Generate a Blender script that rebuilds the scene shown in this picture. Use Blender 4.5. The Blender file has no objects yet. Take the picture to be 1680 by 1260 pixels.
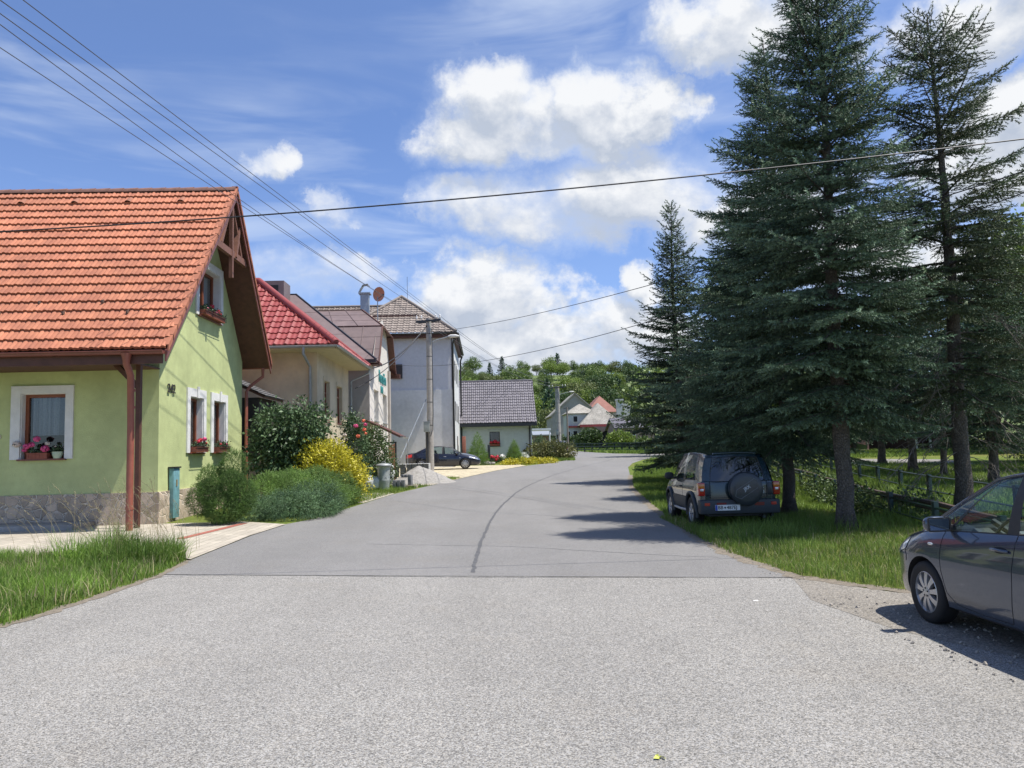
import bpy, bmesh, math, random
import numpy as np
from mathutils import Vector, Matrix, noise as mnoise
from mathutils.geometry import tessellate_polygon
R = math.radians
C = bpy.context.scene.collection
scn = bpy.context.scene

# ------------------------------------------------------------------ camera
CAM = Vector((0, 0, 1.7)); YAW, PITCH, ROLL, F = R(2.07), R(4.84), R(1.43), 1262.0
_f = Vector((math.sin(YAW)*math.cos(PITCH), math.cos(YAW)*math.cos(PITCH), math.sin(PITCH)))
_r0 = Vector((math.cos(YAW), -math.sin(YAW), 0)); _u0 = _r0.cross(_f)
_r = _r0*math.cos(ROLL) - _u0*math.sin(ROLL); _u = _u0*math.cos(ROLL) + _r0*math.sin(ROLL)
cd = bpy.data.cameras.new('camera'); cam = bpy.data.objects.new('camera', cd); C.objects.link(cam)
cam.matrix_world = Matrix(((_r.x, _u.x, -_f.x, CAM.x), (_r.y, _u.y, -_f.y, CAM.y), (_r.z, _u.z, -_f.z, CAM.z), (0, 0, 0, 1)))
cd.sensor_width = 36; cd.lens = F/1680*36; cd.clip_start = 0.05; cd.clip_end = 5000
scn.camera = cam
scn.view_settings.view_transform = 'Standard'; scn.view_settings.look = 'None'; scn.view_settings.gamma = 1
scn.view_settings.exposure = 0.5

def ray(px, py):
    return (_f + _r*((px-840)/F) + _u*((630-py)/F))
def at(px, py, Y):                       # the point of the place seen in that direction at depth Y
    d = ray(px, py); return CAM + d*(Y/d.y)
def XZ(px, py, Y):
    p = at(px, py, Y); return p.x, p.z

# ------------------------------------------------------------------ sun and sky
SUN = Vector((1.0, -0.15, 2.3)).normalized()
sl = bpy.data.lights.new('sun', 'SUN'); sl.energy = 5.0; sl.angle = R(0.5); sl.color = (1, 0.955, 0.89)
so = bpy.data.objects.new('sun', sl); C.objects.link(so); so.location = (0, 0, 60)
so.rotation_euler = SUN.to_track_quat('Z', 'Y').to_euler()

class NT:                                # tiny node-tree helper
    def __init__(s, nt): s.nt = nt
    def n(s, t, **kw):
        nd = s.nt.nodes.new(t)
        for k, v in kw.items(): setattr(nd, k, v)
        return nd
    def lk(s, a, b): s.nt.links.new(a, b)
    def put(s, sock, v):
        if isinstance(v, (int, float)): sock.default_value = v
        elif isinstance(v, (tuple, list)): sock.default_value = v if len(sock.default_value) == len(v) else tuple(v)+(1,)
        else: s.lk(v, sock)
    def m(s, op, a, b=0.0, c=None, clamp=False):
        nd = s.n('ShaderNodeMath', operation=op, use_clamp=clamp); s.put(nd.inputs[0], a); s.put(nd.inputs[1], b)
        if c is not None: s.put(nd.inputs[2], c)
        return nd.outputs[0]
    def v(s, op, a, b=(0, 0, 0), out=0):
        nd = s.n('ShaderNodeVectorMath', operation=op); s.put(nd.inputs[0], a); s.put(nd.inputs[1], b)
        return nd.outputs[out]
    def mix(s, f, a, b, mode='MIX'):
        nd = s.n('ShaderNodeMix', data_type='RGBA', blend_type=mode); s.put(nd.inputs[0], f)
        s.put(nd.inputs[6], a); s.put(nd.inputs[7], b); return nd.outputs[2]
    def mr(s, x, a, b, c=0.0, d=1.0, smooth=False):
        nd = s.n('ShaderNodeMapRange', interpolation_type='SMOOTHSTEP' if smooth else 'LINEAR')
        for i, q in enumerate((x, a, b, c, d)): s.put(nd.inputs[i], q)
        return nd.outputs[0]
    def noise(s, vec, scale, detail=4, rough=.55, dist=0.0, dim='3D'):
        nd = s.n('ShaderNodeTexNoise', noise_dimensions=dim)
        if vec is not None: s.lk(vec, nd.inputs['Vector'])
        nd.inputs['Scale'].default_value = scale; nd.inputs['Detail'].default_value = detail
        nd.inputs['Roughness'].default_value = rough; nd.inputs['Distortion'].default_value = dist
        return nd.outputs['Fac']

world = bpy.data.worlds.new('World'); scn.world = world; world.use_nodes = True
world.cycles.sampling_method = 'MANUAL'; world.cycles.sample_map_resolution = 256
def cloud_group():
    g = bpy.data.node_groups.new('cloud_density', 'ShaderNodeTree')
    g.interface.new_socket('Vector', in_out='INPUT', socket_type='NodeSocketVector')
    g.interface.new_socket('Density', in_out='OUTPUT', socket_type='NodeSocketFloat'); g.interface.new_socket('Mass', in_out='OUTPUT', socket_type='NodeSocketFloat')
    t = NT(g); gi = t.n('NodeGroupInput'); go = t.n('NodeGroupOutput'); V0 = gi.outputs[0]
    wn = t.n('ShaderNodeTexNoise'); t.lk(V0, wn.inputs['Vector']); wn.inputs['Scale'].default_value = 7.5; wn.inputs['Detail'].default_value = 7; wn.inputs['Roughness'].default_value = .62
    V = t.v('ADD', V0, t.v('MULTIPLY', t.v('SUBTRACT', wn.outputs['Color'], (.5, .5, .5)), (.22, .15, 0)))
    # heaps of cumulus by bearing and height above the horizon: (px, py, rx, ry, weight) of the sky they fill
    B = [(800, 195, 115, 70, 1.0), (985, 175, 110, 72, 1.0), (1085, 190, 60, 38, .9), (890, 210, 120, 40, .8),
         (900, 340, 180, 66, .66), (1020, 300, 150, 66, .74), (745, 345, 85, 50, .62), (1120, 320, 80, 50, .6), 
         (775, 475, 110, 62, 1.05), (850, 485, 75, 65, .95), (760, 525, 160, 55, .85), (930, 545, 130, 55, 1.0), (1010, 555, 130, 60, 1.0), (860, 580, 260, 48, 1.0),
         (1050, 470, 50, 50, .85), (440, 250, 56, 34, .62), (545, 332, 62, 26, .42), (510, 450, 150, 55, .42),
         (1230, 10, 150, 60, .8), (1150, 40, 80, 60, .8), (1620, 30, 120, 70, .95), (1570, 170, 60, 50, .3), (1620, 240, 150, 70, .9), (1690, 200, 90, 50, .9), (1480, 420, 200, 70, .9),
         (1250, 360, 150, 60, .8), (80, 60, 200, 70, .32), (20, 20, 90, 60, .42)]
    acc = None
    for (px, py, rx, ry, w) in B[:26]:
        d = ray(px, py).normalized(); az = math.atan2(d.x, d.y); el = math.asin(d.z)
        q = t.v('SUBTRACT', V, (az, el, 0)); q = t.v('MULTIPLY', q, (F/rx, F/ry, 0)); L = t.v('LENGTH', q, out=1)
        k = t.mr(L, 0.3, 1.55, w, 0.0, smooth=True)
        acc = k if acc is None else t.m('MAXIMUM', acc, k)
    # away from the mapped heaps, plain fair-weather cumulus all round
    sp = t.n('ShaderNodeSeparateXYZ'); t.lk(V0, sp.inputs[0])
    away = t.mr(t.m('ABSOLUTE', sp.outputs[0]), .75, 1.0, 0, 1)
    far = t.m('MULTIPLY', t.mr(t.noise(V0, 2.3, 3), .52, .78, 0, .8), away)
    acc = t.m('MAXIMUM', acc, far)
    Vs = t.v('MULTIPLY', V0, (1, 1.35, 1))
    n1 = t.noise(Vs, 7.5, 10, .56, .3); n2 = t.noise(Vs, 34, 5, .6)
    a = t.m('ADD', acc, t.m('MULTIPLY', t.m('SUBTRACT', n1, .47), 2.0))
    a = t.m('ADD', a, t.m('MULTIPLY', t.m('SUBTRACT', n2, .5), .45))
    a = t.m('MULTIPLY', a, t.mr(acc, .02, .25, 0, 1))
    t.lk(a, go.inputs[0]); t.lk(acc, go.inputs[1]); return g
def build_world():
    t = NT(world.node_tree); t.nt.nodes.clear()
    out = t.n('ShaderNodeOutputWorld'); bg = t.n('ShaderNodeBackground')
    sky = t.n('ShaderNodeTexSky', sky_type='NISHITA'); sky.sun_disc = False
    sky.sun_elevation = math.asin(SUN.z); sky.sun_rotation = math.atan2(SUN.x, SUN.y)
    sky.altitude = 500; sky.air_density = 1.0; sky.dust_density = .25; sky.ozone_density = 2.2
    tc = t.n('ShaderNodeTexCoord'); sp = t.n('ShaderNodeSeparateXYZ'); t.lk(tc.outputs['Generated'], sp.inputs[0])
    az = t.m('ARCTAN2', sp.outputs[0], sp.outputs[1]); el = t.m('ARCSINE', sp.outputs[2])
    cb = t.n('ShaderNodeCombineXYZ'); t.lk(az, cb.inputs[0]); t.lk(el, cb.inputs[1]); V = cb.outputs[0]
    g = cloud_group()
    def D(vec):
        nd = t.n('ShaderNodeGroup'); nd.node_tree = g; t.lk(vec, nd.inputs[0]); return nd.outputs
    d0, mass = D(V)[:2]; d1 = D(t.v('ADD', V, (0.008, .032, 0)))[0]
    al = t.mr(d0, .24, .92, smooth=True)
    tops = t.mr(t.m('SUBTRACT', d0, d1), -.22, .50, 0, 1)       # brighter where the cloud ends above, grey at the base
    thick = t.mr(d0, .5, 1.5, 0, 1)
    br = t.m('ADD', tops, t.m('MULTIPLY', t.m('SUBTRACT', 1, thick), .12), clamp=True)
    cc = t.mix(br, (4.3, 4.9, 6.0, 1), (8.2, 8.35, 8.6, 1))
    # thin high veil
    cv = t.v('MULTIPLY', V, (1.2, 6.5, 1)); n3 = t.noise(cv, 2.2, 5, .55, .6); n4 = t.noise(t.v('MULTIPLY', t.v('ADD', V, (2, 1, 0)), (1, 2.0, 1)), 1.8, 4, .5)
    veil = t.m('MULTIPLY', t.mr(n3, .42, .75, 0, .55, smooth=True), t.mr(n4, .38, .62, .1, 1))
    hz = t.mr(el, .0, .4, .15, 0)
    veil = t.m('MAXIMUM', veil, hz); veil = t.m('MAXIMUM', veil, t.m('MULTIPLY', t.mr(mass, .02, .8, 0, .62), t.mr(n4, .35, .6, .55, 1)))
    base = t.mix(1.0, sky.outputs[0], t.mix(t.mr(el, .0, .55), (.80, 1.0, 1.42, 1), (1.32, 1.36, 1.60, 1)), 'MULTIPLY')
    c = t.mix(veil, base, (7.4, 8.2, 9.3, 1)); c = t.mix(al, c, cc)
    t.lk(c, bg.inputs[0]); bg.inputs[1].default_value = 0.08
    t.lk(bg.outputs[0], out.inputs[0])
build_world()

# ------------------------------------------------------------------ materials
MATS = {}
def pm(name, col, rough=.7, var=.12, sc=3., bump=0., bsc=60., metal=0., coat=0., attr=0., col2=None, spec=.5, big=0., trans=0.):
    """procedural material: base colour with noise variation; attr>0 adds per-piece brightness read from the 'rnd' attribute"""
    if name in MATS: return MATS[name]
    m = bpy.data.materials.new(name); m.use_nodes = True; t = NT(m.node_tree); b = t.nt.nodes['Principled BSDF']
    tc = t.n('ShaderNodeTexCoord'); V = tc.outputs['Object']
    f = t.mr(t.noise(V, sc, 6, .6), .3, .7)
    lo = tuple(c*(1-var) for c in (col2 or col)); hi = tuple(min(c*(1+var), 1) for c in col)
    c = t.mix(f, lo, hi)
    if big: c = t.mix(1, c, t.mix(t.mr(t.noise(V, sc*.13, 3), .35, .65), (1-big,)*3, (1+big*.6,)*3), 'MULTIPLY')
    if attr:
        a = t.n('ShaderNodeAttribute', attribute_name='rnd'); k = t.mr(a.outputs['Fac'], 0, 1, 1-attr, 1+attr)
        cx = t.n('ShaderNodeCombineXYZ'); [t.lk(k, cx.inputs[i]) for i in range(3)]
        c = t.mix(1, c, cx.outputs[0], 'MULTIPLY')
    t.lk(c, b.inputs['Base Color']); b.inputs['Roughness'].default_value = rough; b.inputs['Metallic'].default_value = metal
    b.inputs['Specular IOR Level'].default_value = spec; b.inputs['Coat Weight'].default_value = coat
    if coat: b.inputs['Coat Roughness'].default_value = .04
    if bump:
        bp = t.n('ShaderNodeBump'); bp.inputs['Strength'].default_value = min(bump, 1); bp.inputs['Distance'].default_value = .02*max(bump, 1)
        t.lk(t.noise(V, bsc, 5, .6), bp.inputs['Height']); t.lk(bp.outputs[0], b.inputs['Normal'])
    if trans:
        tr = t.n('ShaderNodeBsdfTranslucent'); t.lk(c, tr.inputs[0]); ms = t.n('ShaderNodeMixShader'); ms.inputs[0].default_value = trans
        t.lk(b.outputs[0], ms.inputs[1]); t.lk(tr.outputs[0], ms.inputs[2]); t.lk(ms.outputs[0], t.nt.nodes['Material Output'].inputs[0])
    MATS[name] = m; return m
def glass(name, tint=(.8, .85, .85), refl=1.0, ior=1.5):
    if name in MATS: return MATS[name]
    m = bpy.data.materials.new(name); m.use_nodes = True; t = NT(m.node_tree); t.nt.nodes.remove(t.nt.nodes['Principled BSDF'])
    tr = t.n('ShaderNodeBsdfTransparent'); tr.inputs[0].default_value = tint+(1,)
    gl = t.n('ShaderNodeBsdfGlossy'); gl.inputs['Roughness'].default_value = .02
    lw = t.n('ShaderNodeLayerWeight'); lw.inputs[0].default_value = .5; fr_ = t.m('ADD', t.m('MULTIPLY', t.m('POWER', lw.outputs['Facing'], 4.5), .9), .06)
    n = t.noise(t.n('ShaderNodeTexCoord').outputs['Object'], 1.2, 2); bp = t.n('ShaderNodeBump'); bp.inputs['Strength'].default_value = .03; t.lk(n, bp.inputs['Height']); t.lk(bp.outputs[0], gl.inputs['Normal'])
    ms = t.n('ShaderNodeMixShader'); t.lk(t.m('MULTIPLY', fr_, refl, clamp=True), ms.inputs[0]); t.lk(tr.outputs[0], ms.inputs[1]); t.lk(gl.outputs[0], ms.inputs[2])
    t.lk(ms.outputs[0], t.nt.nodes['Material Output'].inputs[0]); MATS[name] = m; return m

# ------------------------------------------------------------------ mesh helpers
def tag(o, label=None, cat=None, group=None, kind=None):
    if label: o['label'] = label
    if cat: o['category'] = cat
    if group: o['group'] = group
    if kind: o['kind'] = kind
    return o
def thing(name, label, cat, loc=(0, 0, 0), rz=0, group=None):
    o = bpy.data.objects.new(name, None); C.objects.link(o); o.location = loc; o.rotation_euler = (0, 0, rz); o.empty_display_size = .2
    return tag(o, label, cat, group)
def worg(o):
    v = Vector((0, 0, 0))
    while o is not None: v += Vector(o.location); o = o.parent
    return v
def link_mesh(name, me, mat, parent=None, smooth=None, origin=None):
    if mat is not None and len(me.materials) == 0: me.materials.append(mat)
    o = bpy.data.objects.new(name, me); C.objects.link(o)
    if parent is not None: o.parent = parent
    elif origin is not None: o.location = origin
    if smooth is not None:
        me.polygons.foreach_set('use_smooth', [True]*len(me.polygons))
        if smooth < 180: me.set_sharp_from_angle(angle=R(smooth))
    return o
class MB:
    def __init__(s): s.v = []; s.f = []
    def add(s, vs, fs):
        k = len(s.v); s.v += [tuple(v) for v in vs]; s.f += [tuple(i+k for i in f) for f in fs]; return s
    def poly(s, *pts): return s.add(pts, [tuple(range(len(pts)))])
    def box(s, x0, x1, y0, y1, z0, z1, M=None):
        vs = [Vector((x, y, z)) for z in (z0, z1) for y in (y0, y1) for x in (x0, x1)]
        if M is not None: vs = [M @ v for v in vs]
        return s.add(vs, [(0, 2, 3, 1), (4, 5, 7, 6), (0, 1, 5, 4), (1, 3, 7, 5), (3, 2, 6, 7), (2, 0, 4, 6)])
    def bar(s, a, b, w, h=None, up=(0, 0, 1)):            # rectangular bar from a to b
        a, b = Vector(a), Vector(b); d = (b-a).normalized(); h = h or w
        u = Vector(up) if abs(d.dot(Vector(up))) < .95 else Vector((1, 0, 0))
        x = d.cross(u).normalized(); y = x.cross(d).normalized(); vs = []
        for p in (a, b):
            for (i, j) in ((-1, -1), (1, -1), (1, 1), (-1, 1)): vs.append(p + x*(i*w/2) + y*(j*h/2))
        return s.add(vs, [(3, 2, 1, 0), (4, 5, 6, 7), (0, 1, 5, 4), (1, 2, 6, 5), (2, 3, 7, 6), (3, 0, 4, 7)])
    def tube(s, pts, r, n=8, caps=True):
        pts = [Vector(p) for p in pts]; m = len(pts); rr = r if isinstance(r, (list, tuple)) else [r]*m
        rings = []; px = None
        for i, p in enumerate(pts):
            d = (pts[min(i+1, m-1)]-pts[max(i-1, 0)]).normalized()
            if px is None: px = d.orthogonal().normalized()
            else:
                px = (px - d*px.dot(d)); px = px.normalized() if px.length > 1e-6 else d.orthogonal().normalized()
            y = d.cross(px)
            rings.append([p + px*(math.cos(2*math.pi*k/n)*rr[i]) + y*(math.sin(2*math.pi*k/n)*rr[i]) for k in range(n)])
        vs = [v for q in rings for v in q]; fs = []
        for i in range(m-1):
            for k in range(n): fs.append((i*n+k, i*n+(k+1) % n, (i+1)*n+(k+1) % n, (i+1)*n+k))
        if caps: fs += [tuple(reversed(range(n))), tuple(range((m-1)*n, m*n))]
        return s.add(vs, fs)
    def lathe(s, prof, c=(0, 0, 0), n=24, axis='Z', close=True):     # prof = [(r, h)]
        c = Vector(c); vs = []; fs = []
        for (r, h) in prof:
            for k in range(n):
                a = 2*math.pi*k/n; q = (r*math.cos(a), r*math.sin(a), h)
                q = {'Z': q, 'Y': (q[0], q[2], q[1]), 'X': (q[2], q[0], q[1])}[axis]
                vs.append(c + Vector(q))
        m = len(prof)
        for i in range(m-1):
            for k in range(n): fs.append((i*n+k, i*n+(k+1) % n, (i+1)*n+(k+1) % n, (i+1)*n+k))
        if close: fs += [tuple(reversed(range(n))), tuple(range((m-1)*n, m*n))]
        return s.add(vs, fs)
    def prism(s, pts, ext):                               # planar polygon extruded by a vector
        k = len(pts); e = Vector(ext); vs = [Vector(p) for p in pts]; vs += [p+e for p in vs[:k]]
        return s.add(vs, [tuple(reversed(range(k))), tuple(range(k, 2*k))] + [(i, (i+1) % k, k+(i+1) % k, k+i) for i in range(k)])
    def grid(s, P):                                       # P[i][j] points
        n, m = len(P), len(P[0]); vs = [p for r in P for p in r]
        return s.add(vs, [(i*m+j, i*m+j+1, (i+1)*m+j+1, (i+1)*m+j) for i in range(n-1) for j in range(m-1)])
    def holed(s, outer, holes, O, U, V, N, depth):        # wall face with openings and their reveals; 2-D coords (u, v)
        O, U, V, N = map(Vector, (O, U, V, N)); loops = [[Vector((a, b, 0)) for a, b in outer]] + [[Vector(q+(0,)) for q in ((a, c), (b, c), (b, d), (a, d))] for a, b, c, d in holes]
        tri = tessellate_polygon(loops); flat = [p for l in loops for p in l]
        vs = [O + U*p.x + V*p.y for p in flat]
        fs = []
        for t3 in tri:
            a, b, c = [vs[i] for i in t3]; nn = (b-a).cross(c-a)
            fs.append(tuple(t3) if nn.dot(N) > 0 else tuple(reversed(t3)))
        s.add(vs, fs)
        for a, b, c, d in holes:
            q = [O+U*x+V*y for x, y in ((a, c), (b, c), (b, d), (a, d))]
            for i in range(4): s.poly(q[i], q[(i+1) % 4], q[(i+1) % 4]-N*depth, q[i]-N*depth)
        return s
    def build(s, name, mat, parent=None, smooth=None, origin=None, bevel=0, local=False):
        og = Vector((0, 0, 0)) if local else worg(parent) if parent is not None else Vector(origin or (0, 0, 0))
        me = bpy.data.meshes.new(name)
        me.from_pydata([(v[0]-og.x, v[1]-og.y, v[2]-og.z) for v in s.v], [], s.f); me.update()
        if bevel:
            bm = bmesh.new(); bm.from_mesh(me); bmesh.ops.remove_doubles(bm, verts=bm.verts, dist=1e-5)
            bmesh.ops.bevel(bm, geom=[e for e in bm.edges if len(e.link_faces) == 2 and e.calc_face_angle(0) > .5], offset=bevel, segments=2, affect='EDGES', profile=.6)
            bm.to_mesh(me); bm.free(); smooth = smooth or 40
        return link_mesh(name, me, mat, parent, smooth, og if parent is None else None)
def np_mesh(name, V, Fq, mat, parent=None, origin=(0, 0, 0), rnd=None, tri=False, smooth=None):
    """fast mesh from numpy: V (n,3) in local coordinates, Fq (m,4) or (m,3); rnd per vertex"""
    me = bpy.data.meshes.new(name); n, m, k = len(V), len(Fq), Fq.shape[1]
    me.vertices.add(n); me.vertices.foreach_set('co', np.ascontiguousarray(V, dtype=np.float32).ravel())
    me.loops.add(m*k); me.loops.foreach_set('vertex_index', np.ascontiguousarray(Fq, dtype=np.int32).ravel())
    me.polygons.add(m); me.polygons.foreach_set('loop_start', np.arange(0, m*k, k, dtype=np.int32))
    me.update(calc_edges=True)
    if rnd is not None:
        a = me.attributes.new('rnd', 'FLOAT', 'POINT'); a.data.foreach_set('value', np.ascontiguousarray(rnd, dtype=np.float32))
    return link_mesh(name, me, mat, parent, smooth, origin if parent is None else None)
def copy_tree(o, parent=None):
    c = o.copy(); C.objects.link(c)
    if parent is not None: c.parent = parent
    for ch in list(o.children): copy_tree(ch, c)
    return c

# ------------------------------------------------------------------ terrain profile
KY = [-60, 0, 20, 31, 45, 66, 99, 120, 150, 200, 420]; KZ = [0, 0, .02, .2, .47, .7, 1.05, 1.25, 1.4, 1.6, 2.2]
def gz(y): return float(np.interp(y, KY, KZ))
def G(px, py):                           # point of the ground seen there
    d = ray(px, py); y = 10.
    for _ in range(60):
        k = (gz(y)-CAM.z)/d.z; y = .5*y+.5*max(min(k*d.y, 300), 1)
    p = CAM + d*(y/d.y); return (p.x, y)
def sheet(name, pts, dz, mat, kind='structure', **kw):    # a flat polygon that follows the slope of the valley floor
    bm = bmesh.new(); vs = [bm.verts.new((x, y, 0)) for x, y in pts]; f = bm.faces.new(vs)
    if f.normal.z < 0: f.normal_flip()
    bmesh.ops.triangulate(bm, faces=bm.faces[:])
    for k in KY: bmesh.ops.bisect_plane(bm, geom=bm.verts[:]+bm.edges[:]+bm.faces[:], plane_co=(0, k, 0), plane_no=(0, 1, 0))
    for v in bm.verts: v.co.z = gz(v.co.y)+dz
    bmesh.ops.recalc_face_normals(bm, faces=bm.faces)
    for f in bm.faces:
        if f.normal.z < 0: f.normal_flip()
    me = bpy.data.meshes.new(name); bm.to_mesh(me); bm.free()
    o = link_mesh(name, me, mat); return tag(o, kind=kind, **kw)
# ================================================================== GROUND
def asphalt(name, base, speck, sc, crackscale=.0, bump=.6, lo=.55, hi=1.5):
    m = bpy.data.materials.new(name); m.use_nodes = True; t = NT(m.node_tree); b = t.nt.nodes['Principled BSDF']
    V = t.n('ShaderNodeTexCoord').outputs['Object']
    vo = t.n('ShaderNodeTexVoronoi'); t.lk(V, vo.inputs['Vector']); vo.inputs['Scale'].default_value = sc
    sp = t.n('ShaderNodeSeparateColor'); t.lk(vo.outputs['Color'], sp.inputs[0])
    k = t.mr(sp.outputs[0], 0, 1, lo, hi); k2 = t.mr(t.noise(V, sc*.28, 5, .7), .3, .7, 1-speck, 1+speck)
    big = t.mr(t.noise(V, .35, 5, .6), .35, .65, .94, 1.05); med = t.mr(t.noise(V, 2.2, 5, .65), .35, .65, .97, 1.03)
    lane = t.mr(t.noise(t.v('MULTIPLY', V, (1, .05, 1)), .8, 3, .5), .35, .65, .95, 1.05)
    kk = t.m('MULTIPLY', t.m('MULTIPLY', t.m('MULTIPLY', k, k2), t.m('MULTIPLY', big, med)), lane)
    cx = t.n('ShaderNodeCombineXYZ'); [t.lk(kk, cx.inputs[i]) for i in range(3)]
    warm = t.mix(t.mr(sp.outputs[1], .0, 1), base, tuple(base[i]*(1.06, 1.0, .9)[i] for i in range(3)))
    stain = t.mr(t.noise(V, .55, 6, .7), .54, .72, 0, .5); warm = t.mix(stain, warm, tuple(base[i]*(.93, .86, .76)[i] for i in range(3)))
    spot = t.mr(t.noise(V, 3.1, 3, .5), .70, .76, 0, .35); warm = t.mix(spot, warm, tuple(q*.6 for q in base))
    c = t.mix(1, warm, cx.outputs[0], 'MULTIPLY')
    t.lk(c, b.inputs['Base Color']); b.inputs['Roughness'].default_value = .82; b.inputs['Specular IOR Level'].default_value = .35
    bp = t.n('ShaderNodeBump'); bp.inputs['Strength'].default_value = bump; bp.inputs['Distance'].default_value = .006
    t.lk(t.m('ADD', t.m('MULTIPLY', vo.outputs['Distance'], -1.0), t.noise(V, sc*.5, 4, .7)), bp.inputs['Height']); t.lk(bp.outputs[0], b.inputs['Normal'])
    return m
A_OLD = asphalt('worn_chip_asphalt', (.225, .222, .213), .17, 125, lo=.40, hi=1.68)
A_NEW = asphalt('smooth_asphalt', (.178, .178, .178), .10, 130, lo=.68, hi=1.35, bump=.35)
A_PATH = asphalt('pale_asphalt', (.21, .205, .20), .1, 60, lo=.7, hi=1.3)
A_GRIT = asphalt('gritty_edge', (.20, .188, .168), .3, 95, lo=.5, hi=1.5)
def paver_mat(name, col, mortar, bw, bh, rot=0):
    m = bpy.data.materials.new(name); m.use_nodes = True; t = NT(m.node_tree); b = t.nt.nodes['Principled BSDF']
    mp = t.n('ShaderNodeMapping'); t.lk(t.n('ShaderNodeTexCoord').outputs['Object'], mp.inputs[0]); mp.inputs['Rotation'].default_value = (0, 0, rot)
    V = mp.outputs[0]
    br = t.n('ShaderNodeTexBrick'); t.lk(V, br.inputs['Vector']); br.inputs['Scale'].default_value = 1; br.inputs['Brick Width'].default_value = bw; br.inputs['Row Height'].default_value = bh
    br.inputs['Mortar Size'].default_value = .008; br.inputs['Mortar Smooth'].default_value = .3
    br.inputs['Color1'].default_value = tuple(c*.86 for c in col)+(1,); br.inputs['Color2'].default_value = tuple(c*1.1 for c in col)+(1,); br.inputs['Mortar'].default_value = mortar+(1,)
    k = t.mr(t.noise(V, 1.3, 6, .65), .3, .7, .82, 1.1); cx = t.n('ShaderNodeCombineXYZ'); [t.lk(k, cx.inputs[i]) for i in range(3)]
    t.lk(t.mix(1, br.outputs['Color'], cx.outputs[0], 'MULTIPLY'), b.inputs['Base Color']); b.inputs['Roughness'].default_value = .85
    bp = t.n('ShaderNodeBump'); bp.inputs['Strength'].default_value = .6; bp.inputs['Distance'].default_value = .008; bp.invert = True
    t.lk(br.outputs['Fac'], bp.inputs['Height']); t.lk(bp.outputs[0], b.inputs['Normal'])
    return m
PAVE = paver_mat('pale_pavers', (.42, .375, .30), (.22, .19, .15), .4, .2, R(90))
PAVE2 = paver_mat('yellow_pavers', (.47, .41, .28), (.24, .20, .13), .4, .2, R(80))
def grass_mat():
    m = bpy.data.materials.new('grass_soil'); m.use_nodes = True; t = NT(m.node_tree); b = t.nt.nodes['Principled BSDF']
    V = t.n('ShaderNodeTexCoord').outputs['Object']
    c = t.mix(t.mr(t.noise(V, 1.1, 6, .65), .3, .7), (.06, .10, .018), (.13, .17, .035))
    c = t.mix(t.mr(t.noise(V, .09, 5, .6), .42, .68), c, (.13, .13, .04))
    c = t.mix(t.mr(t.noise(V, 45, 4, .7), .35, .75), c, t.mix(1, c, (1.6, 1.5, 1.3), 'MULTIPLY'))
    t.lk(c, b.inputs['Base Color']); b.inputs['Roughness'].default_value = .95; b.inputs['Specular IOR Level'].default_value = .15
    bp = t.n('ShaderNodeBump'); bp.inputs['Strength'].default_value = .9; bp.inputs['Distance'].default_value = .05; t.lk(t.noise(V, 28, 6, .7), bp.inputs['Height']); t.lk(bp.outputs[0], b.inputs['Normal'])
    return m
GRASS = grass_mat()
EARTH = pm('dark_earth', (.10, .075, .05), .95, .4, 5, bump=1, bsc=25)

# ditch between the two green fences
def near_fence_x(y): return 7.53 + .236*(y-12.7)
def far_fence_x(y): return 11.16 + .256*(y-19.2)
def ground_z(x, y):
    z = gz(y)
    if 6 < y < 75:
        a, b = near_fence_x(y)+.25, far_fence_x(y)-.2
        k = min(1, (y-6)/5)*min(1, (75-y)/10)
        if a < x < b:
            u = (x-a)/(b-a); z -= 1.1*k*min(1, min(u, 1-u)*4.2)
    return z
def terrain():
    xs = np.unique(np.concatenate([np.linspace(-420, -60, 10), np.linspace(-60, 5, 14), np.arange(5, 34, .35), np.linspace(34, 80, 10), np.linspace(80, 420, 9)]))
    ys = np.unique(np.concatenate([np.array(KY, float), np.arange(4, 80, 1.0), np.linspace(80, 420, 12), [-60, -20]]))
    V = np.array([(x, y, ground_z(x, y)) for y in ys for x in xs]); m = len(xs)
    i, j = np.meshgrid(np.arange(len(ys)-1), np.arange(m-1), indexing='ij'); k = (i*m+j).ravel()
    o = np_mesh('ground', V, np.stack([k, k+1, k+m+1, k+m], 1), GRASS, smooth=180); tag(o, kind='structure')
    b = MB(); b.box(-420, 420, -60, 420, -9, -6.0); 
terrain()
L_NEAR = [G(*p) for p in [(0, 1030), (100, 1000), (270, 943)]]
L_FAR = [G(*p) for p in [(270, 943), (315, 918), (410, 880), (460, 862)]] + [(-4.45, 20.5), (-3.9, 24.8), (-3.37, 28.8), (-2.75, 31.6), (-2.03, 34.5), (-1.14, 38.4), (.55, 45), (2.84, 52.6), (4.6, 56.8), (6.3, 62), (7.3, 68), (8.1, 76), (8.6, 90), (8.9, 118)]
R_FAR = [(3.8, 9.67), (3.62, 12), (3.76, 14.26), (4.22, 19.07), (4.75, 24), (5.35, 28.7), (6.0, 32.5), (6.9, 37), (8.3, 45), (9.9, 52), (12.3, 60), (17, 66), (26, 69), (45, 72), (70, 74)]
FARB = [(70, 80), (45, 78.5), (26, 77.5), (17.5, 79), (14.6, 86), (13.6, 96), (13.2, 118)]
R_NEAR = [(3.8, 9.67), (4.53, 8.45), (6.5, 8.2), (14, 7.6), (24, 7), (24, -30), (-6.5, -30), (-5.6, 2), (-5.15, 6.5)]
road_old = sheet('road', [(-4.69, 11.51)] + R_NEAR + L_NEAR[:2], .002, A_OLD)
road_new = sheet('road', L_FAR + FARB[::-1] + R_FAR[::-1], .005, A_NEW)
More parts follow.
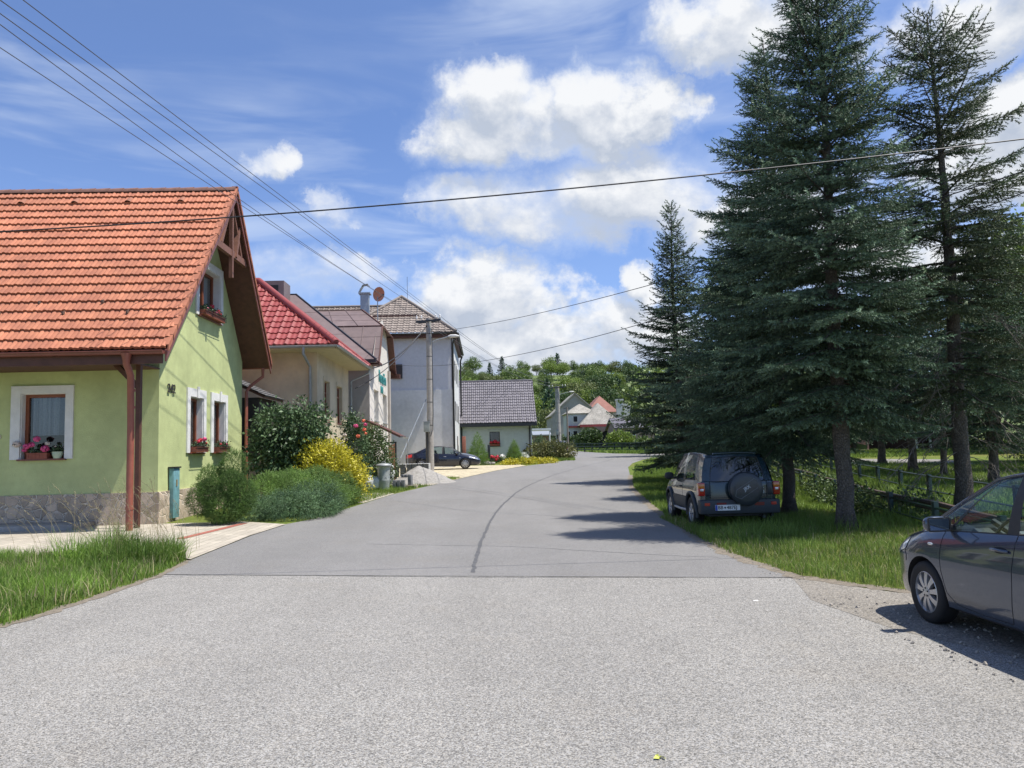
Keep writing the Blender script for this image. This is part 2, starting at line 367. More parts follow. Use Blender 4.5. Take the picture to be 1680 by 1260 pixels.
# gritty shoulder on the right of the old surface
sheet('gravel_shoulder', [(3.8, 9.68), (4.53, 8.5), (6.5, 8.25), (14, 7.7), (14, 5.5), (6.5, 4.9), (4.2, 5.6), (3.62, 6.9), (3.45, 8.3)], .0045, A_GRIT)
# bituminous joints
JOINT = pm('bitumen_joint', (.045, .045, .047), .6, .3, 8)
def ribbon(name, pts, w, dz, mat, wob=.0, seed=1):
    rnd = random.Random(seed); P = []
    for i in range(len(pts)-1):
        a, b = Vector(pts[i]), Vector(pts[i+1]); n = max(2, int((b-a).length/.12))
        P += [a.lerp(b, k/n) for k in range(n)]
    P.append(Vector(pts[-1])); vs = []
    for i, p in enumerate(P):
        d = (P[min(i+1, len(P)-1)]-P[max(i-1, 0)]).normalized(); n = Vector((-d.y, d.x)); c = p + n*rnd.uniform(-wob, wob)
        hw = w/2*rnd.uniform(.7, 1.3) if wob else w/2
        for s in (-1, 1): q = c + n*s*hw; vs.append((q.x, q.y, gz(q.y)+dz))
    b = MB(); b.add(vs, [(2*i, 2*i+1, 2*i+3, 2*i+2) for i in range(len(P)-1)])
    o = b.build(name, mat); return tag(o, kind='structure')
ribbon('road_joint', [(-4.69, 11.5), (-.2, 10.45), (3.8, 9.66)], .022, .008, JOINT, .006)
cr = [G(*p) for p in [(775, 940), (782, 915), (789, 890), (797, 872), (804, 856), (813, 842), (824, 829), (834, 820), (846, 809), (859, 801), (873, 794), (889, 787), (910, 779), (940, 770), (975, 761), (1005, 754)]]
ribbon('road_crack', cr, .06, .008, pm('faint_joint', (.085, .085, .085), .75, .25, 8), .014, 3)
HAIR = pm('hairline', (.14, .14, .14), .8, .2, 8)
for k, q in enumerate([((600, 893), (840, 897), (1100, 912), (1180, 915)), ((650, 822), (760, 838), (900, 846), (1090, 872)), ((750, 802), (860, 818), (960, 836))]):
    ribbon('road_crack', [G(*p) for p in q],   .018, .008, HAIR, .02, 5+k)
# paved forecourts
fc = [G(0, 905), G(160, 897), G(290, 880)] + [(-4.93, 13.2)] + [(a, b) for a, b in [G(410, 880), G(460, 862)]] + [(-6.4, 19.6), (-8.3, 19.98), (-20, 19.98), (-20, 14)]
fc = [(-20, 14.2), (-11.0, 14.1), (-8.2, 14.1), (-5.7, 13.8), (-4.88, 13.0), (-4.98, 16.5), (-4.85, 18.9), (-6.2, 20.0), (-8.3, 20.02), (-20, 20.02)]
tag(sheet('paved_forecourt', fc, .02, PAVE), kind='structure')
ribbon('red_paver_strip', [(-6.0, 19.4), (-6.3, 16.2)], .2, .026, pm('red_paver', (.30, .10, .07), .85, .2, 9))
sheet('paved_driveway', [(-2.6, 33.6), (-2.0, 34.45), (-1.1, 38.4), (.6, 45), (2.7, 52.3), (2.4, 54.3), (-1.4, 55.2), (-6, 54.0), (-6, 41), (-3.6, 38)], .02, PAVE2)
sheet('gravel_patch', [(-4.5, 25.2), (-3.95, 24.9), (-3.4, 28.7), (-3.8, 29.6), (-4.6, 29.2)], .012, pm('pale_grit', (.42, .38, .31), .95, .3, 14, bump=1, bsc=50))
sheet('gravel_patch', [(-3.3, 33.5), (-2.4, 33.2), (-2.05, 34.5), (-1.5, 36.8), (-2.6, 37.5), (-3.4, 36)], .012, MATS['pale_grit'])
# road beyond the stream
sheet('side_road', [G(*p) for p in [(1390, 753), (1550, 754), (1605, 761), (1680, 771), (1900, 800), (1900, 838), (1680, 793), (1605, 790), (1560, 776), (1470, 764), (1390, 761)]], .012, A_PATH)

# ================================================================== FOLIAGE TOOLS
def rotmats(ax, up=None, rng=None):
    """(n,3) directions -> (n,3,3) frames with column 2 = direction, random spin"""
    z = ax/np.linalg.norm(ax, axis=1, keepdims=True); r = rng.normal(size=z.shape)
    x = np.cross(r, z); x /= np.linalg.norm(x, axis=1, keepdims=True)+1e-9; y = np.cross(z, x)
    return np.stack([x, y, z], 2)
def stamp(TV, TF, pos, M, sc):
    """copies of a small template as one numpy mesh"""
    n, k = len(pos), len(TV)
    V = np.einsum('nij,kj->nki', M, TV)*np.asarray(sc).reshape(n, 1, -1) + pos[:, None, :]
    Fq = (TF[None] + (np.arange(n)*k)[:, None, None]).reshape(-1, TF.shape[1])
    return V.reshape(-1, 3), Fq
def needle_shoot(n=13, L=1., wid=.06, out=.19, seed=0):
    """a spruce shoot along +z: n flat needles standing off a thin twig, as triangles"""
    g = np.random.default_rng(seed); V = []; Fq = []
    for i in range(n):
        t = (i+.3)/n; a = i*2.4+g.uniform(-.3, .3); u = np.array((math.cos(a), math.sin(a), 0)); w = np.array((-math.sin(a), math.cos(a), 0))
        b = np.array((0, 0, t*L)); tip = b + u*out*g.uniform(.8, 1.2) + np.array((0, 0, out*g.uniform(.6, 1.1)))
        k = len(V); V += [b-w*wid, b+w*wid, tip]; Fq.append((k, k+1, k+2))
    for a in (0, 2.1, 4.2):                                # the twig's own core
        u = np.array((math.cos(a), math.sin(a), 0)); k = len(V)
        V += [-u*.035, u*.035, np.array((0, 0, L*1.05))]; Fq.append((k, k+1, k+2))
    return np.array(V), np.array(Fq)
def spruce(name, label, loc, H, cb, Rr, seed, mats, tr=.19, dens=1., shoot=.16, sparse=None, tdead=0, group=None, droop=.5, prof=.85, rot=0, tilt=None, sides=None, brk=None, template=None, cat='tree', nbr=6, wh=.27):
    """spruce: tapered trunk, whorled limbs, side twigs and needle-bearing shoots.  sparse(h, azimuth)->keep probability"""
    g = np.random.default_rng(seed); bark, need = mats
    root = thing(name, label, cat, loc, rot, group)
    # trunk
    b = MB(); n = 26; zs = [H*(i/(n-1)) for i in range(n)]
    pts = [(math.sin(z*.5+seed)*.03*z/ H*3, math.cos(z*.43+seed)*.03*z/H*3, z-.05) for z in zs]
    b.tube(pts, [max(.012, tr*(1-z/H)**.8*(1+.45*math.exp(-z/.28))) for z in zs], 12)
    V = np.array(b.v); 
    for i, v in enumerate(b.v):
        q = mnoise.noise(Vector((v[0]*6, v[1]*6, v[2]*1.5)))*.03; b.v[i] = (v[0]*(1+q/ max(tr, .1)*2), v[1]*(1+q/max(tr, .1)*2), v[2])
    b.build('trunk', bark, root, smooth=180, local=True)
    limbs = MB(); P = []; D = []; S = []; K = []; dead = MB()
    z = cb
    while z < H-.12:
        f = (z-cb)/(H-cb); Lm = Rr*((1-f)**prof)*(.55+.45*min(1, (f+.02)*6)) + .10
        k0 = g.uniform(0, 6.28)
        for j in range(nbr if f < .85 else max(4, nbr-2)):
            a = k0 + j*6.28/nbr + g.uniform(-.25, .25)
            if sparse and g.uniform() > sparse(z, (a+rot) % 6.283): continue
            L = Lm*g.uniform(.5, 1.18)
            if sides: L *= sides(z, (a+rot) % 6.283)
            rise = .55*f + .12 - .42*droop*(1-f); e0 = rise + g.uniform(-.1, .1)
            d = np.array((math.cos(a), math.sin(a))); m = max(4, int(L/.16)); q = []
            zz = z + g.uniform(-.1, .1); x = .0
            for i in range(m+1):
                t = i/m; sl = e0 - droop*.75*math.sin(t*1.9)*(1-.6*f) + .75*t*t*(.55+.35*f)
                q.append(np.array((d[0]*x, d[1]*x, zz))); x += L/m*math.cos(sl); zz += L/m*math.sin(sl)
                if i == m: pass
            q = np.array(q); limbs.tube(q[::2] if m > 5 else q, [max(.006, .016*L/1.5*(1-k/len(q[::2] if m > 5 else q))+.005) for k in range(len(q[::2] if m > 5 else q))], 4, caps=False)
            # side twigs in the limb's plane, shorter towards the tip, needles on the outer two thirds
            step = .075/dens
            s = L*.12
            side = 1
            while s < L:
                t = s/L; i = min(int(t*m), m-1); fr = t*m-i; p = q[i]*(1-fr)+q[i+1]*fr; dd = q[i+1]-q[i]; dd /= np.linalg.norm(dd)
                wl = min((L-s)*.62+.14, .8)*g.uniform(.6, 1.1)*(.6+.4*min(1, t*2.6))
                sd = np.array((-d[1], d[0], 0))*side; side = -side
                ang = g.uniform(.75, 1.05); td = dd*math.cos(ang)+sd*math.sin(ang)+np.array((0, 0, g.uniform(-.22, .1)-droop*.18)); td /= np.linalg.norm(td)
                nn = max(1, int(wl/(shoot*.42)))
                for kk in range(nn):
                    tp = p + td*wl*(kk/nn) + np.array((0, 0, -.06*wl*(kk/nn)**2)); off = (kk % 2*2-1)*.62 if kk < nn-1 else 0
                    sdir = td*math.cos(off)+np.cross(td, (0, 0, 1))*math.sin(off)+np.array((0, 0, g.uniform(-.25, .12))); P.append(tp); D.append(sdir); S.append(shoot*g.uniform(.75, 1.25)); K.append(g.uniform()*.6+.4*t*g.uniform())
                s += step*g.uniform(.7, 1.3)
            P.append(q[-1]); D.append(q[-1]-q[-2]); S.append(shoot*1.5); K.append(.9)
        z += wh*g.uniform(.75, 1.2)*(1 if f < .8 else .75)
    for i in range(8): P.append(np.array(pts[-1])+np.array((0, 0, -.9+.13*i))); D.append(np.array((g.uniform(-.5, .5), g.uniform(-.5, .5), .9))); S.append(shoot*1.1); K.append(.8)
    P = np.array(P); D = np.array(D); S = np.array(S); K = np.array(K)
    if brk is not None: pass
    TV, TF = template or needle_shoot(13, seed=seed)
    Mx = rotmats(D, rng=g); V, Fq = stamp(TV, TF, P, Mx, S)
    limbs.build('limbs', bark, root, smooth=180, local=True)
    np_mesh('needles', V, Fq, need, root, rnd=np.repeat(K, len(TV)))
    if tdead:                                               # bare dead limbs on the lower trunk
        for k in range(tdead):
            a = g.uniform(0, 6.28); z0 = g.uniform(cb*.45, cb*1.9); L = g.uniform(.8, 2.3); d = np.array((math.cos(a), math.sin(a), 0)); m = 7; q = []; p = np.array((0, 0, z0)); sl = g.uniform(-.1, .25)
            for i in range(m+1):
                q.append(p.copy()); sl -= g.uniform(.06, .34); sl2 = sl if i < m-2 else sl+.4; d2 = d + np.array((g.normal()*.12, g.normal()*.12, 0)); p = p + (d2*math.cos(sl2)+np.array((0, 0, math.sin(sl2))))*L/m
                if i > 1:
                    for s in (-1, 1):
                        sd = np.array((-d[1], d[0], 0))*s; l2 = (L-L*i/m)*.5*g.uniform(.5, 1)+.1; e = p + (d*.5+sd*.8)*l2 + np.array((0, 0, -.35*l2)); mid = (p+e)/2 + np.array((0, 0, .06)); dead.tube([q[-1], mid, e], [.006, .005, .003], 3, caps=False)
                        for r2 in range(2):
                            w = mid+(e-mid)*g.uniform(0, 1); dead.tube([w, w+np.array((g.normal()*.12, g.normal()*.12, -g.uniform(.05, .25)))], [.004, .002], 3, caps=False)
            dead.tube(q, [.012*(1-i/(m+2)) for i in range(m+1)], 5, caps=False)
        dead.build('dead_branches', pm('bare_twig', (.17, .145, .12), .9, .25, 8), root, local=True)
    return root
def leaf_tmpl(kind='leaf'):
    if kind == 'leaf':      # pointed leaf, slightly folded
        V = np.array([(0, 0, 0), (-.32, .05, .45), (0, -.02, 1.0), (.32, .05, .45)]); return V, np.array([(0, 3, 2, 1)])
    V = np.array([(-.5, 0, 0), (.5, 0, 0), (.42, .1, .8), (-.42, .1, .8)]); return V, np.array([(0, 1, 2, 3)])
def clumps(g, shapes, n, shell=.45, warp=.25, wsc=1.2, flat=0):
    """points scattered through the outer part of a union of ellipsoids, denser at the surface, noise-warped outline"""
    out = []; nor = []; tot = sum((s[3]*s[4]*s[5])**.7 for s in shapes)
    for (cx, cy, cz, rx, ry, rz) in shapes:
        m = int(n*(rx*ry*rz)**.7/tot); d = g.normal(size=(m, 3)); d /= np.linalg.norm(d, axis=1, keepdims=True)
        r = 1-shell*g.uniform(size=m)**1.6
        w = np.array([mnoise.noise(Vector((cx+q[0]*wsc*2, cy+q[1]*wsc*2, cz+q[2]*wsc*2))) for q in d]); w2 = np.array([mnoise.noise(Vector((cx*3+q[0]*wsc*5, cy+q[1]*wsc*5, cz+q[2]*wsc*5))) for q in d])
        r = r*(1+warp*w*1.5+warp*.8*w2)
        p = np.array((cx, cy, cz))+d*r[:, None]*np.array((rx, ry, rz)); out.append(p); nor.append(d)
    return np.concatenate(out), np.concatenate(nor)
def leafy(P, Nn, size, g, tmpl, up=.25, jit=.9, sag=0):
    D = Nn + g.normal(size=P.shape)*jit + np.array((0, 0, up-sag)); return rotmats(D, rng=g), size*g.uniform(.6, 1.3, size=len(P))
def bush(name, label, loc, shapes, n, leafsize, mat, seed, cat='shrub', tmpl='leaf', stems=None, group=None, shell=.5, warp=.25, wsc=1.2, jit=.9, up=.3, sag=0, part='leaves', zmin=0.0, aspect=1.0, rz=0):
    g = np.random.default_rng(seed); root = thing(name, label, cat, loc, rz, group)
    P, Nn = clumps(g, shapes, n, shell, warp, wsc); k = P[:, 2] > zmin; P, Nn = P[k], Nn[k]
    TV, TF = tmpl if isinstance(tmpl, tuple) else leaf_tmpl(tmpl)
    if aspect != 1: TV = TV*np.array((aspect, 1, 1))
    Mx, S = leafy(P, Nn, leafsize, g, tmpl, up, jit, sag); V, Fq = stamp(TV, TF, P, Mx, S)
    rn = np.repeat(np.clip(g.normal(.5, .22, size=len(P)), 0, 1), len(TV)); np_mesh(part, V, Fq, mat, root, rnd=rn)
    if stems:
        b = MB(); r = random.Random(seed)
        for (x, y, z, rr, a, bb) in stems: b.tube([(x, y, -.05), (x+(a-x)*.3+r.uniform(-.03, .03), y+(bb-y)*.3, z*.45), (a, bb, z)], [rr, rr*.75, rr*.3], 7)
        b.build('stems', BARK, root, smooth=180, local=True)
    return root
BARK = pm('bark', (.12, .10, .08), .95, .35, 9, bump=1, bsc=30, col2=(.07, .055, .045))
def bark_scaly():
    m = bpy.data.materials.new('scaly_bark'); m.use_nodes = True; t = NT(m.node_tree); b = t.nt.nodes['Principled BSDF']
    V = t.n('ShaderNodeTexCoord').outputs['Object']; vo = t.n('ShaderNodeTexVoronoi', feature='DISTANCE_TO_EDGE'); t.lk(t.v('MULTIPLY', t.v('ADD', V, t.v('MULTIPLY', t.n('ShaderNodeTexNoise').outputs['Color'], (.05, .05, .05))), (1, 1, .55)), vo.inputs['Vector']); vo.inputs['Scale'].default_value = 30
    e = t.mr(vo.outputs['Distance'], 0, .12); c = t.mix(t.mr(t.noise(V, 8, 6, .7), .3, .7), (.095, .078, .062), (.185, .155, .125))
    c = t.mix(t.mr(e, 0, 1, .55, 1), (.06, .05, .042), c)
    rg = t.mr(t.noise(t.v('MULTIPLY', V, (.6, .6, 9)), 1.3, 4, .6), .55, .66); c = t.mix(t.m('MULTIPLY', rg, .6), c, (.05, .04, .035))
    t.lk(c, b.inputs['Base Color']); b.inputs['Roughness'].default_value = .95
    bp = t.n('ShaderNodeBump'); bp.inputs['Strength'].default_value = 1; bp.inputs['Distance'].default_value = .02; t.lk(t.m('ADD', e, t.noise(V, 30, 4, .7)), bp.inputs['Height']); t.lk(bp.outputs[0], b.inputs['Normal']); return m
SBARK = bark_scaly()
BLUE = pm('blue_spruce_needles', (.145, .205, .125), .62, .22, 1.4, attr=.6, col2=(.07, .12, .065), spec=.3, trans=.06)
BLUE2 = pm('dark_spruce_needles', (.10, .14, .08), .62, .22, 1.4, attr=.5, col2=(.06, .095, .05), spec=.3, trans=.06)
GRN = pm('green_spruce_needles', (.09, .135, .07), .62, .25, 1.6, attr=.5, col2=(.11, .12, .06), spec=.3, trans=.06)

# ================================================================== THE ROW OF SPRUCES
def t_group(n): return 'tall spruces in a row on the right verge'
GS = 'tall spruces along the right verge'
SH = needle_shoot(13, seed=2); SHL = needle_shoot(8, seed=3, wid=.085, out=.24)
# tree whose trunk stands just right of the off-roader
spruce('spruce_tree', 'tall blue spruce with its trunk just right of the off-road car', (7.03, 17.8, gz(17.8)), 11.4, 1.75, 2.9, 11, (SBARK, BLUE), tr=.15, shoot=.17, group=GS, template=SH, droop=.62,
       sides=lambda z, a: (1.12 if 2 < a < 4.6 else .95), dens=1.4)
spruce('spruce_tree', 'tallest blue spruce, thick dark trunk standing nearest the road in the middle of the verge', (6.71, 14.31, gz(14.3)), 11.6, 2.3, 2.55, 23, (SBARK, BLUE), tr=.165, shoot=.17, group=GS, template=SH, droop=.6, prof=.7,
       sides=lambda z, a: (.85 if (a < 1.2 or a > 5.4) and z < 8 else 1.0)*(.8 if 4 < a < 5.4 and z < 4 else 1), dens=1.4)
def sp3(z, a):
    if z < 4.2: return .22
    if 6.6 < z < 7.2: return .35
    return .85
spruce('spruce_tree', 'thin-crowned spruce with tall bare trunk and dead twigs behind the grey hatchback', (9.55, 15.2, gz(15)), 10.6, 2.7, 2.7, 37, (SBARK, GRN), tr=.175, shoot=.17, group=GS, template=SH, sparse=sp3, tdead=26, droop=.55, prof=.55, dens=1.25, nbr=5)
spruce('spruce_tree', 'slim dark spruce farthest along the verge beside the bend of the road', (8.0, 31.4, gz(31.4)), 11.6, .9, 3.35, 45, (BARK, BLUE2), tr=.17, shoot=.22, group=GS, template=SHL, droop=.45, prof=1.05, dens=.8, sparse=lambda z, a: .9, wh=.27)
spruce('spruce_tree', 'dark spruce behind the roof of the off-road car, crown merged with its neighbours', (8.1, 23.2, gz(23)), 9.6, 1.5, 3.1, 51, (BARK, BLUE), tr=.16, shoot=.19, group=GS, template=SHL, droop=.55, dens=.9)
spruce('spruce_tree', 'young spruce crowded between the trunks behind the off-road car', (8.6, 27.0, gz(27)), 8.0, 1.0, 2.9, 57, (BARK, BLUE2), tr=.13, shoot=.22, group=GS, template=SHL, droop=.5, dens=.75)
# beyond the stream
GB = 'spruces beyond the stream'
spruce('spruce_tree', 'spruce beyond the stream seen between the two nearest trunks', (20.9, 40.1, gz(40)), 10.5, 2.0, 3.6, 61, (BARK, BLUE), tr=.2, shoot=.28, group=GB, template=SHL, dens=.62, wh=.31)
spruce('spruce_tree', 'spruce beyond the stream with a thick dark trunk before the side road', (19.0, 33.8, gz(34)), 9.5, 2.2, 3.4, 67, (BARK, BLUE2), tr=.19, shoot=.25, group=GB, template=SHL, dens=.65, wh=.31)
spruce('spruce_tree', 'spruce beyond the stream with a leaning thin trunk directly left of the bare trunk', (18.4, 30.5, gz(30)), 8.5, 2.3, 2.9, 71, (BARK, BLUE), tr=.13, shoot=.24, group=GB, template=SHL, dens=.65, wh=.31)
spruce('spruce_tree', 'pale blue spruce on the far right beyond the fences, low boughs over the grass', (17.3, 25.8, gz(26)), 8.6, 1.5, 3.3, 73, (BARK, BLUE), tr=.17, shoot=.21, group=GB, template=SHL, dens=.72, wh=.27)
spruce('spruce_tree', 'spruce at the right edge of the view behind the grey hatchback roof', (24.3, 31.5, gz(31)), 9.8, 1.6, 3.6, 79, (BARK, BLUE2), tr=.18, shoot=.26, group=GB, template=SHL, dens=.6, wh=.31)

SOIL = pm('verge_soil', (.19, .16, .12), .95, .3, 14, bump=1, bsc=40)
ribbon('verge_soil', [(p[0]-.02, p[1]) for p in L_NEAR[::-1]][::-1], .16, .0065, SOIL, .04, 11)
ribbon('verge_soil', [(-4.74, 11.5), (-4.92, 13.0)], .12, .0065, SOIL, .03, 12)
ribbon('verge_soil', [(p[0]+.05, p[1]) for p in R_FAR[:8]], .20, .0068, SOIL, .05, 13)
ribbon('verge_soil', [(3.9, 9.7), (4.6, 8.6), (6.5, 8.35), (10, 8.1)], .22, .0068, SOIL, .06, 14)
# ================================================================== BUILDING MATERIALS
def stucco(name, col, big=.12, rough=.9, bs=90, col2=None): return pm(name, col, rough, .07, 5, bump=.55, bsc=bs, big=big, col2=col2)
GREENW = stucco('lime_green_plaster', (.49, .54, .245), .14, bs=38)
WHITEP = stucco('white_plaster', (.74, .73, .69), .05)
CREAM = stucco('cream_plaster', (.60, .51, .36), .16)
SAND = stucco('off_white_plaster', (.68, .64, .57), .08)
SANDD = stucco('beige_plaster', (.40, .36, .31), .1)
GREYW = stucco('grey_render', (.66, .655, .64), .1, bs=22)
GREYL = stucco('lilac_grey_render', (.60, .60, .62), .03)
LGREY = stucco('pale_grey_plaster', (.50, .53, .52), .05)
BROWN = pm('brown_stained_wood', (.095, .036, .023), .6, .25, 6, bump=.2, bsc=40)
BROWNM = pm('brown_gutter_metal', (.17, .055, .04), .42, .15, 3, spec=.5)
PIPE = pm('terracotta_pipe', (.27, .085, .055), .45, .18, 4)
REDWOOD = pm('window_wood', (.22, .065, .025), .45, .2, 7)
DARKF = pm('dark_window_frame', (.035, .03, .03), .4, .2, 6)
GREYM = pm('galvanised_metal', (.33, .36, .38), .42, .15, 6, metal=.35)
DARKM = pm('dark_metal', (.035, .037, .04), .45, .2, 6, metal=.3)
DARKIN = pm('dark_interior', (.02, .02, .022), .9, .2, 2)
CURT = pm('lace_curtain', (.34, .36, .39), .9, .15, 30)
GLASS = glass('window_glass', (.72, .78, .80), 1.6)
CONC = pm('concrete', (.34, .32, .29), .9, .18, 7, bump=.5, bsc=40, big=.15)
CONCD = pm('dark_concrete_block', (.16, .165, .17), .92, .2, 9, bump=.6, bsc=60)
def stone_mat(name, col, mortar, sc):
    m = bpy.data.materials.new(name); m.use_nodes = True; t = NT(m.node_tree); b = t.nt.nodes['Principled BSDF']
    V = t.n('ShaderNodeTexCoord').outputs['Object']; W = t.v('ADD', V, t.v('MULTIPLY', t.n('ShaderNodeTexNoise').outputs['Color'], (.05, .05, .05)))
    e = t.n('ShaderNodeTexVoronoi', feature='DISTANCE_TO_EDGE'); c = t.n('ShaderNodeTexVoronoi')
    for x in (e, c): t.lk(W, x.inputs['Vector']); x.inputs['Scale'].default_value = sc
    sp = t.n('ShaderNodeSeparateColor'); t.lk(c.outputs['Color'], sp.inputs[0])
    cc = t.mix(sp.outputs[0], tuple(q*.62 for q in col), tuple(min(q*1.2, 1) for q in col)); cc = t.mix(t.mr(t.noise(V, 9, 6, .65), .3, .7), t.mix(1, cc, (.8, .78, .76), 'MULTIPLY'), cc)
    f = t.mr(e.outputs['Distance'], .02, .06); cc = t.mix(f, mortar, cc); t.lk(cc, b.inputs['Base Color']); b.inputs['Roughness'].default_value = .9
    bp = t.n('ShaderNodeBump'); bp.inputs['Strength'].default_value = .9; bp.inputs['Distance'].default_value = .04; t.lk(t.m('ADD', f, t.m('MULTIPLY', t.noise(V, 20, 5, .7), .4)), bp.inputs['Height']); t.lk(bp.outputs[0], b.inputs['Normal']); return m
STONE = stone_mat('stone_cladding', (.56, .45, .34), (.66, .57, .45), 4.3)
TILE = pm('terracotta_tiles', (.43, .163, .085), .8, .12, 2.2, attr=.10, big=.12, bump=.3, bsc=50, col2=(.36, .125, .07))
REDM = pm('red_metal_tiles', (.27, .055, .048), .5, .08, 1.5, attr=.08)
BRTILE = pm('brown_tiles', (.235, .195, .165), .7, .12, 3, attr=.15)
GRTILE = pm('slate_grey_tiles', (.135, .125, .14), .5, .12, 3, attr=.14)
SEAM = pm('brown_sheet_metal', (.185, .135, .125), .5, .12, 2.5, big=.14, attr=.06)
MOTT = pm('weathered_shingle', (.30, .28, .24), .9, .35, 5, big=.2)

def tile_patch(EL, ER, RL, RR, rows, tw, wave, step, kind='double', samp=6):
    """tiled roof plane between eave (EL-ER) and ridge (RL-RR): rows of profiled tiles, each row's lower edge stepped proud; returns V, F, rnd"""
    EL, ER, RL, RR = [np.array(p, float) for p in (EL, ER, RL, RR)]; U = ER-EL; wid = np.linalg.norm(U); U = U/wid
    up = RL-EL; up = up-U*np.dot(up, U); hgt = np.linalg.norm(up); up /= hgt; N = np.cross(U, up)
    if N[2] < 0: N = -N
    uL1, uR1 = np.dot(RL-EL, U), np.dot(RR-EL, U); V = []; Fq = []; rn = []; rng = np.random.default_rng(5)
    lo = min(0, uL1); hi = max(wid, uR1); us = np.arange(math.floor(lo/tw)*samp, math.ceil(hi/tw)*samp+1)*(tw/samp)
    ph = us/tw
    if kind == 'double': w = np.where((ph % 1) < .5, np.sin((ph % 1)*2*math.pi)**2*.9, .35*np.sin(((ph % 1)-.5)*2*math.pi)**2)*wave
    elif kind == 'roll': w = wave*(1-np.abs(np.sin(ph*math.pi))**.7)*-1+wave
    else: w = np.zeros_like(us)
    for r in range(rows):
        v0, v1 = hgt*r/rows-.02*(r > 0), hgt*(r+1)/rows; k = len(V)//1
        base = sum(len(x) for x in V) if V else 0
        q = []
        for (v, s) in ((v0, -.012), (v0, step), (v1, .0)):
            a, b = uL1*v/hgt, wid+(uR1-wid)*v/hgt; uc = np.clip(us, min(a, b), max(a, b))
            bow = -abs(wave)*.35*np.cos(ph*2*math.pi) if kind != 'flat' and s > -.01 and v == v0 else 0
            q.append(EL + np.outer(uc, U) + np.outer(np.full_like(uc, v)+bow*.5, up) + np.outer(w+s, N))
        V += q; n = len(us); i = np.arange(n-1)
        tr = rng.uniform(size=int(max(ph)-min(ph))+3); rr = tr[(np.floor(ph+1e-6)-math.floor(min(ph))).astype(int)]
        rn += [rr, rr, rr]
        for j in range(2): Fq.append(np.stack([base+j*n+i, base+j*n+i+1, base+(j+1)*n+i+1, base+(j+1)*n+i], 1))
    return np.concatenate(V), np.concatenate(Fq), np.concatenate(rn)
def roof_obj(name, patches, mat, parent, **kw):
    V, Fq, rn, k = [], [], [], 0
    for p in patches:
        a, b, c = tile_patch(*p, **kw); V.append(a); Fq.append(b+k); rn.append(c); k += len(a)
    o = np_mesh(name, np.concatenate(V)-np.array(worg(parent)), np.concatenate(Fq), mat, parent, rnd=np.concatenate(rn)); o.data.polygons.foreach_set('use_smooth', [True]*len(o.data.polygons)); o.data.set_sharp_from_angle(angle=R(50)); return o
def slab(b, pts, t):                      # roof underlay / soffit slab: polygon thickened downwards along its normal
    P = [Vector(p) for p in pts]; n = (P[1]-P[0]).cross(P[2]-P[0]).normalized(); n = n if n.z > 0 else -n; b.prism(P, -n*t)
def half_gutter(b, a, c, r=.07, drop=(0, 0, 0)):
    a, c = Vector(a), Vector(c); d = (c-a).normalized(); s = d.cross(Vector((0, 0, 1))).normalized(); n = 8; rows = []
    for p in (a, c):
        rows.append([p + s*(-math.cos(math.pi*k/n)*r) + Vector((0, 0, -math.sin(math.pi*k/n)*r)) for k in range(n+1)])
    b.grid(rows); rows2 = [[p + s*(-math.cos(math.pi*k/n)*(r-.006)) + Vector((0, 0, -math.sin(math.pi*k/n)*(r-.006))) for k in range(n+1)] for p in (c, a)]; b.grid(rows2)
    for p in (a, c): b.poly(*[p + s*(-math.cos(math.pi*k/n)*r) + Vector((0, 0, -math.sin(math.pi*k/n)*r)) for k in range(n+1)])
    for sg in (-1, 1): b.tube([a+s*sg*r, c+s*sg*r], .009, 5)
class Fr:                                  # a facade frame: origin, run, outward normal
    def __init__(s, O, U, N): s.O, s.U, s.N = Vector(O), Vector(U), Vector(N); s.V = Vector((0, 0, 1))
    def p(s, u, v, n=0): return s.O + s.U*u + s.V*v + s.N*n
    def box(s, b, u0, u1, v0, v1, n0, n1):
        vs = [s.p(u, v, n) for v in (v0, v1) for n in (n0, n1) for u in (u0, u1)]
        return b.add(vs, [(0, 2, 3, 1), (4, 5, 7, 6), (0, 1, 5, 4), (1, 3, 7, 5), (3, 2, 6, 7), (2, 0, 4, 6)])
